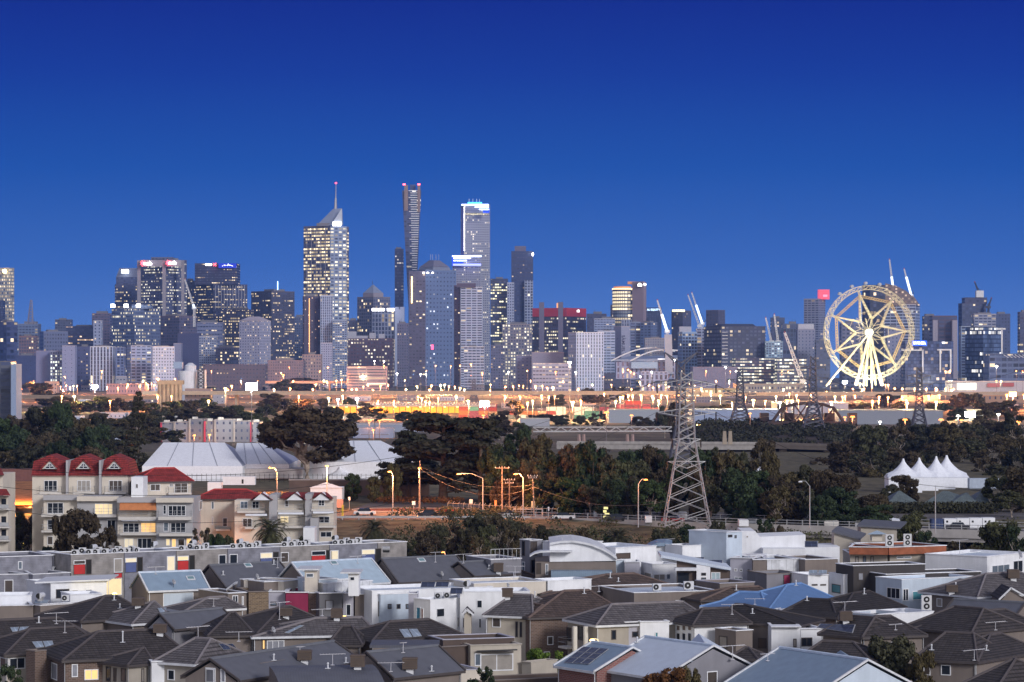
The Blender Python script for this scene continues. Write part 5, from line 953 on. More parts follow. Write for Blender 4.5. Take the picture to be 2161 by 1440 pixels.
for i in range(6): MB().tube([P(337+i*8.6, 866, d), P(337+i*8.6, 812, d)], 4.3*d/F, 12).build('silo_bay', mat('weathered_concrete', (.19, .17, .15), .9, .3, scale=.15), root)
hx(root, 'head_house', mat('weathered_concrete', (.3, .26, .22)), 331, 386, 803, 812, d-2, 10)
CC = {'r': (.30, .05, .05), 'm': (.22, .05, .10), 'g': (.08, .24, .22), 'o': (.40, .14, .06), 'w': (.5, .5, .5), 'b': (.08, .12, .28), 'k': (.16, .16, .17), 'p': (.42, .20, .20)}
CN = {'r': 'red', 'm': 'maroon', 'g': 'teal', 'o': 'orange-brown', 'w': 'white', 'b': 'blue', 'k': 'dark grey', 'p': 'faded pink'}
CC.update(w=(.62, .62, .64))
def container(x, y1, col, d, L_=6.1, rz=0, label=None, group='containers stacked in the yard', hh=2.6):
 s = d/F; root = thing('shipping_container', P(x, y1, d), label or 'x', 'shipping container', group); m = lined('container_'+col, tuple(v*.6 for v in CC[col]), .5, 'U', .6, .7, .7, .3)
 mb = MB().box(P(x, y1, d), L_-.1, 2.44, hh-.05, rz); o_ = P(x, y1, d)
 for sx in (-1, 1):
  for sy in (-1, 1): mb.box(o_+Matrix.Rotation(rz, 3, 'Z') @ Vector((sx*(L_/2-.1), sy*1.2, 0)), .22, .22, hh, rz)
 mb.build('body', m, root)
 if not label: ORDER.append((root, CN[col]+' shipping container in the yard below the freeway'))
 return root
dy = D(884); ph = 2.6*F/dy
yard = [(978, 'r', 3), (1000, 'm', 3), (1020, 'm', 3), (1105, 'w', 2), (1124, 'o', 2), (1142, 'o', 1), (1163, 'w', 3), (1184, 'w', 3), (1222, 'g', 3), (1243, 'g', 3), (1262, 'g', 2), (1275, 'p', 3), (1296, 'o', 2), (1317, 'r', 2), (1400, 'r', 1), (1530, 'r', 1), (1550, 'r', 1), (1120, 'k', 1), (1060, 'w', 1), (1082, 'k', 2)]
for x_, c_, n_ in yard:
 for k in range(n_): container(x_, 884-k*ph, c_ if k == 0 else RB.choice(c_*3+'romgw'), dy)
dy2 = D(868); ph = 2.6*F/dy2
for x_, n_ in ((1328, 3), (1346, 3), (1364, 2), (1310, 2), (1382, 1), (1020, 2), (1040, 2)):
 for k in range(n_): container(x_, 868-k*ph, 'rmr'[k], dy2)
for x_ in (1128, 1160, 1228, 1250, 1320, 1354):
 d = D(888); root = thing('rail_gantry', P(x_, 888, d), None, 'rail gantry', 'dark rail gantries before the container yard'); ORDER.append((root, 'dark portal gantry over the tracks before the container yard'))
 MB().tube([P(x_, 888, d), P(x_, 856, d)], .3, 4).build('post', dkmetal, root); MB().tube([P(x_+28, 888, d), P(x_+28, 856, d)], .3, 4).build('post', dkmetal, root); MB().tube([P(x_-1, 857, d), P(x_+29, 857, d)], .35, 4).build('beam', dkmetal, root)
low('long plain pale blue warehouse behind the lattice pylon', 1462, 1645, 866, 893, (.36, .38, .46), (300, 200), 0, 0, 0, name='warehouse', cat='warehouse')
low('pale shallow-roofed depot beside the container yard', 1285, 1400, 866, 893, (.40, .38, .36), (300, 200), 0, 0, 0, name='warehouse', cat='warehouse')
low('grey flat warehouse behind the rusty truss bridge', 1640, 1790, 852, 874, (.30, .31, .36), (300, 200), 0, 0, 0, name='warehouse', cat='warehouse')
low('wide grey shed roof behind the small lattice pylon', 1770, 1990, 868, 896, (.30, .29, .29), (300, 200), 0, 0, 0, name='warehouse', cat='warehouse')
low('pale sports hall with shallow arched roof among the far gums', 2025, 2075, 866, 888, (.42, .40, .38), (300, 200), 0, 0, 0, name='sports_hall', cat='sports hall')
low('pale low depot behind the cypress, lit by the small lamps', 745, 905, 897, 912, (.40, .38, .40), (300, 200), 0, 0, 0, name='depot', cat='depot')
low('light grey long carriage shed nearer than the pale depot', 745, 830, 905, 925, (.34, .34, .40), (300, 200), 0, 0, 0, name='depot', cat='depot')
low('low tin shed with an orange lit opening near the signal gantry', 1098, 1160, 885, 900, (.40, .36, .34), (300, 200), 0, 0, 0, name='shed', cat='shed')
wcs = [(.27, .25, .24), (.33, .31, .30), (.22, .2, .2)]
for i, (x0_, x1_, yt_, r_) in enumerate(((338, 366, 893, 1), (366, 398, 892, 0), (398, 430, 886, 0), (430, 452, 890, 1), (452, 492, 887, 0), (492, 528, 890, 0), (528, 548, 892, 1))):
 t = low(None, x0_, x1_, yt_, 933, wcs[i % 3], (13, 16), .3, .35, .08, .1, name='townhouse', cat='townhouse', group='townhouses behind the marquees'); ORDER.append((t, 'pale flat-roofed townhouse with small windows behind the great marquee'))
 d_ = D(933); hx(t, 'red_fin' if r_ else 'grey_fin', mat('fin_red', (.40, .05, .09)) if r_ else concrete, x0_, x0_+4, yt_-1, 933, d_-.6, 2); hx(t, 'roof_box', offw, x0_+8, x0_+18, yt_-6, yt_, d_+3, 4)
for x_, y_, w_ in ((205, 873, 60), (270, 873, 14), (310, 874, 30), (352, 881, 34), (215, 915, 30), (228, 925, 22), (150, 880, 20), (165, 845, 20)):
 t = low(None, x_, x_+w_, y_, y_+10, (.55, .55, .58), (9, 9), .3, .3, 0, name='white_roofed_house', cat='house', group='white roofs glimpsed among the trees'); ORDER.append((t, 'white roofed low house glimpsed among the trees'))
struct('railway_embankment', MB().hexa([P(1462, 940, 1120), P(1800, 940, 1120), P(1800, 940, 1500), P(1462, 940, 1500)], [P(1462, 893, 1420), P(1800, 893, 1420), P(1800, 893, 1500), P(1462, 893, 1500)]), mat('scrubby_bank', (.05, .035, .025), .95, .6, scale=.08))
v, f = blob_leaves([(Vector((X(RB.uniform(1465, 1790), 1120+300*q_), 1120+300*q_, 4.6+2.6*q_)), Vector((6, 4, 2.2))*RB.uniform(.5, 1.2)) for q_ in [i/150 for i in range(150)]], 12000, .8, RB); me = bpy.data.meshes.new('scrub'); me.from_pydata(v, [], f); me.materials.append(LM['dark'])
o = bpy.data.objects.new('undergrowth', me); COL.objects.link(o); tag(o, 'dark scrub covering the railway bank', 'undergrowth', kind='stuff')
d = 1380; rust = mat('rusty_steel', (.07, .045, .04), .7, .3); root = thing('truss_bridge', (X(1705, d), d, Z(893, d)), 'rusty dark railway truss bridge with arched top chords', 'truss bridge')
for off in (0, 9):
 mb = MB(); top = [(1628, 893), (1650, 862), (1675, 853), (1705, 851), (1735, 853), (1760, 861), (1782, 893)]
 mb.tube([P(x_, y_, d+off) for x_, y_ in top], .75, 5); mb.tube([P(1620, 893, d+off), P(1790, 893, d+off)], .8, 5)
 for i in range(1, 6): x_, y_ = top[i]; mb.tube([P(x_, y_, d+off), P(x_, 893, d+off)], .45, 4); nx = top[i+1][0] if i < 3 else top[i-1][0]; mb.tube([P(x_, y_, d+off), P(nx, 893, d+off)], .45, 4)
 mb.build('truss', rust, root)
MB().hexa([P(1600, 899, d-1), P(1800, 899, d-1), P(1800, 899, d+11), P(1600, 899, d+11)], [P(1600, 893, d-1), P(1800, 893, d-1), P(1800, 893, d+11), P(1600, 893, d+11)]).build('deck', rust, root)
for x_ in (1614, 1665, 1750, 1800): hx(root, 'brick_pier', rust, x_-9, x_+9, 872, 898, d+14, 6)
d = 1330; root = thing('signal_gantry', (X(1280, d), d, 0), 'long pale steel lattice gantry spanning the railway', 'signal gantry')
for off in (0, 5):
 mb = MB(); mb.tube([P(1125, 902, d+off), P(1418, 901, d+off)], .35, 4).tube([P(1125, 911, d+off), P(1418, 910, d+off)], .45, 4)
 for i in range(20): x_ = 1125+i*14.6; mb.tube([P(x_, 911 if i % 2 else 902, d+off), P(x_+14.6, 902 if i % 2 else 911, d+off)], .25, 4)
 mb.build('lattice_beam', galv, root)
for x_ in (1222, 1232, 1324, 1335): MB().tube([P(x_, 936, d-60), P(x_, 917, d-60)], .9, 5, .6).build('leg', pink, root)
for x_ in (1529, 1541):
 o = MB().tube([P(x_, 938, 1000), P(x_, 910, 1000)], 1.1, 4, .75).build('concrete_post', tanc, org=P(x_, 938, 1000)); tag(o, None, 'concrete post', 'tapered concrete posts'); ORDER.append((o, 'tapered pale concrete post beside the railway bank'))
def pylon(label, x, yb, yt, d, wb, ytw, m, arms, r_=.10):
 z0 = Z(yb, d); s = d/F; root = thing('lattice_pylon', (X(x, d), d, z0), label, 'power pylon', 'power pylons'); mb = MB(); c0 = P(x, yb, d); c1 = P(x, ytw, d); c2 = P(x, yt, d); wt = wb*.24*s
 lattice(mb, c0, c1, wb*s, wt*1.5, 6, r_); lattice(mb, c1, c2, wt*1.5, wt, 9, r_*.8); mb.build('tower_body', m, root)
 for y_, hw, dr in arms:
  a = MB()
  for sg in (-1, 1):
   tip = P(x+sg*hw, y_+dr, d); b_ = P(x, y_, d)
   for dy_ in (-1, 1): a.tube([b_+Vector((0, dy_*wt*.5, 0)), tip], r_*1.1, 4).tube([b_+Vector((0, dy_*wt*.5, -abs(hw)*s*.22-.5)), tip], r_, 4)
   for k in (1, 2, 3): q = b_.lerp(tip, k/4); a.tube([q, q-Vector((0, 0, (abs(hw)*s*.22+.5)*(1-k/4)))], r_*.8, 3)
  a.build('crossarm', m, root)
  for sg in (-1, 1): tip = P(x+sg*hw, y_+dr, d); MB().tube([tip, tip-Vector((0, 0, 1.6))], .13, 5).build('insulator', black, root)
 return root
pylon('big pale steel pylon with splayed braced legs beside the overpass', 1449, 1108, 785, 541, 96, 930, galv, [(974, 40, 0), (925, 30, 2), (862, 62, 8), (800, 62, 12)], .068)
pylon('dark pylon with V-shaped horns directly behind the big pale pylon', 1437, 1010, 770, 880, 60, 900, mat('dark_steel', (.10, .10, .13), .5), [(766, 34, -22), (802, 55, 4), (866, 50, 6)], .22)
pylon('grey pylon beyond the plain blue warehouse', 1562, 895, 778, 1500, 44, 850, mat('dark_steel', (.1, .1, .13)), [(800, 28, 2), (828, 34, 3), (845, 30, 3)], .25)
pylon('brown pylon standing before the truss bridge', 1716, 905, 752, 1300, 44, 850, mat('dark_steel', (.1, .1, .13)), [(772, 26, 3), (795, 30, 3), (818, 26, 3)], .22)
pylon('slender pylon rising from the far bank gums', 1940, 926, 775, 1210, 40, 860, mat('dark_steel', (.1, .1, .13)), [(790, 24, 3), (808, 28, 3), (828, 24, 3)], .2)
pylon('thin pylon amid the freeway lamps before the blue crowned tower', 1000, 850, 800, 2600, 22, 830, mat('dark_steel', (.1, .1, .13)), [(804, 12, 0), (812, 14, 0)], .25)
def wire(label, pts3, sag, r_=.03, m=black):
 a, b = pts3; pts = []
 for k in range(25): t_ = k/24; p = a.lerp(b, t_); p = p-Vector((0, 0, sag*4*t_*(1-t_))); pts.append(p)
 o = MB().tube(pts, r_, 3).build('power_line', m, org=a); tag(o, label, 'power line', 'power lines'); return o
for i, (xa, ya, da, xb, yb, db, sg) in enumerate(((1387, 812, 541, -200, 1000, 420, 10), (1387, 870, 541, -200, 1040, 420, 11), (1511, 812, 541, 2400, 900, 470, 8), (1511, 870, 541, 2400, 985, 470, 8), (1399, 800, 541, -200, 960, 420, 9),
                                                   (1382, 806, 880, 1110, 828, 1300, 5), (1492, 806, 880, 1716, 795, 1300, 6), (1487, 872, 880, 1745, 820, 1300, 6), (1740, 795, 1300, 1940, 808, 1210, 5), (1966, 808, 1210, 2300, 700, 1300, 7))):
 ORDER.append((wire(None, (P(xa, ya, da), P(xb, yb, db)), sg, .04 if da < 600 else .09), 'thin sagging power line strung from the pylons'))
wp_ = mat('wire_pale', (.16, .16, .17), .5)
wire('slack pale cable from the tall timber pole to the leaning pole', (P(888, 990, 595), P(1128, 1028, 570)), 3.2, .03, wp_); wire('slack pale cable from the leaning pole toward the pylon', (P(1128, 1028, 570), P(1420, 1055, 541)), 2.2, .03, wp_); wire('thin cable above the slack pale one', (P(888, 985, 595), P(1128, 1022, 570)), 2, .025, wp_)
def ppole(x, yt, yb, arms, label, lean=0):
 d = D(yb, 5); root = thing('power_pole', (X(x, d), d, 5), label, 'power pole', 'power poles by the street'); MB().tube([P(x, yb, d), P(x+lean, yt, d)], .17, 7, .11).build('pole', mat('timber_pole', (.2, .16, .14), .9, .2), root)
 for y_, w_ in arms:
  MB().box(P(x+lean, y_, d), w_*d/F*2, .14, .16).build('crossarm', mat('timber_pole', (.2, .16, .14)), root)
  for k in (-1, -.4, .4, 1): q = P(x+lean+k*w_, y_-.4, d); MB().tube([q, q+Vector((0, 0, .3))], .06, 5).build('insulator', white, root)
ppole(1059.5, 984, 1090, [(989, 14)], 'tall power pole with one wide crossarm'); ppole(1075, 1010, 1086, [(1014, 11), (1021, 8)], 'short power pole with double crossarms'); ppole(1128, 1003, 1093, [(1006, 10), (1010, 8)], 'leaning timber power pole with cluttered top', -4)
ppole(791, 885, 965, [(918, 30)], 'distant T-shaped pole with wide thin arm above the marquee'); ppole(886, 972, 1084, [], 'tall plain timber pole beside the orange lamp')
tentw = mat('marquee_fabric', (.74, .77, .84), .6, .06); tentg = mat('marquee_glazing', (.30, .32, .40), .4, .1)
def gable_tent(label, x0, x1, ye, yr, yb, xr0, xr1, z, dep):
 d = D(yb, z); root = thing('marquee', (X((x0+x1)/2, d), d, z), label, 'marquee', 'great white marquees'); e0, e1, b0, b1 = P(x0, ye, d), P(x1, ye, d), P(x0, yb, d), P(x1, yb, d); w_ = Vector((0, dep, 0)); dr = d+dep/2; r0, r1 = P(xr0, yr, dr), P(xr1, yr, dr)
 MB().hexa([b0, b1, b1+w_, b0+w_], [e0, e1, e1+w_, e0+w_]).build('walls', tentw, root)
 MB().face([e0, e1, r1, r0]).face([e1+w_, e0+w_, r0, r1]).face([e0+w_, e0, r0]).build('roof', tentw, root); MB().face([e1, e1+w_, r1]).build('gable_end', tentg if 'glaz' in label else tentw, root)
 mb = MB()
 for k in range(1, 4): t_ = k/4; mb.tube([e0.lerp(e1, t_)+Vector((0, -.05, .05)), r0.lerp(r1, t_)+Vector((0, -.05, .08))], .09, 4)
 mb.build('roof_seams', mat('seam_grey', (.35, .37, .42)), root); return root
gable_tent('great white marquee with a glazed grey gable end behind the red hip roof', 300, 512, 984, 934, 1015, 345, 474, 5, 40)
gable_tent('white marquee half hidden by the spreading gum, glazed gable showing', 490, 610, 980, 935, 1012, 500, 560, 5, 42)
gable_tent('white marquee with a broad pale end facing the dark cypress', 640, 860, 975, 930, 1011, 690, 803, 5, 44)
def peak(label, x, yp, ye, yb, w, z, group='small peaked canopies', door=0):
 d = D(yb, z); s = d/F; root = thing('peaked_marquee', (X(x, d), d, z), label, 'peaked marquee', group); hw = w/2*s; c = P(x, yb, d)+Vector((0, hw, 0)); ze = Z(ye, d); zp = Z(yp, d+hw); mb = MB(); rings = []
 for k in range(7):
  t_ = k/6; r_ = hw*((1-t_)**1.7*.94+.06*(1-t_)+.04); zz = ze+(zp-ze)*t_; rings.append([Vector((c.x+math.cos(a_*math.pi/8+math.pi/8)*r_*(1.3 if t_ < .2 else 1.1), c.y+math.sin(a_*math.pi/8+math.pi/8)*r_, zz)) for a_ in range(16)])
 rings[0] = [Vector((c.x+max(-1, min(1, 1.42*math.cos(a_*math.pi/8+math.pi/8)))*hw, c.y+max(-1, min(1, 1.42*math.sin(a_*math.pi/8+math.pi/8)))*hw, ze)) for a_ in range(16)]
 for a, b in zip(rings, rings[1:]):
  for i in range(16): j = (i+1) % 16; mb.face([a[i], a[j], b[j], b[i]])
 mb.face(rings[-1]); mb.build('canopy', tentw, root, smooth=False)
 if yb > ye+3: MB().box((c.x, c.y, z), hw*1.96, hw*1.96, ze-z-.02).build('walls', tentw, root)
 for k in range(door): MB().box((c.x+(-.1+.55*k)*hw, c.y-hw*.98-.05, z), 7*s*.7, .12, (yb-ye)*s*.8).build('doorway', black, root)
 return root
for x_, y_ in ((377, 972), (430, 970), (483, 972)): ORDER.append((peak(None, x_, y_, 990, 1013, 52, 5), 'small peaked white canopy before the glazed marquee'))
ORDER.append((peak(None, 716, 985, 1004, 1012, 44, 5), 'small peaked white canopy before the glazed marquee'))
PM = 'tall peaked marquees above the hip roofs'
for x_, y_, w_, yb, dr_, lb in ((1911, 968, 72, 1040, 0, 'tall peaked white marquee partly hidden by a dark tree'), (1945, 966, 72, 1036, 1, 'tall peaked white marquee with one wide dark doorway'), (1981, 963, 72, 1033, 1, 'peaked white marquee with a narrow dark doorway, third of four'), (2004, 961, 84, 1030, 1, 'peaked white marquee at the end next to the pale blue wall')):
 peak(lb, x_, y_, 1008, yb, w_, 5, PM, dr_)
peak('lone peaked white canopy showing through the trees', 1609, 977, 998, 1004, 40, 5, PM)
one('screen_wall', mat('pale_blue_wall', (.36, .42, .52)), 2046, 2108, 1010, 1032, D(1036, 5), 3, 'pale blue boundary wall beside the peaked marquees', 'wall')
one('annexe', mat('annexe_cream', (.45, .43, .44)), 500, 640, 990, 1010, D(1013, 5), 12, 'low cream annexe joining the marquees under the gum', 'annexe')
mb = MB(); d = D(1018, 5); root = thing('security_fence', P(600, 1018, d), 'black post security fence in front of the marquees', 'fence')
for i in range(46): mb.tube([P(395+i*10.2, 1019, d), P(395+i*10.2, 1000, d)], .06, 4)
mb.build('posts', black, root); MB().tube([P(395, 1003, d), P(856, 1003, d)], .05, 4).tube([P(395, 1012, d), P(856, 1012, d)], .04, 4).build('rails', black, root)
root, _ = one('retaining_wall', mat('brown_retaining_wall', (.12, .09, .08), .9, .2, scale=.3), 610, 906, 1014, 1046, D(1048, 5), 3, 'long dark brown retaining wall beneath the marquee grounds', 'retaining wall'); hx(root, 'coping', concrete, 609, 907, 1012.5, 1014, D(1048, 5)-.1, 3.2)
root, _ = one('sound_wall', mat('purple_brown_wall', (.13, .07, .07), .9, .15), -20, 70, 990, 1016, 640, 3, 'dark purple-brown wall above the bare orange bank', 'wall')
struct('bare_bank', MB().hexa([P(-30, 1066, 585), P(70, 1066, 585), P(70, 1060, 638), P(-30, 1060, 638)], [P(-30, 1058, 590), P(70, 1058, 590), P(70, 1016, 636), P(-30, 1016, 636)]), mat('bare_earth', (.30, .13, .06), .95, .35, scale=.6))
for i in range(3):
 ld = bpy.data.lights.new('bank_lamp', 'POINT'); ld.energy = 9000; ld.color = (1, .35, .06); ld.shadow_soft_size = .4; lo = bpy.data.objects.new('bank_lamp', ld); COL.objects.link(lo); lo.location = P(5+i*26, 1035, 585)
root, _ = one('portable_cabin', white, 470, 538, 1006, 1024, D(1026, 5), 3, 'long white portable cabin with small vents', 'portable cabin'); hx(root, 'vent', black, 510, 514, 1012, 1021, D(1026, 5)-.05, .2)
one('portable_cabin', white, 438, 466, 1018, 1042, D(1046, 5)-20, 4, 'square white cabin with a door light below the marquee fence', 'portable cabin')
root, _ = one('sales_kiosk', white, 655, 722, 1030, 1056, D(1062, 5), 8, 'small white gabled building behind the red roofs', 'kiosk')
d = D(1062, 5); MB().hexa([P(652, 1030, d-.3), P(725, 1030, d-.3), P(725, 1030, d+9), P(652, 1030, d+9)], [P(688, 1018, d-.3), P(689, 1018, d-.3), P(689, 1018, d+9), P(688, 1018, d+9)]).build('roof', tentw, root)
one('brick_wall', brick('pink_brick', (.40, .20, .17), (.34, .17, .15), (.4, .35, .3)), 700, 724, 1054, 1072, D(1074, 5), 1, 'short pink brick wall by the turning lane', 'wall')
def sign(x, yt, yb, w, h, m, label, cat='road sign', z=5):
 d = D(yb, z); root = thing('road_sign', (X(x, d), d, z), label, cat, 'signs and posts by the street'); MB().tube([P(x, yb, d), P(x, yt, d)], .05, 5).build('post', galv, root); hx(root, 'panel', m, x-w/2, x+w/2, yt, yt+h, d-.1, .06)
sign(737, 1049, 1076, 4, 7, white, 'small white sign on a thin post by the turning lane'); sign(873, 1058, 1084, 7, 8, white, 'white square sign beside the timber pole'); sign(994, 1054, 1086, 7, 9, steelw, 'grey sign board by the chain fence')
sign(1046, 1056, 1086, 5, 12, mat('sign_orange', (.6, .25, .08)), 'narrow orange lit sign by the gate'); sign(1125, 1058, 1092, 8, 14, mat('sign_cream', (.6, .5, .3)), 'cream notice board in front of the leaning pole')
sign(1158, 1070, 1094, 3, 8, white, 'slim white marker post by the chain fence'); root, _ = one('bollard', mat('bollard_yellow', (.65, .42, .05)), 721, 725, 1066, 1094, D(1096, 5), .5, 'yellow post at the mouth of the street', 'bollard')
root, _ = one('stopping_sign', black, 1272, 1284, 1068, 1094, D(1098, 5), .6, 'yellow and white speckled display board against the dark trees', 'display board')
for k, (a, b, c_, e) in enumerate(((1274, 1283, 1070, 1075), (1273, 1280, 1077, 1082), (1276, 1286, 1083, 1087), (1273, 1279, 1089, 1093))): hx(root, 'lit_panel', mat('board_yellow', (.8, .75, .3), emit=(1, .9, .4), es=.7), a, b, c_, e, D(1098, 5)-.1-k*.003, .05)
mb = MB(); d = 590; root = thing('chain_fence', (X(1000, d), d, 5), 'chain link fence with cranked posts climbing the bank', 'fence')
for i in range(22): x_ = 945+i*11; p = P(x_, 1066+i*1.4, d-i*1.2); p.z = 5; mb.tube([p, p+Vector((0, 0, 1.9)), p+Vector((.3, 0, 2.3))], .05, 4)
mb.build('posts', galv, root); a, b = P(945, 1060, d), P(1176, 1085, d-25); MB().tube([Vector((a.x, a.y, 6.9)), Vector((b.x, b.y, 6.9))], .035, 3).tube([Vector((a.x, a.y, 6)), Vector((b.x, b.y, 6))], .03, 3).build('rails', galv, root)
root = thing('gate_frame', P(1108, 1092, 570), 'boxy steel gate frame beside the leaning pole', 'gate'); d = 571
for x_ in (1083, 1145): MB().tube([P(x_, 1094, d), P(x_, 1075, d)], .12, 5).build('post', galv, root)
MB().tube([P(1083, 1075, d), P(1145, 1075, d)], .12, 5).build('top_bar', galv, root); hx(root, 'brick_block', pink, 1130, 1144, 1087, 1098, d-2, 1.5)
for x_, y_, w_ in ((1253, 1079, 8), (1362, 1090, 14), (1420, 1082, 30), (1560, 1098, 20), (1740, 1100, 30)):
 t, _ = one('site_cabin', white if x_ != 1740 else offw, x_, x_+w_, y_, y_+13, D(y_+14, 5), 4, None, 'site cabin', 'cabins behind the overpass'); ORDER.append((t, 'small pale cabin glimpsed behind the overpass'))
for i in range(5):
 0 and container(1992+i*25.5, 1117, 'b' if i == 0 else 'w', 532, 2.2, 0, ['blue container at the end of the white cabin row by the overpass', None, None, None, None][i], 'white cabins beyond the overpass', 1.9) if i == 0 else None
for i in range(4):
 root, _ = one('site_container', white, 1993+i*27, 2019+i*27, 1095-i*.6, 1116, 531, 2.6, None, 'site container', 'white containers beyond the overpass'); ORDER.append((root, 'white site container in the row beyond the overpass')); hx(root, 'vent', black, 1997+i*27, 2001+i*27, 1099, 1103, 530.95, .1)
root, _ = one('site_container', lined('container_b', tuple(v*.6 for v in CC['b']), .5, 'U', .6, .7, .7, .3), 1966, 1991, 1096, 1117, 531, 2.6, 'blue site container at the end of the white row beyond the overpass', 'site container', 'white containers beyond the overpass')
peak('white dome tent glimpsed behind the wispy gum', 1875, 1087, 1098, 1112, 50, 5, 'small peaked canopies'); 
car = thing('parked_car', (0, 0, 0), None, 'car', 'cars parked below the freeway'); cpt = mat('car_paint', (.4, .4, .42), .3); q = [(-2.2, -.9), (2.2, -.9), (2.2, .9), (-2.2, .9)]
MB().hexa([(a, b, .3) for a, b in q], [(a*.98, b*.96, .85) for a, b in q]).build('body', cpt, car); MB().hexa([(a*.62-.1, b*.92, .851) for a, b in q], [(a*.42-.1, b*.8, 1.4) for a, b in q]).build('cabin', glassd, car)
for a in (-1.4, 1.4):
 for b in (-.86, .86): MB().tube([(a, b-.1, .33), (a, b+.1, .33)], .33, 10).build('wheel', black, car)
reg(car); RC = random.Random(4)
for i in range(70):
 o = car if i == 0 else copy_tree(car); d = RC.choice((2200, 2260, 2560, 2620, 2700, 3100)); x = RC.uniform(30, 2140); o.location = (X(x, d+RC.uniform(-20, 20)), d, .05); o.rotation_euler = (0, 0, RC.choice((0, 3.14, .2))); ORDER.append((o, 'small car parked below the freeway lamps'))
cps = [mat('car_paint_'+a, b, .3) for a, b in (('white', (.6, .6, .62)), ('dark', (.03, .03, .04)), ('red', (.3, .03, .03)), ('silver', (.35, .37, .4)))]
for i, (x, d, z) in enumerate(((770, 578, 5.03), (905, 572, 5.03), (945, 584, 5.03), (1068, 570, 5.03), (1190, 561, 5.07), (1300, 556, 5.07), (1420, 551, 5.07), (1590, 543, 5.07), (1830, 533, 5.07), (2020, 526, 5.07))):
 o = copy_tree(car); o['group'] = 'cars on the street and overpass'; o.location = (X(x, d), d, z); o.rotation_euler = (0, 0, 3.14*(i % 2)-(.10 if x > 1150 else 0)); ORDER.append((o, 'car driving along the lit street or overpass'))
 b = [c for c in o.children if c.name.startswith('body')]
 if b: b[0].data = b[0].data.copy(); b[0].data.materials[0] = cps[i % 4]
TILE = {'brown': (.085, .062, .055), 'dark': (.052, .045, .047), 'grey': (.115, .105, .112), 'black': (.032, .028, .03), 'red': (.26, .035, .035)}
def roofm(k):
 if k in TILE: return lined('tiles_'+k, TILE[k], .46, 'V', 1.0, .8, .42, .30, .42, .16)
 if k == 'sky': return lined('pale_blue_steel_roof', (.36, .46, .56), .25, 'U', .5, .5, .82, .12, var=.09)
 if k == 'blue': return lined('blue_steel_roof', (.10, .19, .38), .25, 'U', .5, .5, .82, .12, var=.09)
 if k == 'bgrey': return lined('blue_grey_steel_roof', (.22, .30, .40), .25, 'U', .5, .5, .82, .12, var=.09)
 if k == 'white': return lined('white_steel_roof', (.55, .62, .72), .25, 'U', .5, .5, .85, .12, var=.06)
 if k == 'slate': return lined('slate_steel_roof', (.105, .11, .135), .25, 'U', .5, .6, .85, .12, var=.1)
 if k == 'green': return lined('grey_green_roof', (.11, .14, .145), .5, 'U', .4, .55, .8, .15)
WALL = {'w': (.76, .78, .82), 'c': (.60, .55, .48), 'g': (.22, .22, .25), 't': (.20, .17, .155), 'b': (.10, .075, .065), 'l': (.40, .40, .47), 'bg': (.26, .31, .38), 'k': (.055, .05, .05), 'm': (.26, .03, .08), 's': (.46, .42, .36), 'pb': (.5, .58, .68), 'dg': (.14, .14, .155), 'o': (.36, .33, .29)}
def wallm(k):
 if k == 'brick': return brick('brown_brick', (.16, .105, .085), (.11, .075, .062), (.22, .19, .17))
 if k == 'brick2': return brick('yellow_brick', (.22, .16, .10), (.10, .07, .05), (.28, .23, .18))
 if k == 'rbrick': return brick('red_brick', (.24, .09, .08), (.18, .07, .065), (.28, .24, .22))
 if k == 'timber': return lined('timber_cladding', (.30, .10, .05), .15, 'V', .4, .6, .7, .1)
 if k == 'sg': return lined('grey_boards', (.28, .265, .26), .22, 'V', .4, .8, .75, .1)
 if k == 'sb': return lined('blue_grey_boards', (.22, .225, .27), .22, 'V', .4, .8, .75, .1)
 if k == 'panel': return lined('white_panels', (.56, .58, .62), 1.1, 'U', .2, .6, .7, .04)
 return mat('render_'+k, WALL[k], .85, .09, scale=.5, streak=.09)
fascia = mat('fascia_dark', (.07, .06, .06), .6); gutterw = mat('gutter_white', (.6, .62, .66), .6)
NICK = {}
def H2(v): return Vector((v.x, v.y, 0))
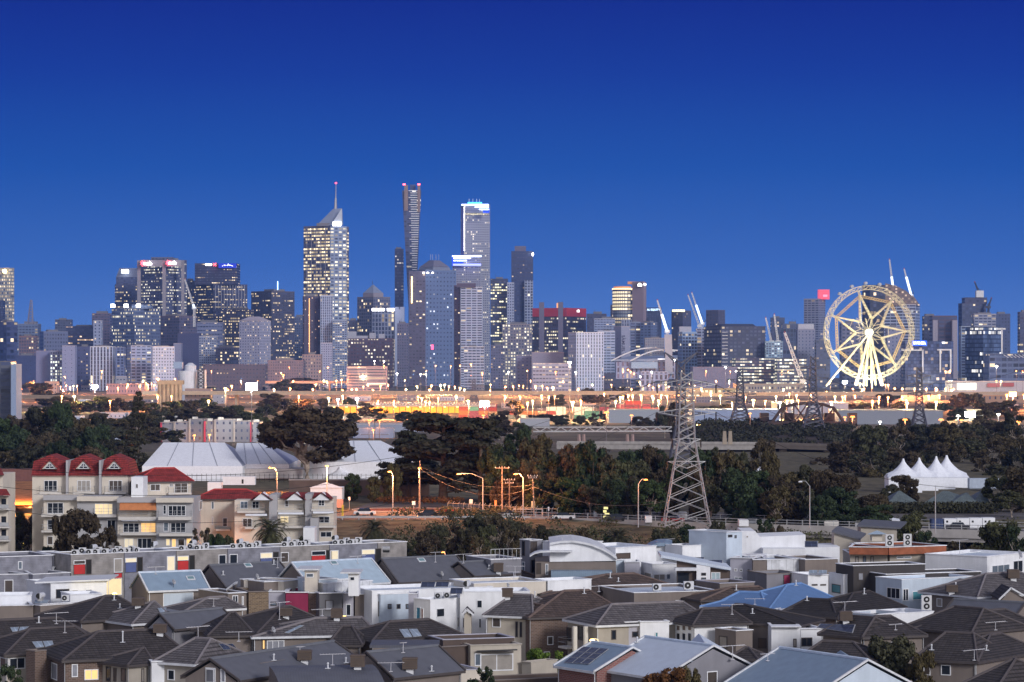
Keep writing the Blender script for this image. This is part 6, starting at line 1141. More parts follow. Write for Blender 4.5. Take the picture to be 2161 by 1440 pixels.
def roofed(label, A, B, R1, R2, roof, wall, he=5.6, pitch=23, gable=False, ov=.45, gut=None, base=0.0, name='house', nick=None, gablem=None, cat='house', caps=True):
 A3, B3 = G(*A, he), G(*B, he); u = (B3-A3); u.z = 0; u.normalize(); n = Vector((-u.y, u.x, 0))
 if n.y < 0: n = -n
 mx_, my_ = (R1[0]+R2[0])/2, (R1[1]+R2[1])/2; t = math.tan(R(pitch)); m0, m1 = G(mx_, my_, he), G(mx_, my_, he+1)
 a = (m0-A3).dot(n); b_ = (m1-m0).dot(n); hw = a/(1-b_*t)
 hw = max(2.0, min(hw, 9.5)); zr = he+hw*t; rl = A3+n*hw
 def onridge(px):
  k = (px-CX)/F; s_ = (k*rl.y-rl.x)/(u.x-k*u.y); return s_
 s1, s2 = onridge(R1[0]), onridge(R2[0]); Lx = (B3-A3).dot(u)
 if gable: s1, s2 = 0.0, Lx
 else:
  s1 = max(s1, hw*.35); s2 = min(max(s2, s1+.3), Lx-hw*.35) if Lx-hw*.35 > s1+.3 else s1+.3
 r1, r2 = rl+u*s1, rl+u*s2; r1.z = r2.z = zr; A4, B4 = A3+n*2*hw, B3+n*2*hw
 root = thing(name, (A3+B3+A4+B4)/4*1.0-Vector((0, 0, he-base)), label, cat); NICK[root.name] = nick or label
 rm = roofm(roof); dn = Vector((0, 0, -.22)); mb = MB()
 mb.face([A3, B3, r2, r1]).face([B3, B4, r2]).face([B4, A4, r1, r2]).face([A4, A3, r1]) if not gable else mb.face([A3, B3, r2, r1]).face([B4, A4, r1, r2])
 ro = mb.build('roof', rm, root); surf(root, mb)
 fb = MB()
 for p, q in ((A3, B3), (B3, B4), (B4, A4), (A4, A3)):
  if gable and (p, q) in ((B3, B4), (A4, A3)): continue
  o_ = (q-p).normalized().cross(Vector((0, 0, 1)))*.06; fb.hexa([p+dn, q+dn, q+dn+o_, p+dn+o_], [p+Vector((0, 0, .02)), q+Vector((0, 0, .02)), q+o_+Vector((0, 0, .02)), p+o_+Vector((0, 0, .02))])
 if gable:
  for p, q, rr_ in ((A3, A4, r1), (B3, B4, r2)):
   for e in (p, q): fb.tube([e+Vector((0, 0, .03)), rr_+Vector((0, 0, .06))], .13, 4)
 fb.build('gutter', gut or fascia, root)
 if caps:
  cb = MB().tube([r1+Vector((0, 0, .05)), r2+Vector((0, 0, .05))], .15, 5)
  if not gable:
   for p, q in ((A3, r1), (A4, r1), (B3, r2), (B4, r2)): cb.tube([p+Vector((0, 0, .03)), q+Vector((0, 0, .05))], .13, 5)
  cb.build('ridge_cap', mat('cap_'+roof, tuple(min(1, c*1.7) for c in (TILE.get(roof) or {'blue': (.09, .16, .3), 'slate': (.08, .085, .1), 'green': (.1, .12, .125)}.get(roof, (.3, .35, .42)))), .8), root)
 MB().tube([A3+(u+n)*ov*.8+Vector((0, 0, -.1)), A3+(u+n)*ov*.8-Vector((0, 0, he-base))], .05, 6).build('downpipe', gut or galv, root); MB().tube([B3+(n-u)*ov*.8+Vector((0, 0, -.1)), B3+(n-u)*ov*.8-Vector((0, 0, he-base))], .05, 6).build('downpipe', gut or galv, root)
 a2, b2, c2, d2 = A3+(u+n)*ov, B3+(-u+n)*ov, B4+(-u-n)*ov, A4+(u-n)*ov
 if gable: a2, b2, c2, d2 = A3+u*.12+n*ov, B3-u*.12+n*ov, B4-u*.12-n*ov, A4+u*.12-n*ov
 q = [a2, b2, c2, d2]; wb = MB().hexa(up(q, base), up(q, he-.08))
 if gable:
  for p, e, rr_, s_ in ((a2, d2, r1, 1), (b2, c2, r2, -1)):
   mid = (p+e)/2; mid = Vector((mid.x, mid.y, zr-.28-t*0)); g_ = MB()
   for pp in ((up([p, e], he-.085)+[mid]),): wb.face(pp if s_ == 1 else pp[::-1])
 wb.build('wall', wallm(wall), root); surf(root, wb)
 if gable:
  pass
 soff = MB().hexa(up([A3+(u+n)*.07, B3+(-u+n)*.07, B4+(-u-n)*.07, A4+(u-n)*.07], he-.2), up([A3+(u+n)*.07, B3+(-u+n)*.07, B4+(-u-n)*.07, A4+(u-n)*.07], he-.17)) if not gable else None
 if soff: soff.build('eaves_soffit', gutterw, root)
 return root
def fbox(label, Lx, C, Rr, z, wall, depth=9, base=0.0, cope='w', roofc='roof_membrane', name='house', cat='house', root=None, part='wall', nick=None, wall2=None):
 """flat roofed block: C and Rr are pixel corners of its top front edge, Lx the pixel column where its left face ends"""
 C3, R3 = G(*C, z), G(*Rr, z); u = (R3-C3); w = u.length; u.normalize(); n = Vector((-u.y, u.x, 0)); 
 if n.y < 0: n = -n
 t = depth
 if Lx is not None:
  k = (Lx-CX)/F; den = n.x-k*n.y
  if abs(den) > 1e-3:
   t_ = (k*C3.y-C3.x)/den
   if 1.5 < t_ < 26: t = t_
 q = [C3, R3, R3+n*t, C3+n*t]; new = root is None
 if new: root = thing(name, sum(q, Vector())/4*1.0-Vector((0, 0, z-base)), label, cat); NICK[root.name] = nick or label
 wb = MB().hexa(up(q, base), up(q, z-.42)); wb.build(part, wallm(wall), root); surf(root, wb)
 pi_ = inset(q, 1-.5/max(w, 3)); pb_ = MB()
 for i in range(4): j = (i+1) % 4; pb_.hexa(up([q[i], q[j], pi_[j], pi_[i]], z-.42), up([q[i], q[j], pi_[j], pi_[i]], z-.06))
 pb_.build('parapet', wallm(wall), root)
 qo = inset(q, 1+.16/max(w, 3)); cb = MB()
 for i in range(4): j = (i+1) % 4; cb.hexa(up([qo[i], qo[j], pi_[j], pi_[i]], z-.06), up([qo[i], qo[j], pi_[j], pi_[i]], z+.03))
 cb.build('coping', mat('coping_'+cope, WALL[cope], .6) if cope in WALL else cope, root)
 rb = MB().hexa(up(pi_, z-.41), up(pi_, z-.38)); rb.build('flat_roof', roofm(roofc) or MATS.get(roofc), root); surf(root, rb)
 return root
WINS = []; RG = random.Random(8)
def win(x0, y0, x1, y1, lit=None, frame='w', cols=1, rows=1, name='window', glass=None, fw=.09, panel=None):
 h_ = hit((x0+x1)/2, (y0+y1)/2)
 if h_ is None: return
 loc, nrm, root = h_
 if abs(nrm.z) > .5: return
 WINS.append(((x0+x1)/2, (y0+y1)/2)); glass = glass or (RG.choice((glassd, glassd, mat('sheer_curtain', (.30, .28, .26), .8), mat('dim_room', (.075, .062, .055), .3), mat('painted_sky_glass', (.12, .15, .19), .08))) if lit is None else None); n = Vector((nrm.x, nrm.y, 0)).normalized(); u = Vector((0, 0, 1)).cross(n)  # the bluish pane has a sky reflection painted into its colour
 def rp(px, py):
  dr = P(px, py, 1)-Vector((0, 0, H)); t_ = (loc-Vector((0, 0, H))).dot(n)/dr.dot(n); return Vector((0, 0, H))+dr*t_
 c = [rp(x0, y0), rp(x1, y0), rp(x1, y1), rp(x0, y1)]; us = [(p-loc).dot(u) for p in c]; zs = [p.z for p in c]
 u0, u1 = min(us[0], us[1]), max(us[0], us[1]); 
 if u1-u0 > 12 or u1-u0 < .1: return
 z0, z1 = min(zs), max(zs); o_ = lambda a, b_, k: Vector((loc.x, loc.y, 0))+u*a+n*k+Vector((0, 0, b_))
 def bar(mb, a0, a1, b0, b1, k0=.004, k1=.07): mb.hexa([o_(a0, b0, k1), o_(a1, b0, k1), o_(a1, b0, k0), o_(a0, b0, k0)], [o_(a0, b1, k1), o_(a1, b1, k1), o_(a1, b1, k0), o_(a0, b1, k0)])
 fm = MB(); bar(fm, u0, u1, z0, z0+fw); bar(fm, u0, u1, z1-fw, z1); bar(fm, u0, u0+fw, z0+fw, z1-fw); bar(fm, u1-fw, u1, z0+fw, z1-fw)
 for k in range(1, cols): a = u0+(u1-u0)*k/cols; bar(fm, a-fw*.4, a+fw*.4, z0+fw, z1-fw, .004, .06)
 for k in range(1, rows): a = z0+(z1-z0)*k/rows; bar(fm, u0+fw, u1-fw, a-fw*.4, a+fw*.4, .004, .055)
 fo = fm.build(name, {'w': white, 'k': fascia, 'g': galv}[frame], root)
 pm = MB(); bar(pm, u0+fw, u1-fw, z0+fw, z1-fw, .005, .025); gm_ = glassd if lit is None else mat('lit_pane_'+lit, (.5, .4, .2), .3, emit={'w': (1, .55, .18), 'y': (1, .8, .5), 'o': (1, .2, .03), 'p': (1, .93, .82)}[lit], es={'w': .9, 'y': .65, 'o': 1.3, 'p': .5}[lit])
 pm.build('pane' if name == 'window' else 'glass', glass or gm_, fo); return fo
def slab(x0, x1, y0, y1, out=1.3, m=None, part='balcony_slab', rail=True, railh=1.0, reg_=False, rm=None):
 """a balcony standing out of the wall seen behind it; y0..y1 the slab edge rows"""
 h_ = hit((x0+x1)/2, y1)
 if h_ is None: return
 loc, nrm, root = h_; n = Vector((nrm.x, nrm.y, 0)).normalized(); u = Vector((0, 0, 1)).cross(n); s = loc.y/F; w = (x1-x0)*s; zt = Z(y0, loc.y-out); zb = Z(y1, loc.y-out); c = Vector((loc.x, loc.y, 0))
 q = [c-u*w/2+n*out, c+u*w/2+n*out, c+u*w/2-n*.02, c-u*w/2-n*.02]; MB().hexa(up(q, zb), up(q, zt)).build(part, m or offw, root)
 if rail:
  mb = MB(); pts = [q[3], q[0], q[1], q[2]]
  for a, b_ in zip(pts, pts[1:]):
   k = max(1, int((b_-a).length/1.2))
   for i in range(k+1): p = a.lerp(b_, i/k); mb.tube([Vector((p.x, p.y, zt)), Vector((p.x, p.y, zt+railh))], .03, 4)
   for zz in (.5, 1.0): mb.tube([Vector((a.x, a.y, zt+railh*zz)), Vector((b_.x, b_.y, zt+railh*zz))], .03, 4)
  mb.build('railing', rm or galv, root)
 return root
dA = 492; root = thing('apartment_building', (X(180, dA), dA, 0), 'cream apartment terrace with three red gabled roofs, dormers and stacked balconies', 'apartment building'); NICK[root.name] = 'the gabled apartments'; AP = root
cw = mat('apartment_cream', (.60, .55, .48), .85, .06, scale=.4); cgw = mat('apartment_grey', (.38, .38, .40), .85, .06, scale=.4)
hx(root, 'upper_wall', cw, 68, 270, 1004, 1215, dA, 12, AP)
ti = roofm('red')
for x0, x1, ax in ((66, 139, 105), (142, 209, 176), (212, 276, 241)):
 mb = MB(); f_ = [P(x0, 1004, dA-.6), P(x1, 1004, dA-.6), P(x1-5, 974, dA+2.2), P(ax+14, 966, dA+2.6), P(ax, 960, dA+3), P(ax-14, 966, dA+2.6), P(x0+5, 974, dA+2.2)]; bk = [Vector((p.x, dA+11, p.z)) for p in f_]
 mb.hexa([f_[0], f_[1], bk[1], bk[0]][:2]+[bk[1], bk[0]], [f_[2], f_[2], bk[2], bk[2]]) if False else None
 mb.face(f_); [mb.face([f_[(i+1) % 7], f_[i], bk[i], bk[(i+1) % 7]]) for i in range(7)]; mb.build('gabled_roof', ti, root); surf(AP, mb)
 o = MB().hexa([P(ax-17, 990, dA-.5), P(ax+17, 990, dA-.5), P(ax+17, 990, dA+4), P(ax-17, 990, dA+4)], [P(ax-.5, 972, dA-.5), P(ax+.5, 972, dA-.5), P(ax+.5, 972, dA+4), P(ax-.5, 972, dA+4)]).build('dormer', cw, root)
 mb = MB()
 for a, b_ in (((ax-20, 991), (ax, 969)), ((ax, 969), (ax+20, 991))): mb.tube([P(*a, dA-.7), P(*b_, dA-.7)], .22, 4)
 mb.build('dormer_eaves', ti, root); mb = MB(); pts = [P(ax-11, 989, dA-.62), P(ax+11, 989, dA-.62), P(ax, 976.5, dA-.62)]; MB().hexa(pts, [p+Vector((0, .1, 0)) for p in pts]).build('pane', glassd, o)
 for a, b_ in (((ax-11, 989), (ax+11, 989)), ((ax-11, 989), (ax, 976)), ((ax+11, 989), (ax, 976)), ((ax, 989), (ax, 976)), ((ax-6, 984), (ax+6, 984))): mb.tube([P(*a, dA-.68), P(*b_, dA-.68)], .06, 4)
 mb.build('frame', white, o)
for x_ in (139, 209): hx(root, 'party_wall', cgw, x_, x_+4, 972, 1045, dA-1.2, 10)
for x0, l_ in ((93, None), (163, None), (230, None)): win(x0, 1014, x0+28, 1037, cols=3); slab(x0-8, x0+38, 1039, 1043, .8)
hx(root, 'terrace_wall', cw, 68, 92, 1045, 1215, 487, 5, AP)
for i, (x0, x1, y_, dd) in enumerate(((92, 163, 1047, 484), (163, 248, 1049, 483), (248, 330, 1052, 481.5), (330, 407, 1052, 480))): hx(root, 'bay', (cw, cgw, cw, cgw)[i], x0, x1, y_, 1215, dd, 12, AP); hx(root, 'terrace_fascia', cgw if i % 2 == 0 else cw, x0-1, x1+1, y_-1, y_+9, dd-.9, .8)
for x0, x1, y0, y1, l_ in ((100, 134, 1061, 1084, None), (200, 238, 1063, 1086, 'y'), (344, 351, 1066, 1086, None), (355, 392, 1067, 1089, None), (100, 120, 1097, 1118, None), (226, 244, 1097, 1118, None), (260, 294, 1104, 1124, None), (297, 329, 1103, 1124, 'w'), (345, 356, 1102, 1122, None), (360, 392, 1103, 1124, None), (100, 112, 1132, 1150, None), (262, 282, 1136, 1156, 'p'), (290, 320, 1136, 1158, None), (350, 359, 1137, 1152, 'y'), (362, 372, 1137, 1155, 'w'), (375, 390, 1137, 1156, None), (393, 404, 1136, 1153, 'w')): win(x0, y0, x1, y1, l_, cols=max(1, int((x1-x0)/9)))
for x0, x1, y0, y1 in ((90, 135, 1085, 1091), (200, 248, 1086, 1092), (252, 332, 1091, 1098), (336, 405, 1091, 1098), (90, 122, 1120, 1124), (255, 333, 1125, 1130), (338, 412, 1126, 1132)): slab(x0, x1, y0, y1, 1.4)
o = MB().hexa([P(252, 1077, 479.4), P(330, 1077, 479.4), P(330, 1077, 479.5), P(252, 1077, 479.5)], [P(253, 1058, 481.2), P(329, 1058, 481.2), P(329, 1058, 481.3), P(253, 1058, 481.3)]).build('orange_awning', mat('orange_canvas', (.52, .20, .08), .9), root)
for x0, x1 in ((256, 292), (294, 331)): MB().hexa([P(x0, 1100, 480), P(x1, 1100, 480), P(x1, 1100, 481.4), P(x0, 1100, 481.4)], [P(x0, 1094, 481.2), P(x1, 1094, 481.2), P(x1, 1094, 481.4), P(x0, 1094, 481.4)]).build('white_awning', tentw, root)
t = roofed('cream apartment house with an orange-red hip roof joined to the gabled terrace', (286, 1018), (410, 1016), (326, 989), (368, 988), 'red', 'c', Z(1018, 492), 27, base=0, nick='the orange-red hip roof'); 
t2 = hx(t, 'stair_wall', white, 277, 302, 1007, 1050, 486, 6, t)
for a in ((317, 1022, 338, 1036), (358, 1020, 365, 1028), (368, 1020, 396, 1042)): win(*a, cols=2)
win(286, 1021, 292, 1031); slab(352, 402, 1040, 1044, .8)
t = roofed('cream apartment building with maroon hip roof, white gables and balconies behind the date palm', (405, 1054), (560, 1054), (452, 1034), (520, 1033), 'red', 'c', Z(1054, 500), 24, nick='the maroon hip roof'); d = 495
hx(t, 'front_bay', cw, 495, 568, 1056, 1200, d, 9, t); hx(t, 'grey_pillar', cgw, 568, 585, 1044, 1200, d-2.5, 8, t); hx(t, 'middle_bay', cw, 585, 644, 1052, 1200, d-1, 9, t); hx(t, 'grey_pillar', cgw, 644, 658, 1043, 1200, d-3, 8, t); hx(t, 'end_bay', cw, 658, 704, 1052, 1200, d-2, 9, t); hx(t, 'stepped_wall', cgw, 655, 672, 1094, 1200, d-4.5, 3, t)
for x0, x1, xa in ((528, 578, 552), (588, 646, 622), (655, 702, 678)):
 f_ = [P(xa-18, 1056, d-3), P(xa+18, 1056, d-3), P(xa, 1041, d-3)]; MB().hexa(f_, [p+Vector((0, 6, 0)) for p in f_]).build('white_gable', white, t); g_ = MB()
 for s_ in (-1, 1): g_.hexa([P(xa+s_*24, 1056, d-3.4), P(xa+s_*24, 1056, d+6), P(xa+s_*24, 1055, d+6), P(xa+s_*24, 1055, d-3.4)][::s_], [P(xa, 1040, d-3.4), P(xa, 1040, d+6), P(xa, 1038.5, d+6), P(xa, 1038.5, d-3.4)][::s_])
 g_.build('gable_roof', ti, t)
MB().hexa([P(590, 1052, d-1.5), P(704, 1052, d-2.5), P(700, 1048, d+9), P(595, 1048, d+9)], [P(600, 1040, d+3), P(690, 1040, d+3), P(690, 1039, d+4), P(600, 1039, d+4)]).build('rear_roof', ti, t)
for a in ((507, 1058, 523, 1074), (532, 1058, 547, 1074), (601, 1056, 609, 1070), (672, 1055, 685, 1068), (512, 1094, 532, 1112), (591, 1089, 610, 1104), (672, 1090, 696, 1104), (676, 1122, 700, 1134), (420, 1058, 426, 1075), (446, 1058, 452, 1075), (470, 1093, 480, 1112), (447, 1091, 450, 1108)): win(*a, cols=1 if a[2]-a[0] < 12 else 2, lit='y' if a[0] == 591 else None)
for x0, x1, y0, y1 in ((502, 562, 1078, 1083), (586, 642, 1077, 1081), (658, 704, 1075, 1079), (602, 660, 1110, 1115), (662, 710, 1110, 1114), (457, 487, 1117, 1121), (518, 540, 1112, 1117)): slab(x0, x1, y0, y1, 1.3)
for x0, x1, y_ in ((518, 563, 1085), (587, 640, 1082), (660, 704, 1080)): hx(t, 'awning_box', tentw, x0, x1, y_, y_+4, d-4.6, .8)
root, _ = one('garage', white, 640, 664, 1114, 1160, 470, 5, 'tall white garage wall below the maroon roofed apartments', 'garage')
t, _ = one('apartment_building', cw, -40, 6, 1002, 1200, 478, 12, 'cream apartments cut by the picture edge with red eaves and small balconies', 'apartment building'); hx(t, 'lower_wall', cw, -40, 17, 1048, 1200, 476, 3); MB().hexa([P(-40, 1003, 476), P(9, 1003, 476), P(9, 1003, 492), P(-40, 1003, 492)], [P(-40, 988, 484), P(2, 988, 484), P(2, 988, 485), P(-40, 988, 485)]).build('roof', ti, t); MB().hexa([P(-40, 1046, 473), P(22, 1046, 473), P(22, 1046, 477), P(-40, 1046, 477)], [P(-40, 1032, 476), P(14, 1032, 476), P(14, 1032, 477), P(-40, 1032, 477)]).build('lower_roof', ti, t)
for y_ in (1074, 1112, 1140): hx(t, 'balcony_slab', offw, -40, 20, y_, y_+3, 474.5, 2); hx(t, 'railing', galv, -40, 18, y_-9, y_-1, 474.5, .1)
for y_ in (1053, 1090, 1118): hx(t, 'window', glassd, 3, 13, y_, y_+17, 475.95, .1)
TL = [(149, 262, 1170.5, 1166, 'sg'), (262, 372, 1166, 1161.5, 'sb'), (372, 480, 1161.5, 1157.5, 'sg'), (480, 591, 1157.5, 1153.5, 'sb'), (591, 695, 1153.5, 1149.5, 'sg'), (695, 797, 1149.5, 1145.5, 'sb'), (797, 859, 1145.5, 1143, 'sg')]
TLB = ['grey boarded townhouse with a red panel door beside the blue-grey corner block', 'blue-grey townhouse with a blue panel and a bright cream window', 'grey boarded townhouse with a lit red balcony panel and the big brown gable before it', 'blue-grey townhouse with a blue panel behind the slate roof', 'grey boarded townhouse with a red panel above the pale blue roof', 'blue-grey townhouse above the end of the pale blue roof', 'plain grey end townhouse with a barbecue on its ledge']
TH = []
for (x0, x1, ya, yb, w_), lb in zip(TL, TLB): TH.append(fbox(lb, None, (x0+.6, ya), (x1-.6, yb), 9.9, w_, depth=6, name='townhouse', cat='townhouse', roofc='white', nick='roof of the '+lb.split(' townhouse')[0]+' townhouse' if False else None))
for a, l_, p_ in (((155, 1183, 180, 1191), None, 'r'), ((264, 1178, 288, 1187), 'p', 'b'), ((374, 1174, 398, 1183), 'y', 'r'), ((549, 1167, 575, 1178), 'p', 'b'), ((657, 1163, 687, 1172), None, 'r'), ((763, 1160, 791, 1170), 'p', 'b')):
 win(*a, lit=l_, name='window'); x0, y0, x1, y1 = a; pm_ = mat('red_panel', (.50, .03, .03), .5) if p_ == 'r' else mat('blue_panel', (.09, .12, .28), .5); win(x0, y1+.5, x1, y1+21, glass=pm_, name='door_panel', frame='k', fw=.05); win(x1+1, y0-2, x1+13, y1+21, glass=black, name='recess', frame='k')
for a, l_ in (((240, 1179, 258, 1208), None), ((352, 1174, 369, 1205), 'p'), ((461, 1171, 477, 1192), None), ((484, 1170, 501, 1191), None), ((592, 1166, 609, 1187), None), ((697, 1162, 714, 1182), 'p')): win(*a, lit=l_)
win(200, 1222, 257, 1256, lit='y', cols=2); win(241, 1209, 258, 1221, glass=mat('red_panel', (.5, .03, .03)), name='door_panel', frame='k')
t = fbox('blue-grey corner block with tall recessed slot between the two rows of grey houses', None, (111, 1171), (148, 1170), 9.6, 'sb', 8); t = fbox('long grey boarded building with one white framed window at the picture edge', None, (-30, 1176), (110, 1171.5), 9.6, 'sb', 9); win(38, 1185, 47, 1202, frame='w')
t = fbox('dark grey boarded house with a tall white framed window at the picture edge', None, (-30, 1213), (67, 1211), 7.6, 'sb', 8); win(9, 1224, 28, 1257)
t = fbox('dark grey boarded house with rooftop condensers beside the tall-windowed one', None, (69, 1212), (148, 1208), 7.6, 'sb', 8); win(116, 1221, 138, 1229)
t = fbox('white flat-roofed house with thin overhanging roof and a dark terrace opening', None, (107, 1232), (225, 1227), 7.4, 'w', 8, roofc='white'); win(118, 1244, 146, 1262, frame='k', cols=2); win(151, 1245, 165, 1256); win(180, 1244, 194, 1255)
q_ = MB().hexa(up([G(73, 1232, 7.5), G(230, 1226, 7.5), G(230, 1226, 7.5)+Vector((0, 9, 0)), G(73, 1232, 7.5)+Vector((0, 9, 0))], 7.5), up([G(73, 1232, 7.5), G(230, 1226, 7.5), G(230, 1226, 7.5)+Vector((0, 9, 0)), G(73, 1232, 7.5)+Vector((0, 9, 0))], 7.7)).build('overhanging_roof', steelw, t)
fbox('low taupe walled house with a pale blue flat roof and solar water heater', None, (-30, 1279), (70, 1277), 5.8, 't', 9, roofc='white'); fbox('taupe rendered block joined beside the pale blue flat roof', 70, (85, 1278), (205, 1270), 5.8, 't', 7, roofc='white'); fbox('white terrace parapet block behind the pale blue flat roof', None, (148, 1255), (215, 1253), 6.6, 'w', 5, roofc='white'); fbox('low white parapet wall at the picture edge', None, (-20, 1257), (66, 1256), 6.6, 'w', 5, roofc='white')
def rg(*a, **k): return roofed(*a, gable=True, **k)
GB = []
t = rg('pale blue-grey steel gabled roof over a brown end wall with small dormer', (312, 1248), (443, 1243), (291, 1210), (427, 1204), 'bgrey', 't', he=6.2, pitch=32, gut=gutterw); win(344, 1252, 408, 1278, glass=wallm('pb'), name='wall_panel')
t = rg('slate gabled roof over a big brown end wall', (477, 1241), (627, 1232), (444, 1193), (609, 1186), 'slate', 't', he=6.2, pitch=34)
t = rg('broad pale blue steel gabled roof below the red door panel', (655, 1239), (824, 1229), (625, 1187), (791, 1180), 'sky', 't', he=6.2, pitch=34, gut=gutterw)
t = rg('slate gabled roof with brick base and roof light, second from the pale blue one', (840, 1230), (1000, 1222), (804, 1179), (964, 1174), 'slate', 't', he=6.2, pitch=34)
t = rg('lower slate gabled roof between the big slate gable and the grey terrace', (1000, 1216), (1100, 1210), (978, 1186), (1078, 1182), 'slate', 't', he=6.8, pitch=26)
t = rg('grey gabled roof with a pale rendered end wall turned to the side', (367, 1329), (500, 1316), (348, 1292), (480, 1287), 'slate', 'g', he=5.8, pitch=34)
t = rg('long slate gabled roof with brown coolers behind the barrel roof', (505, 1437), (765, 1396), (442, 1378), (720, 1366), 'slate', 't', he=5.6, pitch=28)
t = rg('slate gabled roof sloping down beside the tan flat-roofed house', (830, 1432), (982, 1416), (800, 1373), (915, 1366), 'slate', 't', he=5.6, pitch=30)
t = rg('pale blue gabled roof carrying a three by three solar array', (1168, 1405), (1253, 1418), (1238, 1354), (1309, 1364), 'bgrey', 'rbrick', he=5.6, pitch=24, gut=gutterw)
t = rg('huge pale blue steel gabled roof with cream eaves edge behind the rusty tree', (1252, 1411), (1395, 1433), (1347, 1343), (1474, 1359), 'white', 'g', he=5.6, pitch=24, gut=gutterw)
t = rg('big blue-grey steel gabled roof behind the dense green tree', (1528, 1442), (1712, 1472), (1635, 1368), (1781, 1385), 'bgrey', 'pb', he=5.2, pitch=25, gut=gutterw)
t = rg('dark slate gabled roof between the white terrace and the lit orange window house', (1992, 1290), (2145, 1298), (1966, 1267), (2088, 1265), 'slate', 't', he=5.8, pitch=25)
def gfront(label, xl, xr, ye, xa, ya, he, roof, wall, dep=9, lit=None):
 A3, B3 = G(xl, ye, he), G(xr, ye, he); d = A3.y; ap = P(xa, ya, d); w_ = Vector((0, dep, 0)); root = thing('house', (A3+B3)/2-Vector((0, 0, he)), label, 'house'); NICK[root.name] = label
 mb = MB().face([A3, A3+w_, ap+w_, ap]).face([ap, ap+w_, B3+w_, B3]); mb.build('roof', roofm(roof), root); surf(root, mb); MB().tube([A3, ap], .14, 4).tube([ap, B3], .14, 4).build('barge_board', gutterw, root)
 i_ = Vector((.3, .3, -.1)); j_ = Vector((-.3, .3, -.1)); q = [A3+i_, B3+j_, B3+j_+w_*.95, A3+i_+w_*.95]; wb = MB().hexa(up(q, 0), up(q, he-.1)).face([A3+i_, B3+j_, ap+Vector((0, .3, -.3))]); wb.build('wall', wallm(wall), root); surf(root, wb); return root
gfront('pale rendered gable end with dark tall door recess, facing front beside the pale blue roof', 1438, 1572, 1407, 1488, 1357, 5.0, 'white', 'bg', 10)
gfront('pale triangular gable end of the blue-grey roof by the dense green tree', 1755, 1822, 1404, 1788, 1385, 5.2, 'bgrey', 'pb', 8); t = gfront('small dark gabled house front with a glowing orange window', 2108, 2176, 1266, 2134, 1241, 6.0, 'dark', 't', 7); win(2133, 1271, 2147, 1291, lit='o', cols=2, frame='k')
t = gfront('small peaked beige gable with round vent at the corner of the beige house', 974, 1000, 1299, 985, 1285, 5.5, 'grey', 's', 4)
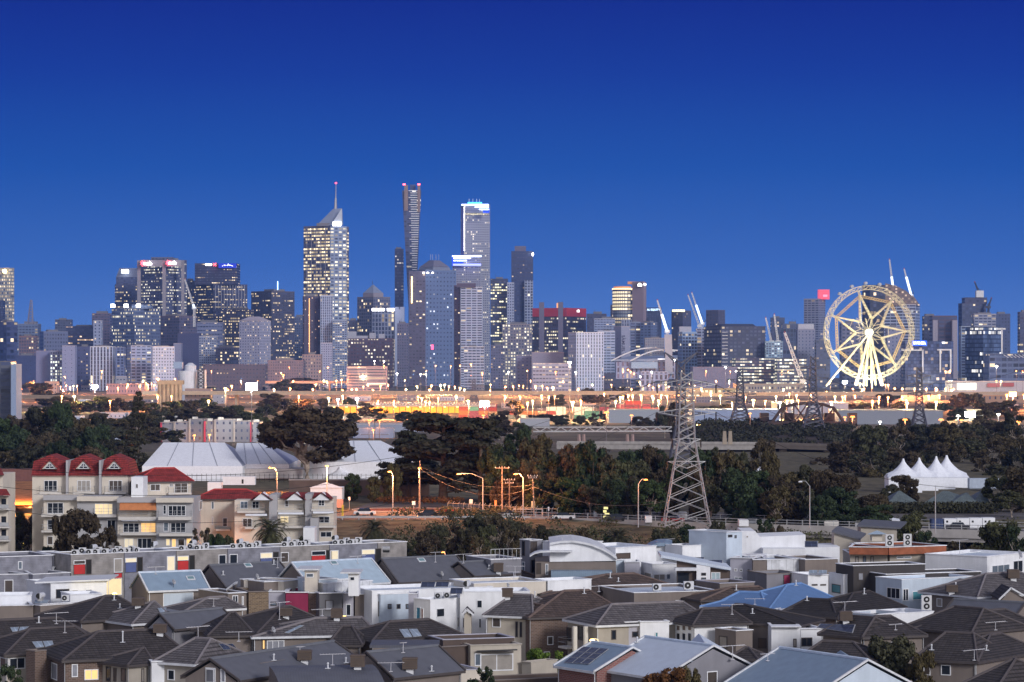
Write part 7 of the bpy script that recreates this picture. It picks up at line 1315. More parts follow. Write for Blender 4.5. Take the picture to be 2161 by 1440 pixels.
HR = [('brown hip roof with a bulky brown cooler in front of the slate gables', (948, 1226), (1140, 1219), (1004, 1203), (1086, 1199), 'brown', 't', 5.8),
 ('wide brown hip roof between the arched-roof house and the white canopy house', (1142, 1254), (1435, 1240), (1278, 1213), (1338, 1211), 'brown', 't', 5.8),
 ('grey-brown tiled hip roof behind the blue steel roof', (1478, 1268), (1640, 1262), (1543, 1239), (1620, 1239), 'brown', 't', 5.6),
 ('large blue steel hip roof', (1621, 1289), (1775, 1268), (1661, 1232), (1706, 1233), 'blue', 't', 5.6), ('lower wing of the blue steel hip roof', (1495, 1283), (1618, 1287), (1560, 1251), (1606, 1250), 'blue', 't', 5.4),
 ('black hip roof with pale ridge flue', (1768, 1304), (1915, 1282), (1801, 1250), (1843, 1249), 'black', 'brick', 5.6), ('lower black hip roof wing', (1640, 1296), (1766, 1303), (1703, 1266), (1753, 1265), 'black', 'brick', 5.5),
 ('grey-brown tiled hip roof with a cooler at the eastern edge', (2063, 1261), (2240, 1250), (2081, 1210), (2180, 1208), 'grey', 't', 5.8), ('lower grey tiled hip at the eastern edge, with white downpipe', (1955, 1250), (2064, 1262), (2025, 1225), (2064, 1226), 'grey', 'c', 5.6),
 ('weathered grey tiled hip roof below the cream lantern', (388, 1291), (520, 1284), (440, 1262), (475, 1260), 'grey', 't', 5.6),
 ('brown-grey tiled hip roof with a bright globe lamp behind its ridge', (170, 1312), (325, 1302), (222, 1258), (296, 1255), 'dark', 't', 5.7), ('grey tiled hip wing with white gutter next to the brown-grey hip', (278, 1318), (372, 1312), (322, 1270), (345, 1270), 'grey', 't', 5.6),
 ('tall dark brown tiled hip roof with a brown cooler and aerial', (542, 1338), (700, 1318), (596, 1280), (629, 1279), 'dark', 't', 5.8), ('dark brown tiled hip roof wing with long pale hip caps', (438, 1343), (540, 1341), (487, 1293), (564, 1292), 'dark', 't', 5.6),
 ('beige house with grey tiled hip roof and a brown roof cooler', (1018, 1299), (1125, 1303), (1058, 1257), (1122, 1254), 'grey', 's', 5.6),
 ('large brown tiled hip roof over a brown brick wall', (1115, 1305), (1330, 1298), (1191, 1247), (1243, 1247), 'brown', 'brick', 5.6), ('lower brown tiled hip wing above the brick corner', (1052, 1298), (1114, 1305), (1126, 1279), (1180, 1278), 'brown', 's', 5.5),
 ('grey tiled hip roof over a pillared white porch', (1258, 1321), (1505, 1311), (1291, 1276), (1472, 1270), 'grey', 'o', 5.6),
 ('grey tiled hip with one skylight strip behind the amber window', (531, 1345), (800, 1340), (667, 1307), (764, 1302), 'grey', 't', 5.5),
 ('dark tiled hip roof behind the white framed window block', (1340, 1310), (1470, 1308), (1413, 1285), (1455, 1284), 'dark', 'w', 5.8), ('dark tiled hip roof directly behind the white flat-roofed house', (1500, 1312), (1690, 1320), (1543, 1277), (1573, 1276), 'black', 't', 5.6),
 ('brown tiled hip roof over tall white framed windows', (1462, 1320), (1588, 1315), (1484, 1284), (1560, 1284), 'dark', 'w', 5.7),
 ('brown tiled hip roof below the small yellow lamp', (691, 1362), (765, 1362), (713, 1322), (745, 1321), 'dark', 't', 5.5), ('big brown tiled hip roof with paired silver solar collectors', (784, 1355), (985, 1342), (822, 1311), (905, 1309), 'dark', 't', 5.5),
 ('dark tiled hip with a long solar array and brown cooler', (1820, 1346), (1958, 1341), (1848, 1301), (1880, 1301), 'dark', 't', 5.6), ('solar clad slope of the dark tiled house', (1725, 1338), (1819, 1346), (1772, 1302), (1846, 1301), 'dark', 't', 5.6),
 ('dark tiled hip roof beyond the dense green tree with aerial', (2051, 1337), (2200, 1322), (2078, 1286), (2120, 1290), 'dark', 't', 5.7), ('dark brown tiled hip slope with wide pale valley lines', (1902, 1324), (2050, 1337), (2014, 1282), (2076, 1284), 'dark', 't', 5.7),
 ('large dark hip roof at the picture edge with two silver panels on its slope', (9, 1383), (230, 1370), (64, 1329), (222, 1319), 'dark', 's', 5.6), ('dark hip roof at the picture edge behind the silver collectors', (-80, 1350), (190, 1338), (-30, 1309), (125, 1306), 'dark', 't', 5.6),
 ('dark tiled hip roof over a brick wall with one white framed window', (131, 1395), (402, 1384), (207, 1333), (352, 1330), 'dark', 'brick', 5.6),
 ('small grey hip over the red-lit tall windows', (269, 1405), (325, 1400), (300, 1369), (314, 1368), 'dark', 'o', 5.3), ('grey tiled hip roof beside the white rendered wall', (322, 1397), (412, 1403), (375, 1351), (461, 1345), 'grey', 'o', 5.5),
 ('dark brown tiled hip roof behind the pale gable by the green tree', (1680, 1392), (1840, 1398), (1735, 1354), (1800, 1356), 'dark', 't', 5.2),
 ('long dark tiled hip roof at the lower eastern side', (1925, 1392), (2063, 1398), (1995, 1338), (2086, 1336), 'dark', 't', 5.4), ('dark tiled hip roof at the eastern edge above the aerial', (2063, 1398), (2200, 1375), (2090, 1335), (2130, 1340), 'dark', 't', 5.4),
 ('front dark tiled hip roof with a pale valley strip at the corner', (1990, 1462), (2090, 1475), (2060, 1385), (2140, 1390), 'dark', 't', 5.2), ('small dark hip roof by the satellite dish under the white house', (1535, 1390), (1600, 1392), (1572, 1368), (1580, 1368), 'dark', 't', 4.6)]
for lb, A, B, r1, r2, rf, wl_, he in HR: roofed(lb, A, B, r1, r2, rf, wl_, he, 23, gut=gutterw if rf in ('grey', 'blue') else None)
for lb, A, B, r1, r2 in (('grey-green hip roof with wide pale hip lines below the peaked marquees', (1868, 1068), (1950, 1068), (1896, 1036), (1900, 1036)), ('long grey-green hip roof beside the dark hedge', (1945, 1064), (2030, 1066), (1975, 1036), (2000, 1036)), ('grey-green hip roof with small dormer vents', (2000, 1067), (2070, 1067), (2038, 1040), (2050, 1040)), ('grey-green hip roof against the broad dark tree', (2050, 1066), (2092, 1066), (2072, 1034), (2080, 1034))):
 roofed(lb, A, B, r1, r2, 'green', 't', 6.3, 21, base=5, caps=False)
B_ = fbox
B_('brown brick box house with one dark window beside the arched parapet', None, (525, 1249), (567, 1248), 6.6, 'brick2', 7, cope='t'); t = B_('taupe house with a white arched parapet roof', 475, (481, 1252), (522, 1250), 6.5, 't', 8)
arc = [G(477+i*4.6, 1247-19*math.sin(min(1, i/9)*math.pi/2), 6.6) for i in range(12)]; mb = MB()
for a, b_ in zip(arc, arc[1:]): mb.hexa([a, b_, b_+Vector((0, 7, 0)), a+Vector((0, 7, 0))], [a+Vector((0, 0, .25)), b_+Vector((0, 0, .25)), b_+Vector((0, 7, .25)), a+Vector((0, 7, .25))])
mb.build('arched_roof', gutterw, t); mb = MB()
for a, b_ in zip(arc, arc[1:]): mb.hexa([Vector((a.x, a.y+.3, 6)), Vector((b_.x, b_.y+.3, 6)), Vector((b_.x, b_.y+.6, 6)), Vector((a.x, a.y+.6, 6))], [a+Vector((0, .3, -.01)), b_+Vector((0, .3, -.01)), b_+Vector((0, .6, -.01)), a+Vector((0, .6, -.01))])
mb.build('arched_wall', wallm('t'), t); win(490, 1257, 502, 1273, cols=2); win(510, 1259, 514, 1277)
B_('pale lilac box house with a round wall lamp', None, (567, 1248), (602, 1248), 6.6, 'l', 8); win(571, 1270, 584, 1279, frame='k')
B_('maroon rendered box house', None, (603, 1250), (650, 1250), 6.6, 'm', 8); B_('dark brick box house next to the maroon one', None, (651, 1251), (673, 1251), 6.5, 'brick', 8); B_('grey boarded box house with white round wall lamp and downpipe', None, (674, 1252), (722, 1251), 6.6, 'dg', 8); B_('pale narrow box house with glazed door', None, (724, 1252), (746, 1252), 6.5, 'l', 8); win(730, 1275, 741, 1300)
B_('dark brown recessed box house', None, (749, 1254), (781, 1254), 6.4, 't', 8); t = B_('pale blue-white cube house with three small square windows', 782, (803, 1254), (882, 1251), 6.6, 'pb', 9)
for x_ in (822, 841, 860): win(x_-4, 1275, x_+4, 1285, frame='k')
win(795, 1270, 800, 1300, frame='k')
B_('taupe upper storey block behind the arched parapet', None, (557, 1228), (598, 1226), 7.6, 't', 6); B_('cream upper storey block with stepped parapet', None, (598, 1227), (640, 1222), 7.6, 'c', 6); B_('white panelled upper terrace with vertical seams', 639, (682, 1231), (786, 1225), 7.6, 'panel', 7); B_('pale glazed balcony block behind the panelled terrace', None, (673, 1223), (712, 1221), 8, 'pb', 5)
for x0, x1, y_, lb in ((643, 670, 1205, 'cream rooftop stair hut with a brown window and thin flat roof'), (735, 757, 1212, 'white rooftop stair hut with a white framed window and angled roof')):
 t = B_(lb, x0-15, (x0, y_), (x1, y_), 9.2, 'c' if x0 == 643 else 'w', 4, base=6.5, name='stair_hut', cat='stair hut'); win(x0+3, y_+5, x1-8, y_+14); p = G(x0-17, y_-1, 9.3); q2 = G(x1+4, y_-1, 9.3); MB().hexa([p, q2, q2+Vector((0, 6, 0)), p+Vector((0, 6, 0))], [v_+Vector((0, 0, .18)) for v_ in (p, q2, q2+Vector((0, 6, 0)), p+Vector((0, 6, 0)))]).build('roof', gutterw, t)
B_('long white flat-roofed house carrying two solar panels', None, (785, 1247), (1040, 1238), 7.0, 'w', 8, roofc='white'); t = B_('big white box house with a blue and brown entry recess', 873, (908, 1266), (1050, 1256), 6.8, 'w', 10, roofc='white'); win(879, 1282, 888, 1312, glass=mat('blue_glass', (.06, .22, .34), .2)); win(889, 1284, 894, 1310, glass=wallm('timber'), name='door_panel')
B_('slim lilac fin wall house beside the cube house', None, (862, 1253), (881, 1253), 7.2, 'l', 4); B_('white upper block with an air conditioner on its wall', None, (971, 1249), (1118, 1248), 7.6, 'w', 6, roofc='white'); win(1033, 1248.6, 1044, 1257, glass=black, name='condenser_grille')
B_('long cream walled house with corrugated white roof', None, (1000, 1231), (1152, 1226), 7.4, 'c', 8, roofc='white'); t = B_('white and blue slanted wall house before the wide brown hip', 1121, (1156, 1226), (1248, 1222), 7.4, 'w', 9, roofc='white')
B_('grey terrace house with glass balustrade behind the brown cooler', None, (1034, 1180), (1100, 1178), 8.8, 'g', 8); mb = MB()
for i in range(8): p = G(1036+i*9, 1180, 8.8); mb.tube([p, p+Vector((0, 0, 1.3))], .05, 4)
mb.tube([G(1036, 1180, 8.8)+Vector((0, 0, 1.3)), G(1099, 1178, 8.8)+Vector((0, 0, 1.3))], .05, 4).build('balustrade', galv, B_('small grey block beneath the balustrade', None, (1036, 1181), (1099, 1179), 8.79, 'g', .6))
t = B_('grey tower wing of the great arched-roof house with tall paired windows', 1097, (1118, 1140), (1144, 1139), 10.6, 'g', 7); 
for a in ((1119, 1143, 1133, 1172), (1121, 1182, 1134, 1208)): win(*a, cols=2, frame='k')
win(1102, 1142, 1108, 1173, frame='k'); win(1102, 1186, 1108, 1205)
t = B_('white upper box in front of the great arch', None, (1145, 1142), (1208, 1146), 10.0, 'w', 6); d = 395
t = thing('arched_house', (X(1230, d), d, 0), 'big house under a sweeping white arched roof with a taupe lower storey', 'house'); NICK[t.name] = 'the great arched roof'
arc = [P(1160+i*10, 1182-40*math.sin(max(0, min(1, (i+5)/19))*math.pi/2*1.0)*(1 if i < 5 else math.cos((i-5)/9.5*math.pi/2)**.8 if i < 14.4 else 0), d) for i in range(15)]
top = [(1160, 1150), (1185, 1146), (1209, 1145), (1230, 1148), (1250, 1153), (1270, 1161), (1288, 1171), (1302, 1181)]; tp = [P(x_, y_, d) for x_, y_ in top]
w_ = Vector((0, 13, 0)); pg = [P(1160, 1186, d), P(1302, 1184, d)]+tp[::-1]; wb = MB(); wb.hexa(pg, [p+w_*.99 for p in pg]); wb.build('white_gable_wall', wallm('w'), t); surf(t, wb); mb = MB()
for a, b_ in zip(tp, tp[1:]): e = Vector((0, -.5, 0)); mb.hexa([a+e, b_+e, b_+w_, a+w_], [a+e+Vector((0, 0, .3)), b_+e+Vector((0, 0, .3)), b_+w_+Vector((0, 0, .3)), a+w_+Vector((0, 0, .3))])
mb.build('arched_roof', gutterw, t); hx(t, 'lower_wall', wallm('t'), 1130, 1300, 1186, 1300, d+.2, 12, t); hx(t, 'lean_to_roof', roofm('bgrey'), 1163, 1292, 1206, 1222, d-3, 3)
cp = [P(x_, y_, d-1.5) for x_, y_ in ((1118, 1176), (1128, 1170), (1140, 1167), (1160, 1166), (1208, 1166))]; mb = MB()
for a, b_ in zip(cp, cp[1:]): mb.hexa([a, b_, b_+Vector((0, 3, 0)), a+Vector((0, 3, 0))], [a+Vector((0, 0, .22)), b_+Vector((0, 0, .22)), b_+Vector((0, 3, .22)), a+Vector((0, 3, .22))])
mb.build('porch_roof', gutterw, t); win(1132, 1188, 1142, 1212, frame='k'); win(1151, 1190, 1157, 1214, frame='w')
B_('white flat house with dark timber screen beside the white vault', 1299, (1299, 1156), (1385, 1152), 9.8, 'w', 9, roofc='white'); win(1300, 1168, 1330, 1179, frame='k', glass=wallm('b'))
t = B_('pale blue cantilevered box house before the white vault', None, (1281, 1182), (1318, 1181), 8.2, 'pb', 6); win(1284, 1205, 1316, 1211, cols=4)
t = B_('lilac box house between the pale blue box and the white windowed one', None, (1318, 1186), (1350, 1186), 8.0, 'l', 7); t = B_('white house front with a horizontal window strip', 1353, (1377, 1191), (1428, 1190), 7.8, 'w', 8); win(1379, 1212, 1404, 1225, cols=2); win(1406, 1211, 1415, 1223); win(1360, 1210, 1375, 1222, frame='w')
d = 408; t = thing('vaulted_house', (X(1390, d), d, 0), 'white house with a half-barrel vaulted roof and slot window', 'house'); NICK[t.name] = 'the white vaulted roof'
vt = [(1351, 1186), (1358, 1176), (1368, 1166), (1380, 1158), (1394, 1153), (1412, 1152), (1426, 1155)]; tp = [P(x_, y_, d) for x_, y_ in vt]; w_ = Vector((0, 9, 0)); pg = [P(1351, 1190, d), P(1437, 1190, d), P(1437, 1156, d)]+tp[::-1]; wb = MB().face(pg).hexa([P(1351, 1300, d+.05), P(1437, 1300, d+.05), P(1437, 1300, d)+w_, P(1351, 1300, d)+w_], [P(1351, 1190, d+.05), P(1437, 1190, d+.05), P(1437, 1190, d)+w_, P(1351, 1190, d)+w_]); wb.build('wall', wallm('w'), t); surf(t, wb); mb = MB()
for a, b_ in zip(tp, tp[1:]): e = Vector((-.5, -.6, 0)); mb.hexa([a+e, b_+e, b_+w_, a+w_], [a+e+Vector((-.15, 0, .45)), b_+e+Vector((-.1, 0, .45)), b_+w_+Vector((0, 0, .45)), a+w_+Vector((0, 0, .45))])
mb.build('vaulted_roof', roofm('bgrey'), t); win(1402, 1162, 1421, 1168, cols=2)
d = 384; t = thing('house', (X(1480, d), d, 0), 'white modern house under one long sloping roof with dark timber front and white pillar', 'house'); NICK[t.name] = 'the long sloping white roof'
a, b_ = P(1395, 1177, d-.8), P(1543, 1204, d-.8); w_ = Vector((0, 9, 0)); wb = MB().hexa([a, b_, b_+w_, a+w_], [a+Vector((0, 0, .35)), b_+Vector((0, 0, .35)), b_+w_+Vector((0, 0, .35)), a+w_+Vector((0, 0, .35))]); wb.build('sloping_roof', roofm('white'), t); surf(t, wb)
wb = MB().hexa([P(1428, 1330, d), P(1540, 1330, d), P(1540, 1330, d+8), P(1428, 1330, d+8)], [P(1428, 1184, d), P(1540, 1205, d), P(1540, 1205, d+8), P(1428, 1184, d+8)]); wb.build('wall', wallm('b'), t); surf(t, wb)
hx(t, 'white_pillar', wallm('w'), 1470, 1499, 1192, 1237, d-.7, .6, t); hx(t, 'canopy', gutterw, 1425, 1470, 1199, 1205, d-1.6, 1.7); win(1429, 1208, 1455, 1236, cols=1, frame='k'); win(1501, 1208, 1520, 1233, cols=2, lit=None, glass=mat('pale_glass', (.35, .45, .5), .2)); win(1480, 1209, 1490, 1215, frame='k'); win(1480, 1219, 1490, 1236, frame='k')
B_('white stepped wall house behind the solar panels', None, (1432, 1160), (1545, 1158), 9.0, 'w', 7, roofc='white'); win(1505, 1168, 1538, 1190, glass=wallm('b'), frame='w'); B_('white rooftop air plant box with two fans', None, (1440, 1152), (1485, 1150), 9.8, 'w', 4, base=8, name='plant_box', cat='plant box')
t = B_('tall white stepped tower of the great white house with two slit windows', 1521, (1533, 1123), (1566, 1121), 11.8, 'pb', 7); win(1536, 1129, 1545, 1134, frame='k'); win(1550, 1130, 1554, 1136, frame='k')
d = 428; t = thing('house', (X(1640, d), d, 0), 'great white house with a slanted raised corner and tiny square window', 'house'); NICK[t.name] = 'the great white house'; pg = [(1566, 1121), (1594, 1121), (1603, 1133), (1700, 1129), (1700, 1156), (1772, 1154), (1772, 1300), (1566, 1300)]; pg = [P(x_, y_, d) for x_, y_ in pg][::-1]; w_ = Vector((0, 9, 0)); wb = MB(); wb.face(pg); [wb.face([pg[(i+1) % 8], pg[i], pg[i]+w_, pg[(i+1) % 8]+w_]) for i in range(8)]; wb.build('wall', wallm('w'), t); surf(t, wb); win(1574, 1130, 1580, 1136, frame='w'); hx(t, 'lower_front', wallm('w'), 1610, 1700, 1158, 1300, d-3, 3, t)
t = B_('pale lilac house with paired small windows and a tall slit', None, (1541, 1177), (1588, 1178), 8.4, 'l', 9, roofc='roof_membrane'); win(1549, 1200, 1556, 1206, frame='w'); win(1561, 1201, 1567, 1207, frame='w'); win(1578, 1202, 1582, 1219, frame='k'); win(1549, 1218, 1567, 1223, cols=2)
B_('brown rendered box between the lilac house and the white panels', None, (1589, 1181), (1618, 1181), 8.3, 't', 8); B_('long white vertical-panelled house wall', None, (1619, 1181), (1698, 1179), 8.3, 'panel', 9, roofc='white'); B_('dark taupe box house with open shed front', None, (1699, 1181), (1768, 1179), 8.3, 't', 9)
t = B_('low flat canopy house with a dark red door and garden shrub', 1608, (1618, 1211), (1688, 1209), 6.9, 'g', 6, cope='t'); win(1653, 1213, 1668, 1236, glass=wallm('m'), frame='k', name='door'); B_('pale grey box with slot windows under the silver collectors', 1669, (1705, 1214), (1748, 1213), 7.0, 'w', 7, roofc='white'); win(1713, 1233, 1725, 1236, frame='k'); win(1731, 1233, 1743, 1236, frame='k')
t = B_('white box house with teal corner window', 1749, (1780, 1213), (1818, 1212), 7.0, 'w', 8, roofc='white'); win(1756, 1235, 1774, 1250, glass=mat('teal_glass', (.08, .25, .3), .2), frame='k')
B_('dark panelled box beside the white box house', None, (1819, 1214), (1846, 1215), 6.9, 'k', 8); t = B_('long dark brown flat-roofed house with white roof edge', 1764, (1801, 1194), (1952, 1190), 8.3, 'k', 9, roofc='white'); B_('second dark fascia house with white gutters behind the canopy house', None, (1870, 1212), (2070, 1206), 7.4, 'k', 6, roofc='white')
t = B_('white canopy house with glazed corner and deep fascia', 1848, (1903, 1223), (2055, 1216), 7.2, 'pb', 9, roofc='white'); h0 = 5.6
win(1905, 1243, 1917, 1268, cols=2, glass=glassd); win(1925, 1248, 1948, 1266, glass=mat('teal_glass', (.08, .25, .3))); win(1872, 1242, 1900, 1262, cols=3)
t = B_('timber-banded house with white walls and three tall dark windows', 1773, (1792, 1154), (1874, 1155), 9.3, 'timber', 10, base=8.2, roofc='roof_membrane'); B_(None, None, (1794, 1168), (1873, 1168), 8.3, 'o', 9, root=t, part='lower_wall'); 
for x_ in (1805, 1821, 1837): win(x_, 1174, x_+7, 1189, frame='k')
t = B_('timber-banded end block with a long slot window', None, (1876, 1155), (1997, 1151), 9.3, 'timber', 10, base=8.2, roofc='roof_membrane'); B_(None, None, (1878, 1168), (1995, 1166), 8.3, 'o', 9, root=t, part='lower_wall'); win(1892, 1174, 1923, 1179, cols=2)
def skill(label, pts, wall, roof, d, th=.25, dep=8, yb=1170):
 a, b_ = P(*pts[0], d), P(*pts[1], d); w_ = Vector((dep*.3, dep, dep*.10)); t = thing('house', (X((pts[0][0]+pts[1][0])/2, d), d, 0), label, 'house'); NICK[t.name] = label; up_ = Vector((0, 0, th)); mb = MB().hexa([a, b_, b_+w_, a+w_], [a+up_, b_+up_, b_+w_+up_, a+w_+up_]); mb.build('sloping_roof', roofm(roof), t); surf(t, mb)
 i0, i1 = a.lerp(b_, .1)+Vector((0, .5, -.01)), a.lerp(b_, .93)+Vector((0, .5, -.01)); wb = MB().hexa(up([i0, i1, i1+Vector((0, dep*.7, 0)), i0+Vector((0, dep*.7, 0))], 0), [i0, i1, i1+Vector((0, dep*.7, 0)), i0+Vector((0, dep*.7, 0))]); wb.build('wall', wallm(wall), t); surf(t, wb); return t
skill('cream house with slate sloping roof beside the rooftop lantern', [(1755, 1124), (1815, 1140)], 'o', 'slate', 432, dep=5); skill('second slate sloping roof behind the glass lantern', [(1808, 1112), (1900, 1117)], 'o', 'slate', 446, dep=6)
d = 428; t = thing('roof_lantern', P(1851, 1138, d), 'pale pyramid roof lantern above the timber-banded house', 'roof lantern'); hx(t, 'box', wallm('c'), 1840, 1862, 1127, 1142, d, 2); MB().hexa([P(1829, 1128, d-.8), P(1873, 1128, d-.8), P(1873, 1128, d+2.8), P(1829, 1128, d+2.8)], [P(1850, 1120, d+1), P(1852, 1120, d+1), P(1852, 1120, d+1.2), P(1850, 1120, d+1.2)]).build('pyramid_roof', roofm('sky'), t)
B_('blue-grey boarded house with small windows and white sheds', None, (1957, 1168), (1976, 1168), 8.3, 'bg', 8); B_('white panel wall house linking the timber-banded block', None, (1977, 1169), (2000, 1169), 8.2, 'w', 8); t = B_('slate-blue rendered house with three narrow windows', None, (2001, 1170), (2081, 1174), 8.2, 'bg', 9, roofc='white')
for x_ in (2016, 2030, 2044): win(x_, 1184, x_+5, 1201 if x_ > 2040 else 1192, frame='k', lit='w' if x_ == 2044 else None)
t = B_('long white house with a green plant in its lit corner window', None, (2083, 1175), (2175, 1166), 8.4, 'w', 10, roofc='white'); win(2093, 1194, 2130, 1207, cols=3); win(2138, 1184, 2158, 1207, cols=2)
B_('long taupe flat house with white roof in front of the long sloping roof', 1262, (1338, 1251), (1516, 1246), 6.4, 't', 7, roofc='white'); win(1425, 1267, 1436, 1270); win(1438, 1267, 1449, 1270); B_('low brown-grey box shed on the brown hip', None, (1519, 1231), (1592, 1228), 6.9, 't', 6, cope='l')
B_('white rendered wall house with thin coping beside the grey hip', None, (1351, 1312), (1412, 1311), 5.9, 'w', 6, roofc='white'); B_(None, None, (1318, 1313), (1350, 1312), 5.9, 'l', 6, root=None) if False else None
t = B_('pale grey side block with a dark slot window before the white wall house', None, (1318, 1313), (1350, 1312), 5.85, 'l', 7); win(1334, 1333, 1346, 1345, frame='k')
win(1382, 1334, 1389, 1348, glass=mat('teal_glass', (.08, .25, .3)), frame='w')
for x_ in (1428, 1440, 1452): win(x_, 1320, x_+8, 1331, frame='w', glass=mat('curtain', (.16, .12, .10), .6)); win(x_, 1336, x_+8, 1354, frame='w', glass=glassd)
t = B_('brown rendered box with dark window and white flat roof', 1509, (1553, 1331), (1588, 1329), 5.4, 't', 7, roofc='white'); win(1518, 1344, 1535, 1367, frame='k'); t = B_('bright white flat-roofed house with brown square window and tall door slot', 1588, (1628, 1322), (1689, 1322), 5.7, 'w', 8, roofc='white'); win(1600, 1347, 1618, 1368, frame='k', glass=wallm('b')); win(1674, 1348, 1681, 1366, frame='k')
t = B_('white garage wing with dark door and deep white fascia', None, (1690, 1327), (1737, 1326), 5.4, 'w', 7, roofc='white'); win(1691, 1346, 1714, 1364, cols=2, frame='k')
B_('long white parapet wall with double air conditioner behind it', None, (1788, 1292), (1850, 1297), 6.2, 'pb', 5, roofc='white'); B_('white tapering parapet wall below the black hip', None, (1851, 1297), (1970, 1290), 6.2, 'w', 5, roofc='white'); B_('beige rendered block at the eastern edge', None, (2128, 1326), (2180, 1325), 5.6, 's', 7)
t = B_('tan flat-roofed house with a big white framed window under a steel awning', None, (993, 1362), (1100, 1359), 5.4, 's', 9, cope='s'); win(1013, 1381, 1083, 1415, cols=2, rows=1, frame='w', fw=.12); a, b_ = P(1007, 1374, 300), P(1092, 1371, 300); p_ = hit(1050, 1372)[0]; dd = p_.y
MB().hexa([P(1007, 1376, dd-1.2), P(1092, 1373, dd-1.2), P(1092, 1373, dd-.01), P(1007, 1376, dd-.01)], [P(1007, 1373, dd-1.2), P(1092, 1370, dd-1.2), P(1092, 1370, dd-.01), P(1007, 1373, dd-.01)]).build('awning', dkmetal, t)
t = B_('brown rendered wing with a small cream framed window beside the tan house', None, (922, 1366), (992, 1362), 5.3, 'b', 8, cope='t'); win(945, 1384, 964, 1399); B_('low dark brown upper storey with rusty flat roof over the tan house', None, (935, 1350), (1085, 1345), 5.85, 'b', 5, cope='l'); B_('low tan balcony wall at the side of the tan house', None, (1101, 1396), (1121, 1398), 3.6, 's', 4, cope='s')
t = B_('brick chimney-like stair tower with patterned brick face', 493, (518, 1398), (550, 1400), 6.6, 'brick2', 4, cope='t'); win(503, 1415, 508, 1440, frame='k'); B_('low brown box below the brick stair tower', None, (552, 1428), (582, 1430), 5.2, 'b', 5, cope='t')
B_('white rendered wall block under the grey tiled hip', 300, (320, 1396), (397, 1394), 5.6, 'w', 5, roofc='white'); win(224, 1407, 234, 1438, frame='k'); win(240, 1410, 246, 1438, frame='k'); win(256, 1411, 266, 1438, frame='k', glass=mat('curtain', (.16, .12, .1))); win(298, 1411, 304, 1440, frame='k'); win(309, 1413, 316, 1440, frame='k')
B_('stone clad pier with tall recess', 55, (74, 1374), (98, 1372), 6.2, 'brick', 3, cope='t'); win(1, 1390, 18, 1412, cols=1, frame='w', glass=mat('curtain', (.16, .12, .1))); win(19, 1389, 53, 1411, cols=2, frame='w', glass=glassd); win(151, 1402, 164, 1429, glass=mat('grey_blind', (.25, .26, .30))); win(109, 1402, 121, 1432, glass=mat('grey_blind', (.25, .26, .3)), frame='w')
win(553, 1350, 560, 1371, lit='w', frame='k'); win(563, 1352, 600, 1372, glass=mat('grey_blind', (.25, .26, .3)), cols=3); win(732, 1373, 750, 1386, glass=mat('grey_blind', (.25, .26, .3)))
for a in ((964, 1302, 969, 1324), (976, 1303, 981, 1326), (1010, 1305, 1016, 1326), (1039, 1304, 1057, 1324), (1088, 1312, 1093, 1345), (1097, 1313, 1102, 1345)): win(*a, frame='k' if a[0] > 1080 else 'w')
for a in ((1196, 1325, 1206, 1352), (1220, 1323, 1230, 1350), (1290, 1330, 1300, 1350)): win(*a, frame='k')
for a in ((466, 1412, 476, 1440), (434, 1410, 455, 1440)): win(*a, frame='w', glass=mat('grey_blind', (.25, .26, .3)))
B_('white garage front with pale roller blind under the grey hip', None, (428, 1407), (465, 1404), 5.2, 'w', 4, roofc='white'); win(434, 1412, 452, 1440, glass=mat('grey_blind', (.25, .26, .3)))
d = 262; t = thing('barrel_roofed_house', (X(660, d), d, 0), 'house with a large slate barrel-vaulted roof at the bottom', 'house'); NICK[t.name] = 'the slate barrel roof'; mb = MB(); bt = [(596, 1450), (600, 1436), (590, 1422), (578, 1411), (566, 1404), (553, 1400)]
L0 = [Vector((X(560+i*6.6, d+5-i*.8), d+9-(i*1.5), 6.9-.065*i*i)) for i in range(9)]; ex = Vector((9.6, 1.2, 0))
for a, b_ in zip(L0, L0[1:]): mb.face([b_, b_+ex, a+ex, a])
mb.build('barrel_roof', roofm('slate'), t); surf(t, mb); wb = MB(); wb.face([Vector((p.x, p.y, 0)) for p in (L0[-1], L0[0])]+[p+Vector((.02, 0, -.05)) for p in L0]); wb.face([Vector((L0[-1].x, L0[-1].y+.1, 0)), Vector((L0[-1].x+9.6, L0[-1].y+1.3, 0)), L0[-1]+ex-Vector((0, -.1, .05)), L0[-1]-Vector((0, -.1, .05))]); wb.build('wall', wallm('t'), t)
B_('long cream parapet house along the bottom edge', None, (768, 1424), (1015, 1412), 4.6, 'c', 5, cope='l', roofc='slate'); B_('thin flat roof edge at the bottom beside the red brick wall', None, (1010, 1437), (1252, 1427), 3.6, 'b', 4, cope='t'); t, _ = one('curved_canopy', roofm('slate'), 780, 925, 1362, 1368, 300, 6, 'low curved slate canopy behind the sloping slate gable', 'canopy')
h_ = hit(1215, 1340)
if h_: 
 for x_ in (1213, 1236): p = G(x_, 1322, 5.4); MB().tube([Vector((p.x, p.y-.2, 0)), Vector((p.x, p.y-.2, 5.4))], .28, 10).build('porch_column', offw, h_[2])
 slab(1186, 1226, 1366, 1370, 1.2)
rw = random.Random(5)
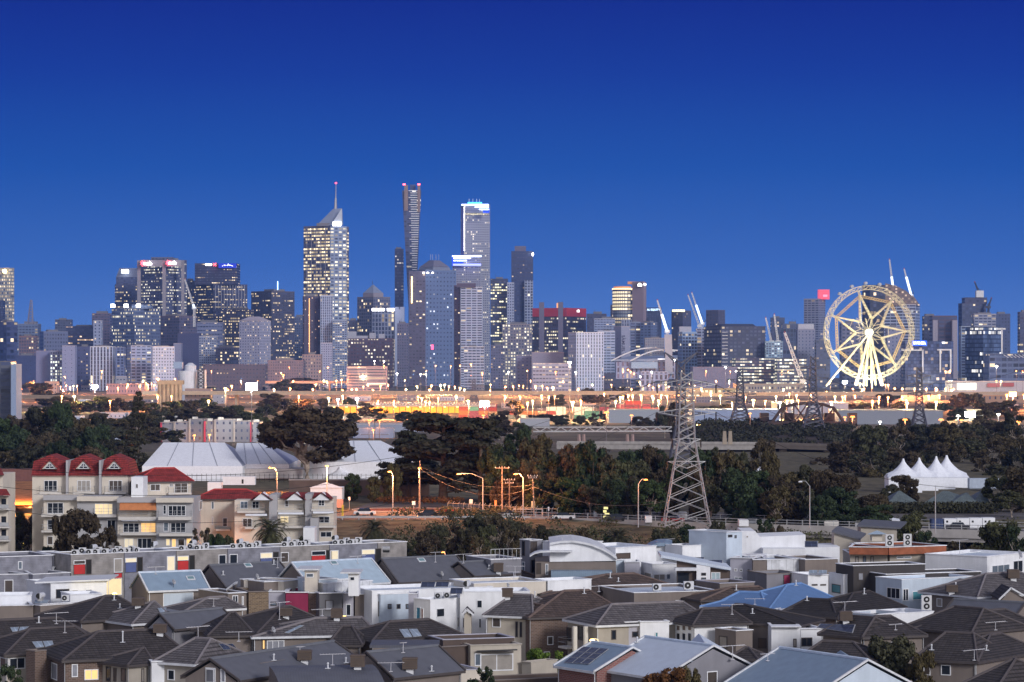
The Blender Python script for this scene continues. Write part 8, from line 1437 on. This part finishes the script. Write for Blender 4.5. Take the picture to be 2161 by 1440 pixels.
for gy in range(1215, 1440, 9):
 for gx in range(8, 2155, 13):
  x, y = gx+rw.uniform(-4, 4), gy+rw.uniform(-3, 3); h_ = hit(x, y)
  if not h_ or abs(h_[1].z) > .2 or h_[0].y > 430 or not (h_[2].get('category') == 'house') or any(abs(x-a) < 34 and abs(y-b) < 26 for a, b in WINS): continue
  s = F/h_[0].y; hw, hh = rw.choice((.35, .5, .7))*s, rw.choice((.5, .65))*s; ok = True
  for dx, dy in ((-1.5, -1.7), (1.5, -1.7), (-1.5, 1.4), (1.5, 1.4)):
   q = hit(x+dx*hw, y+dy*hh)
   if not q or q[2] is not h_[2] or (q[1]-h_[1]).length > .1 or (q[0]-h_[0]).length > 4: ok = False
  if ok and rw.random() < .8: win(x-hw, y-hh, x+hw, y+hh, frame=rw.choice('wwk'), cols=2 if hw > .6*s else 1, lit='w' if rw.random() < .015 else None, glass=None if rw.random() < .7 else mat('grey_blind', (.25, .26, .3)))
  elif ok: WINS.append((x, y))
HN = {}
def nick(root): return NICK.get(root.name, root.get('label', 'roof'))
def host_label(kind, root):
 t_ = nick(root); ws = t_.split(); t_ = ' '.join(ws[:7]); 
 while t_.split()[-1] in ('with', 'a', 'and', 'the', 'of', 'at', 'on', 'by', 'over', 'beside', 'behind', 'in', 'to', 'its', 'two', 'one', 'under', 'between', 'below', 'white', 'dark', 'tall', 'long', 'pale', 'big', 'small', 'grey', 'front'): t_ = ' '.join(t_.split()[:-1])
 return f'{kind} on the {t_}'
def spot(x, y, zdef=7.0):
 h_ = hit(x, y)
 if h_ and h_[1].z > .2: return h_
 return (G(x, y, zdef), Vector((0, 0, 1)), h_[2] if h_ else AP)
ants = '''119,1294,1317,50 137,1311,1336,52 418,1323,1346,52 329,1197,1212,36 451,1264,1280,26 590,1272,1308,46 680,1286,1300,46 504,1334,1354,56 586,1177,1199,30 755,1174,1189,34 702,1381,1404,54 825,1399,1418,56 851,1357,1378,14 633,1383,1394,16
919,1166,1187,22 978,1170,1189,36 1087,1209,1216,40 1264,1237,1249,40 1406,1138,1155,36 1545,1276,1297,46 1593,1264,1276,42 1546,1381,1392,54 2101,1313,1330,48 2056,1372,1394,58 2025,1140,1171,36 1783,1286,1294,60 1084,1232,1229,24 1890,1318,1330,30 1620,1380,1395,30 1187,1132,1144,34'''
pt = mat('antenna_metal', (.62, .62, .66), .4, .05, .3)
for a in ants.split():
 x, yt, yb, w = map(float, a.split(',')); loc, nr, hr = spot(x, yb); s = loc.y/F; zt = Z(yt, loc.y)
 if zt-loc.z < .6: zt = loc.z+1.3
 if zt-loc.z > 3.4: zt = loc.z+2.6
 root = thing('tv_antenna', loc, None, 'tv antenna', 'tv antennas on the roofs'); ORDER.append((root, host_label('spindly tv antenna', hr)))
 MB().tube([loc-nr*.05, (loc.x, loc.y, zt)], .035, 5).box(loc, .35, .35, .05).build('mast', pt, root)
 hw = min(w*s/2, 1.5); ang = (x*.37) % 1.2-.6; ca, sa = math.cos(ang), math.sin(ang); mb = MB().tube([(loc.x-hw*ca, loc.y-hw*sa, zt-.04), (loc.x+hw*ca, loc.y+hw*sa, zt+.06)], .035, 4); mb.build('boom', pt, root); mb = MB()
 for k in range(9): t_ = -1+k*.25; c = Vector((loc.x+hw*ca*t_, loc.y+hw*sa*t_, zt+.02)); e = Vector((-sa, ca, 0))*(.28+.1*k/4); mb.tube([c-e, c+e], .014, 3)
 mb.build('element_comb', pt, root)
cb_ = mat('cooler_brown', (.10, .075, .06), .7, .1)
for a in '292,1270,1282,25 338,1327,1340,27 604,1290,1304,25 711,1291,1308,24 643,1380,1398,29 755,1390,1412,30 865,1396,1417,31 1052,1194,1210,20 1071,1248,1264,23 1785,1297,1314,26 2138,1208,1224,24 2008,1243,1253,24'.split():
 x, yt, yb, w = map(float, a.split(',')); loc, nr, hr = spot(x, yb); s = loc.y/F; ww = min(w*s, 1.45); hh = min(max((yb-yt)*s, .75), 1.1); root = thing('roof_cooler', loc, None, 'roof cooler', 'evaporative coolers on the roofs'); ORDER.append((root, host_label('boxy brown evaporative cooler', hr)))
 MB().box(loc-Vector((0, 0, .3)), ww*.5, ww*.5, .55).build('plinth', steelw, root); c = loc+Vector((0, 0, .25)); h2_ = hh
 MB().box(c, ww, ww*.9, h2_).build('cabinet', cb_, root); MB().hexa(up([c+Vector((a_*ww*.56, b_*ww*.5, 0)) for a_, b_ in ((-1, -1), (1, -1), (1, 1), (-1, 1))], c.z+h2_+.002), up([c+Vector((a_*ww*.45, b_*ww*.4, 0)) for a_, b_ in ((-1, -1), (1, -1), (1, 1), (-1, 1))], c.z+h2_+.12)).build('lid', cb_, root); mb = MB()
 for k in range(5): mb.box(c+Vector((0, -ww*.46, .1+k*h2_*.17)), ww*.86, .04, .03)
 mb.build('louvres', fascia, root)
for a in '241,1257,1267 253,1279,1284 82,1303,1315 259,1334,1356 193,1312,1320 578,1382,1394 692,1401,1411 730,1394,1399 471,1208,1214 488,1273,1290 578,1183,1192 1032,1194,1201 1129,1250,1261 1233,1241,1253 1288,1210,1220 1305,1221,1228 911,1409,1417 1554,1236,1246 1588,1286,1295 1680,1226,1236 1824,1243,1254 1966,1362,1372 2017,1231,1238 2050,1420,1430 2082,1365,1373 2091,1328,1338 1346,1184,1188 1703,1262,1268 1345,1350,1356 640,1200,1206'.split():
 x, yt, yb = map(float, a.split(',')); h_ = hit(x, yb)
 if not h_ or h_[1].z < .2: continue
 loc, nr, hr = h_; hh = max(.45, min((yb-yt)*loc.y/F, 1.1)); MB().tube([loc-nr*.05, loc+Vector((0, 0, hh))], .07, 7).tube([loc+Vector((0, 0, hh)), loc+Vector((0, 0, hh+.12))], .13, 7, .05).box(loc, .5, .5, .04).build('flue', steelw, hr)
pv = lined('solar_cells', (.035, .045, .085), .85, 'U', .1, .25, 1.6, .06, .85, .05); silver = lined('silver_collector', (.22, .27, .34), 1.0, 'U', .1, .3, 1.5, .06)
def solar(pts, m, n_=1):
 hs = [hit(*p) for p in pts]
 if any(h_ is None for h_ in hs): return
 c0 = hit(sum(p[0] for p in pts)/4, sum(p[1] for p in pts)/4); nr = c0[1]; q = []
 for p in pts:
  dr = P(p[0], p[1], 1)-Vector((0, 0, H)); t_ = (c0[0]-Vector((0, 0, H))).dot(nr)/dr.dot(nr); q.append(Vector((0, 0, H))+dr*t_+nr*.10)
 if max((a-b).length for a in q for b in q) > 9: return
 root = thing('solar_panel', c0[0], None, 'solar panel', 'solar panels'); ORDER.append((root, host_label('flush solar panel' if m is pv else 'silver solar collector', c0[2]))); q = q[::-1]
 MB().hexa([p-nr*.05 for p in q], q).build('frame', galv, root); cc = sum(q, Vector())/4; qi = [cc+(p-cc)*.95+nr*.006 for p in q]; MB().hexa([p-nr*.004 for p in qi], qi).build('glass', m, root)
for pts, m in (([(21, 1326), (40, 1325), (37, 1334), (26, 1335)], silver), ([(42, 1325), (61, 1324), (52, 1331), (39, 1334)], silver), ([(67, 1356), (88, 1355), (93, 1367), (76, 1369)], silver), ([(90, 1355), (110, 1354), (114, 1365), (95, 1367)], silver), ([(332, 1285), (351, 1284), (348, 1292), (338, 1296)], silver),
               ([(842, 1330), (860, 1329), (870, 1346), (853, 1347)], silver), ([(862, 1329), (880, 1329), (890, 1344), (872, 1346)], silver), ([(460, 1360), (475, 1359), (487, 1372), (471, 1373)], pv), ([(477, 1359), (491, 1358), (502, 1371), (488, 1372)], pv), ([(600, 1337), (633, 1321), (641, 1322), (609, 1338)], silver),
               ([(1731, 1318), (1806, 1320), (1800, 1338), (1724, 1326)], pv)): solar(pts, m)
Q0, Q1, Q2, Q3 = [Vector((a, b)) for a, b in ((1231, 1366), (1286, 1371), (1243, 1404), (1190, 1400))]
for i in range(3):
 for j in range(3):
  f_ = lambda u_, v_: (Q0.lerp(Q1, u_)).lerp(Q3.lerp(Q2, u_), v_)
  solar([tuple(f_(i/3+.01, j/3+.01)), tuple(f_((i+1)/3-.01, j/3+.01)), tuple(f_((i+1)/3-.01, (j+1)/3-.01)), tuple(f_(i/3+.01, (j+1)/3-.01))], pv)
for x, y in ((402, 1221), (452+68, 1195), (704, 1189), (889, 1183), (523, 1194)):
 if x == 520: continue
 h_ = hit(x, y)
 if h_: 
  loc, nr, hr = h_; u = Vector((0, 0, 1)).cross(nr).normalized(); v_ = nr.cross(u); q = [loc+u*a*.55+v_*b*.4+nr*.02 for a, b in ((-1, -1), (1, -1), (1, 1), (-1, 1))]; o = MB().hexa(q, [p+nr*.12 for p in q]).build('skylight', steelw, hr); q = [loc+u*a*.42+v_*b*.28+nr*.13 for a, b in ((-1, -1), (1, -1), (1, 1), (-1, 1))]; MB().hexa(q, [p+nr*.02 for p in q]).build('pane', mat('skylight_glass', (.15, .25, .28), .1), o)
def rack(x, yb, w, h, label, z, m=pv):
 c = G(x, yb, z); s = c.y/F; hw = w*s/2; hh = h*s; root = thing('tilted_solar_panel', c, label, 'solar panel', 'tilted solar panels'); q = [c+Vector((-hw, 0, .15)), c+Vector((hw, 0, .15)), c+Vector((hw*1.15, hh*1.2, hh)), c+Vector((-hw*.85, hh*1.2, hh))]; n_ = (q[1]-q[0]).cross(q[3]-q[0]).normalized()
 MB().hexa([p-n_*.05 for p in q], q).build('frame', galv, root); cc = sum(q, Vector())/4; qi = [cc+(p-cc)*.94+n_*.006 for p in q]; MB().hexa([p-n_*.004 for p in qi], qi).build('glass', m, root); mb = MB()
 for p in q[2:]: mb.tube([p, Vector((p.x, p.y, z))], .03, 4)
 mb.build('stand', galv, root)
rack(902, 1242, 30, 13, 'tilted solar panel on the long white flat roof, beside its twin', 7.05); rack(932, 1241, 28, 12, 'second tilted solar panel on the long white flat roof, near the tank', 7.05); rack(962, 1256, 26, 14, 'dark tilted collector above the big white box house', 7.3); rack(1470, 1187, 30, 10, 'tilted blue solar panel on the long sloping roof, upper one', 8.3); rack(1506, 1194, 36, 11, 'tilted blue solar panel on the long sloping roof, lower one', 8.0)
rack(1712, 1157, 28, 14, 'dark tilted solar panel beside the great white house', 9.4); rack(1716, 1213, 18, 9, 'silver tilted collector on the pale grey box, one of a pair', 7.1, silver); rack(1736, 1213, 18, 9, 'silver tilted collector on the pale grey box next to the corner', 7.1, silver); rack(85, 1276, 30, 9, 'tilted collector beside the round black tank', 5.9, silver)
acw = mat('condenser_white', (.55, .56, .58), .6, .05)
ac = thing('air_conditioner', (0, 0, 0), None, 'air conditioner', 'condensers on the townhouse roofs'); MB().box((0, 0, 0), .92, .36, .74).build('case', acw, ac); MB().tube([(-.12, -.181, .37), (-.12, -.205, .37)], .30, 14).build('fan_grille', black, ac); MB().tube([(-.12, -.206, .37), (-.12, -.215, .37)], .09, 8).build('fan_hub', acw, ac)
mb = MB()
for k in (-.35, .35): mb.box((k, 0, -.08), .06, .4, .08)
mb.build('feet', black, ac); reg(ac); first = [True]
def putac(x, yb, z, rz, stem, big=1.0, d=None, grp=None):
 loc = P(x, yb, d) if d else G(x, yb, z); loc.z = z+.085*big; o = ac if first[0] else copy_tree(ac); first[0] = False; o.location = loc; o.rotation_euler = (0, 0, rz); o.scale = (big,)*3; ORG[o.name] = loc; ORDER.append((o, stem)); 
 if grp: o['group'] = grp
 return o
for i, x in enumerate((159, 174, 189, 203, 208, 222, 241, 250, 258, 268, 278, 287, 385, 403, 417, 425, 434, 494, 510, 518, 528, 535, 544, 602, 617, 624, 631, 640, 648, 709, 723, 731, 741, 748, 757)):
 d = 384+(x-149)*.04+2.2+(1.4 if i % 3 == 1 else 0); putac(x, 0, 9.51+(0 if i % 3 != 1 else .15), (0, .9, 0, 0, .1)[i % 5]*(1 if x > 220 else .3), 'white condenser on the grey townhouse row', 1.05, d)
for i, x in enumerate((80, 89, 98, 108, 116)): putac(x, 1209, 7.2, 1.1, 'condenser on the dark grey boarded house', 1, None, 'condensers on the dark boarded house')
for x, y, z, b, st in ((1386, 1248, 6.1, 1.2, 'square condenser on the long taupe flat house'), (1453, 1246, 6.1, 1.4, 'square condenser on the long taupe flat house'), (925, 1265, 6.5, 1, 'boxed condenser on the big white box house'), (944, 1264, 6.5, 1, 'boxed condenser on the big white box house'), (1497, 1161, 8.7, 1, 'condenser behind the white stepped wall'), (1510, 1161, 8.7, 1, 'condenser behind the white stepped wall'), (573, 1372, 2.9, 1.1, 'wall side condenser by the amber window'), (594, 1372, 2.9, 1.1, 'wall side condenser by the amber window'), (138, 1270, 5.9, 1, 'white condenser on the pale blue flat roof')): putac(x, y, z, .2, st, b, None, 'single condensers')
for x, yb, z, b, lb in ((1877, 1153, 9.35, 1.2, 'double fan condenser on the timber-banded house next to the lantern'), (1915, 1152, 9.35, 1.2, 'double fan condenser standing farther along the timber-banded house'), (1955, 1288, 6.3, 1.25, 'big white double fan condenser in front of the white canopy house')):
 c = G(x, yb, z); root = thing('double_condenser', c, lb, 'air conditioner', 'double fan condensers'); MB().box(c, .95*b, .4*b, 1.4*b).build('case', acw, root)
 for k in (.38, 1.02): MB().tube([c+Vector((0, -.201*b, k*b)), c+Vector((0, -.22*b, k*b))], .28*b, 14).build('fan_grille', black, root); MB().tube([c+Vector((0, -.221*b, k*b)), c+Vector((0, -.235*b, k*b))], .12*b, 8).build('fan_hub', acw, root)
for x, y, z, d, lb in ((194, 0, 9.6, 391, 'black end tank behind the first condensers'), (322, 0, 9.6, 398, 'dark round tank behind the second townhouse'), (404, 0, 9.6, 401, 'dark round tank over the red panel townhouse'), (503, 0, 9.6, 404, 'dark round tank over the fourth townhouse'), (603, 0, 9.6, 408, 'dark round tank over the fifth townhouse'), (704, 0, 9.6, 412, 'dark round tank over the last blue townhouse'), (82, 1272, 6.2, None, 'black round water heater tank on the pale blue flat roof'), (982, 1246, 7.6, None, 'white water heater tank with black end beside the silver chimney')):
 c = P(x, 1150, d) if d else G(x, y, z); c.z = z+.3; root = thing('water_heater_tank', c, lb, 'water heater', 'solar water heater tanks'); MB().tube([c+Vector((.1, -.7, .55)), c+Vector((.35, .7, .55))], .36, 14).build('tank', steelw, root); MB().tube([c+Vector((.1, -.72, .55)), c+Vector((.1, -.70, .55))], .35, 14).build('end_cap', black, root); mb = MB()
 for k in (-.4, .4): mb.box(c+Vector((.2+k*.1, k, -.1)), .5, .06, .4)
 mb.build('cradle', galv, root)
def dish(x, y, lb, r_=.35, zd=7):
 loc, nr, hr = spot(x, y, zd); root = thing('satellite_dish', loc, lb, 'satellite dish', 'satellite dishes'); MB().tube([loc, loc+Vector((0, 0, .6))], .03, 5).build('mount', dkmetal, root); c = loc+Vector((0, 0, .7)); mb = MB(); n_ = Vector((.8, -.45, .35)).normalized(); a = n_.orthogonal().normalized(); b = n_.cross(a); ring = [c+(a*math.cos(k*.524)+b*math.sin(k*.524))*r_+n_*.1 for k in range(12)]
 for k in range(12): mb.face([c, ring[k], ring[(k+1) % 12]]); mb.face([c-n_*.02, ring[(k+1) % 12]-n_*.02, ring[k]-n_*.02])
 mb.build('reflector', galv, root); MB().tube([c+n_*.02, c+n_*.35], .02, 4).build('feed_arm', dkmetal, root)
dish(366, 1240, 'grey satellite dish on the pale blue-grey gabled roof'); dish(67, 1207, 'large dark satellite dish beside the grey condensers', .9, 7.3); dish(542, 1228, 'small satellite dish on the slate gable near the arched parapet'); dish(932, 1222, 'small dark satellite dish on the slate roof edge'); dish(576, 1343, 'small grey satellite dish over the amber window'); dish(2152, 1180, 'dark satellite dish on the long white house', .6, 8.4); dish(1071, 1247, 'small dish poking over the brown cooler', .3, 7.2)
b_ = thing('barbecue', P(815, 1166, 402), 'covered barbecue with black hood on the end townhouse ledge', 'barbecue'); c = P(815, 1166, 402); MB().box(c, .9, .5, .5).build('firebox', black, b_); MB().tube([c+Vector((-.5, 0, .5)), c+Vector((.5, 0, .5))], .33, 12).build('hood', galv, b_)
hz = bpy.data.materials.new('haze'); hz.use_nodes = True; n = hz.node_tree.nodes; n.remove(n['Principled BSDF']); pv_ = n.new('ShaderNodeVolumePrincipled'); pv_.inputs['Density'].default_value = 3.4e-5; pv_.inputs['Color'].default_value = (.16, .36, 1, 1)
hz.node_tree.links.new(pv_.outputs[0], n['Material Output'].inputs['Volume'])
o = MB().hexa([(-4200, -300, -1.2), (4200, -300, -1.2), (4200, 7800, -1.2), (-4200, 7800, -1.2)], [(-4200, -300, 345), (4200, -300, 345), (4200, 7800, 345), (-4200, 7800, 345)]).build('haze', hz); o['kind'] = 'stuff'
def fin():
 by = {}
 for o, st in ORDER: by.setdefault(st, []).append(o)
 for st, os_ in by.items():
  bpy.context.view_layer.update()
  os_.sort(key=lambda o: pxof(o.matrix_world.translation))
  for i, o in enumerate(os_): o['label'] = st if len(os_) == 1 else f'{ordw(i)} {st}, left-to-right'
fin()
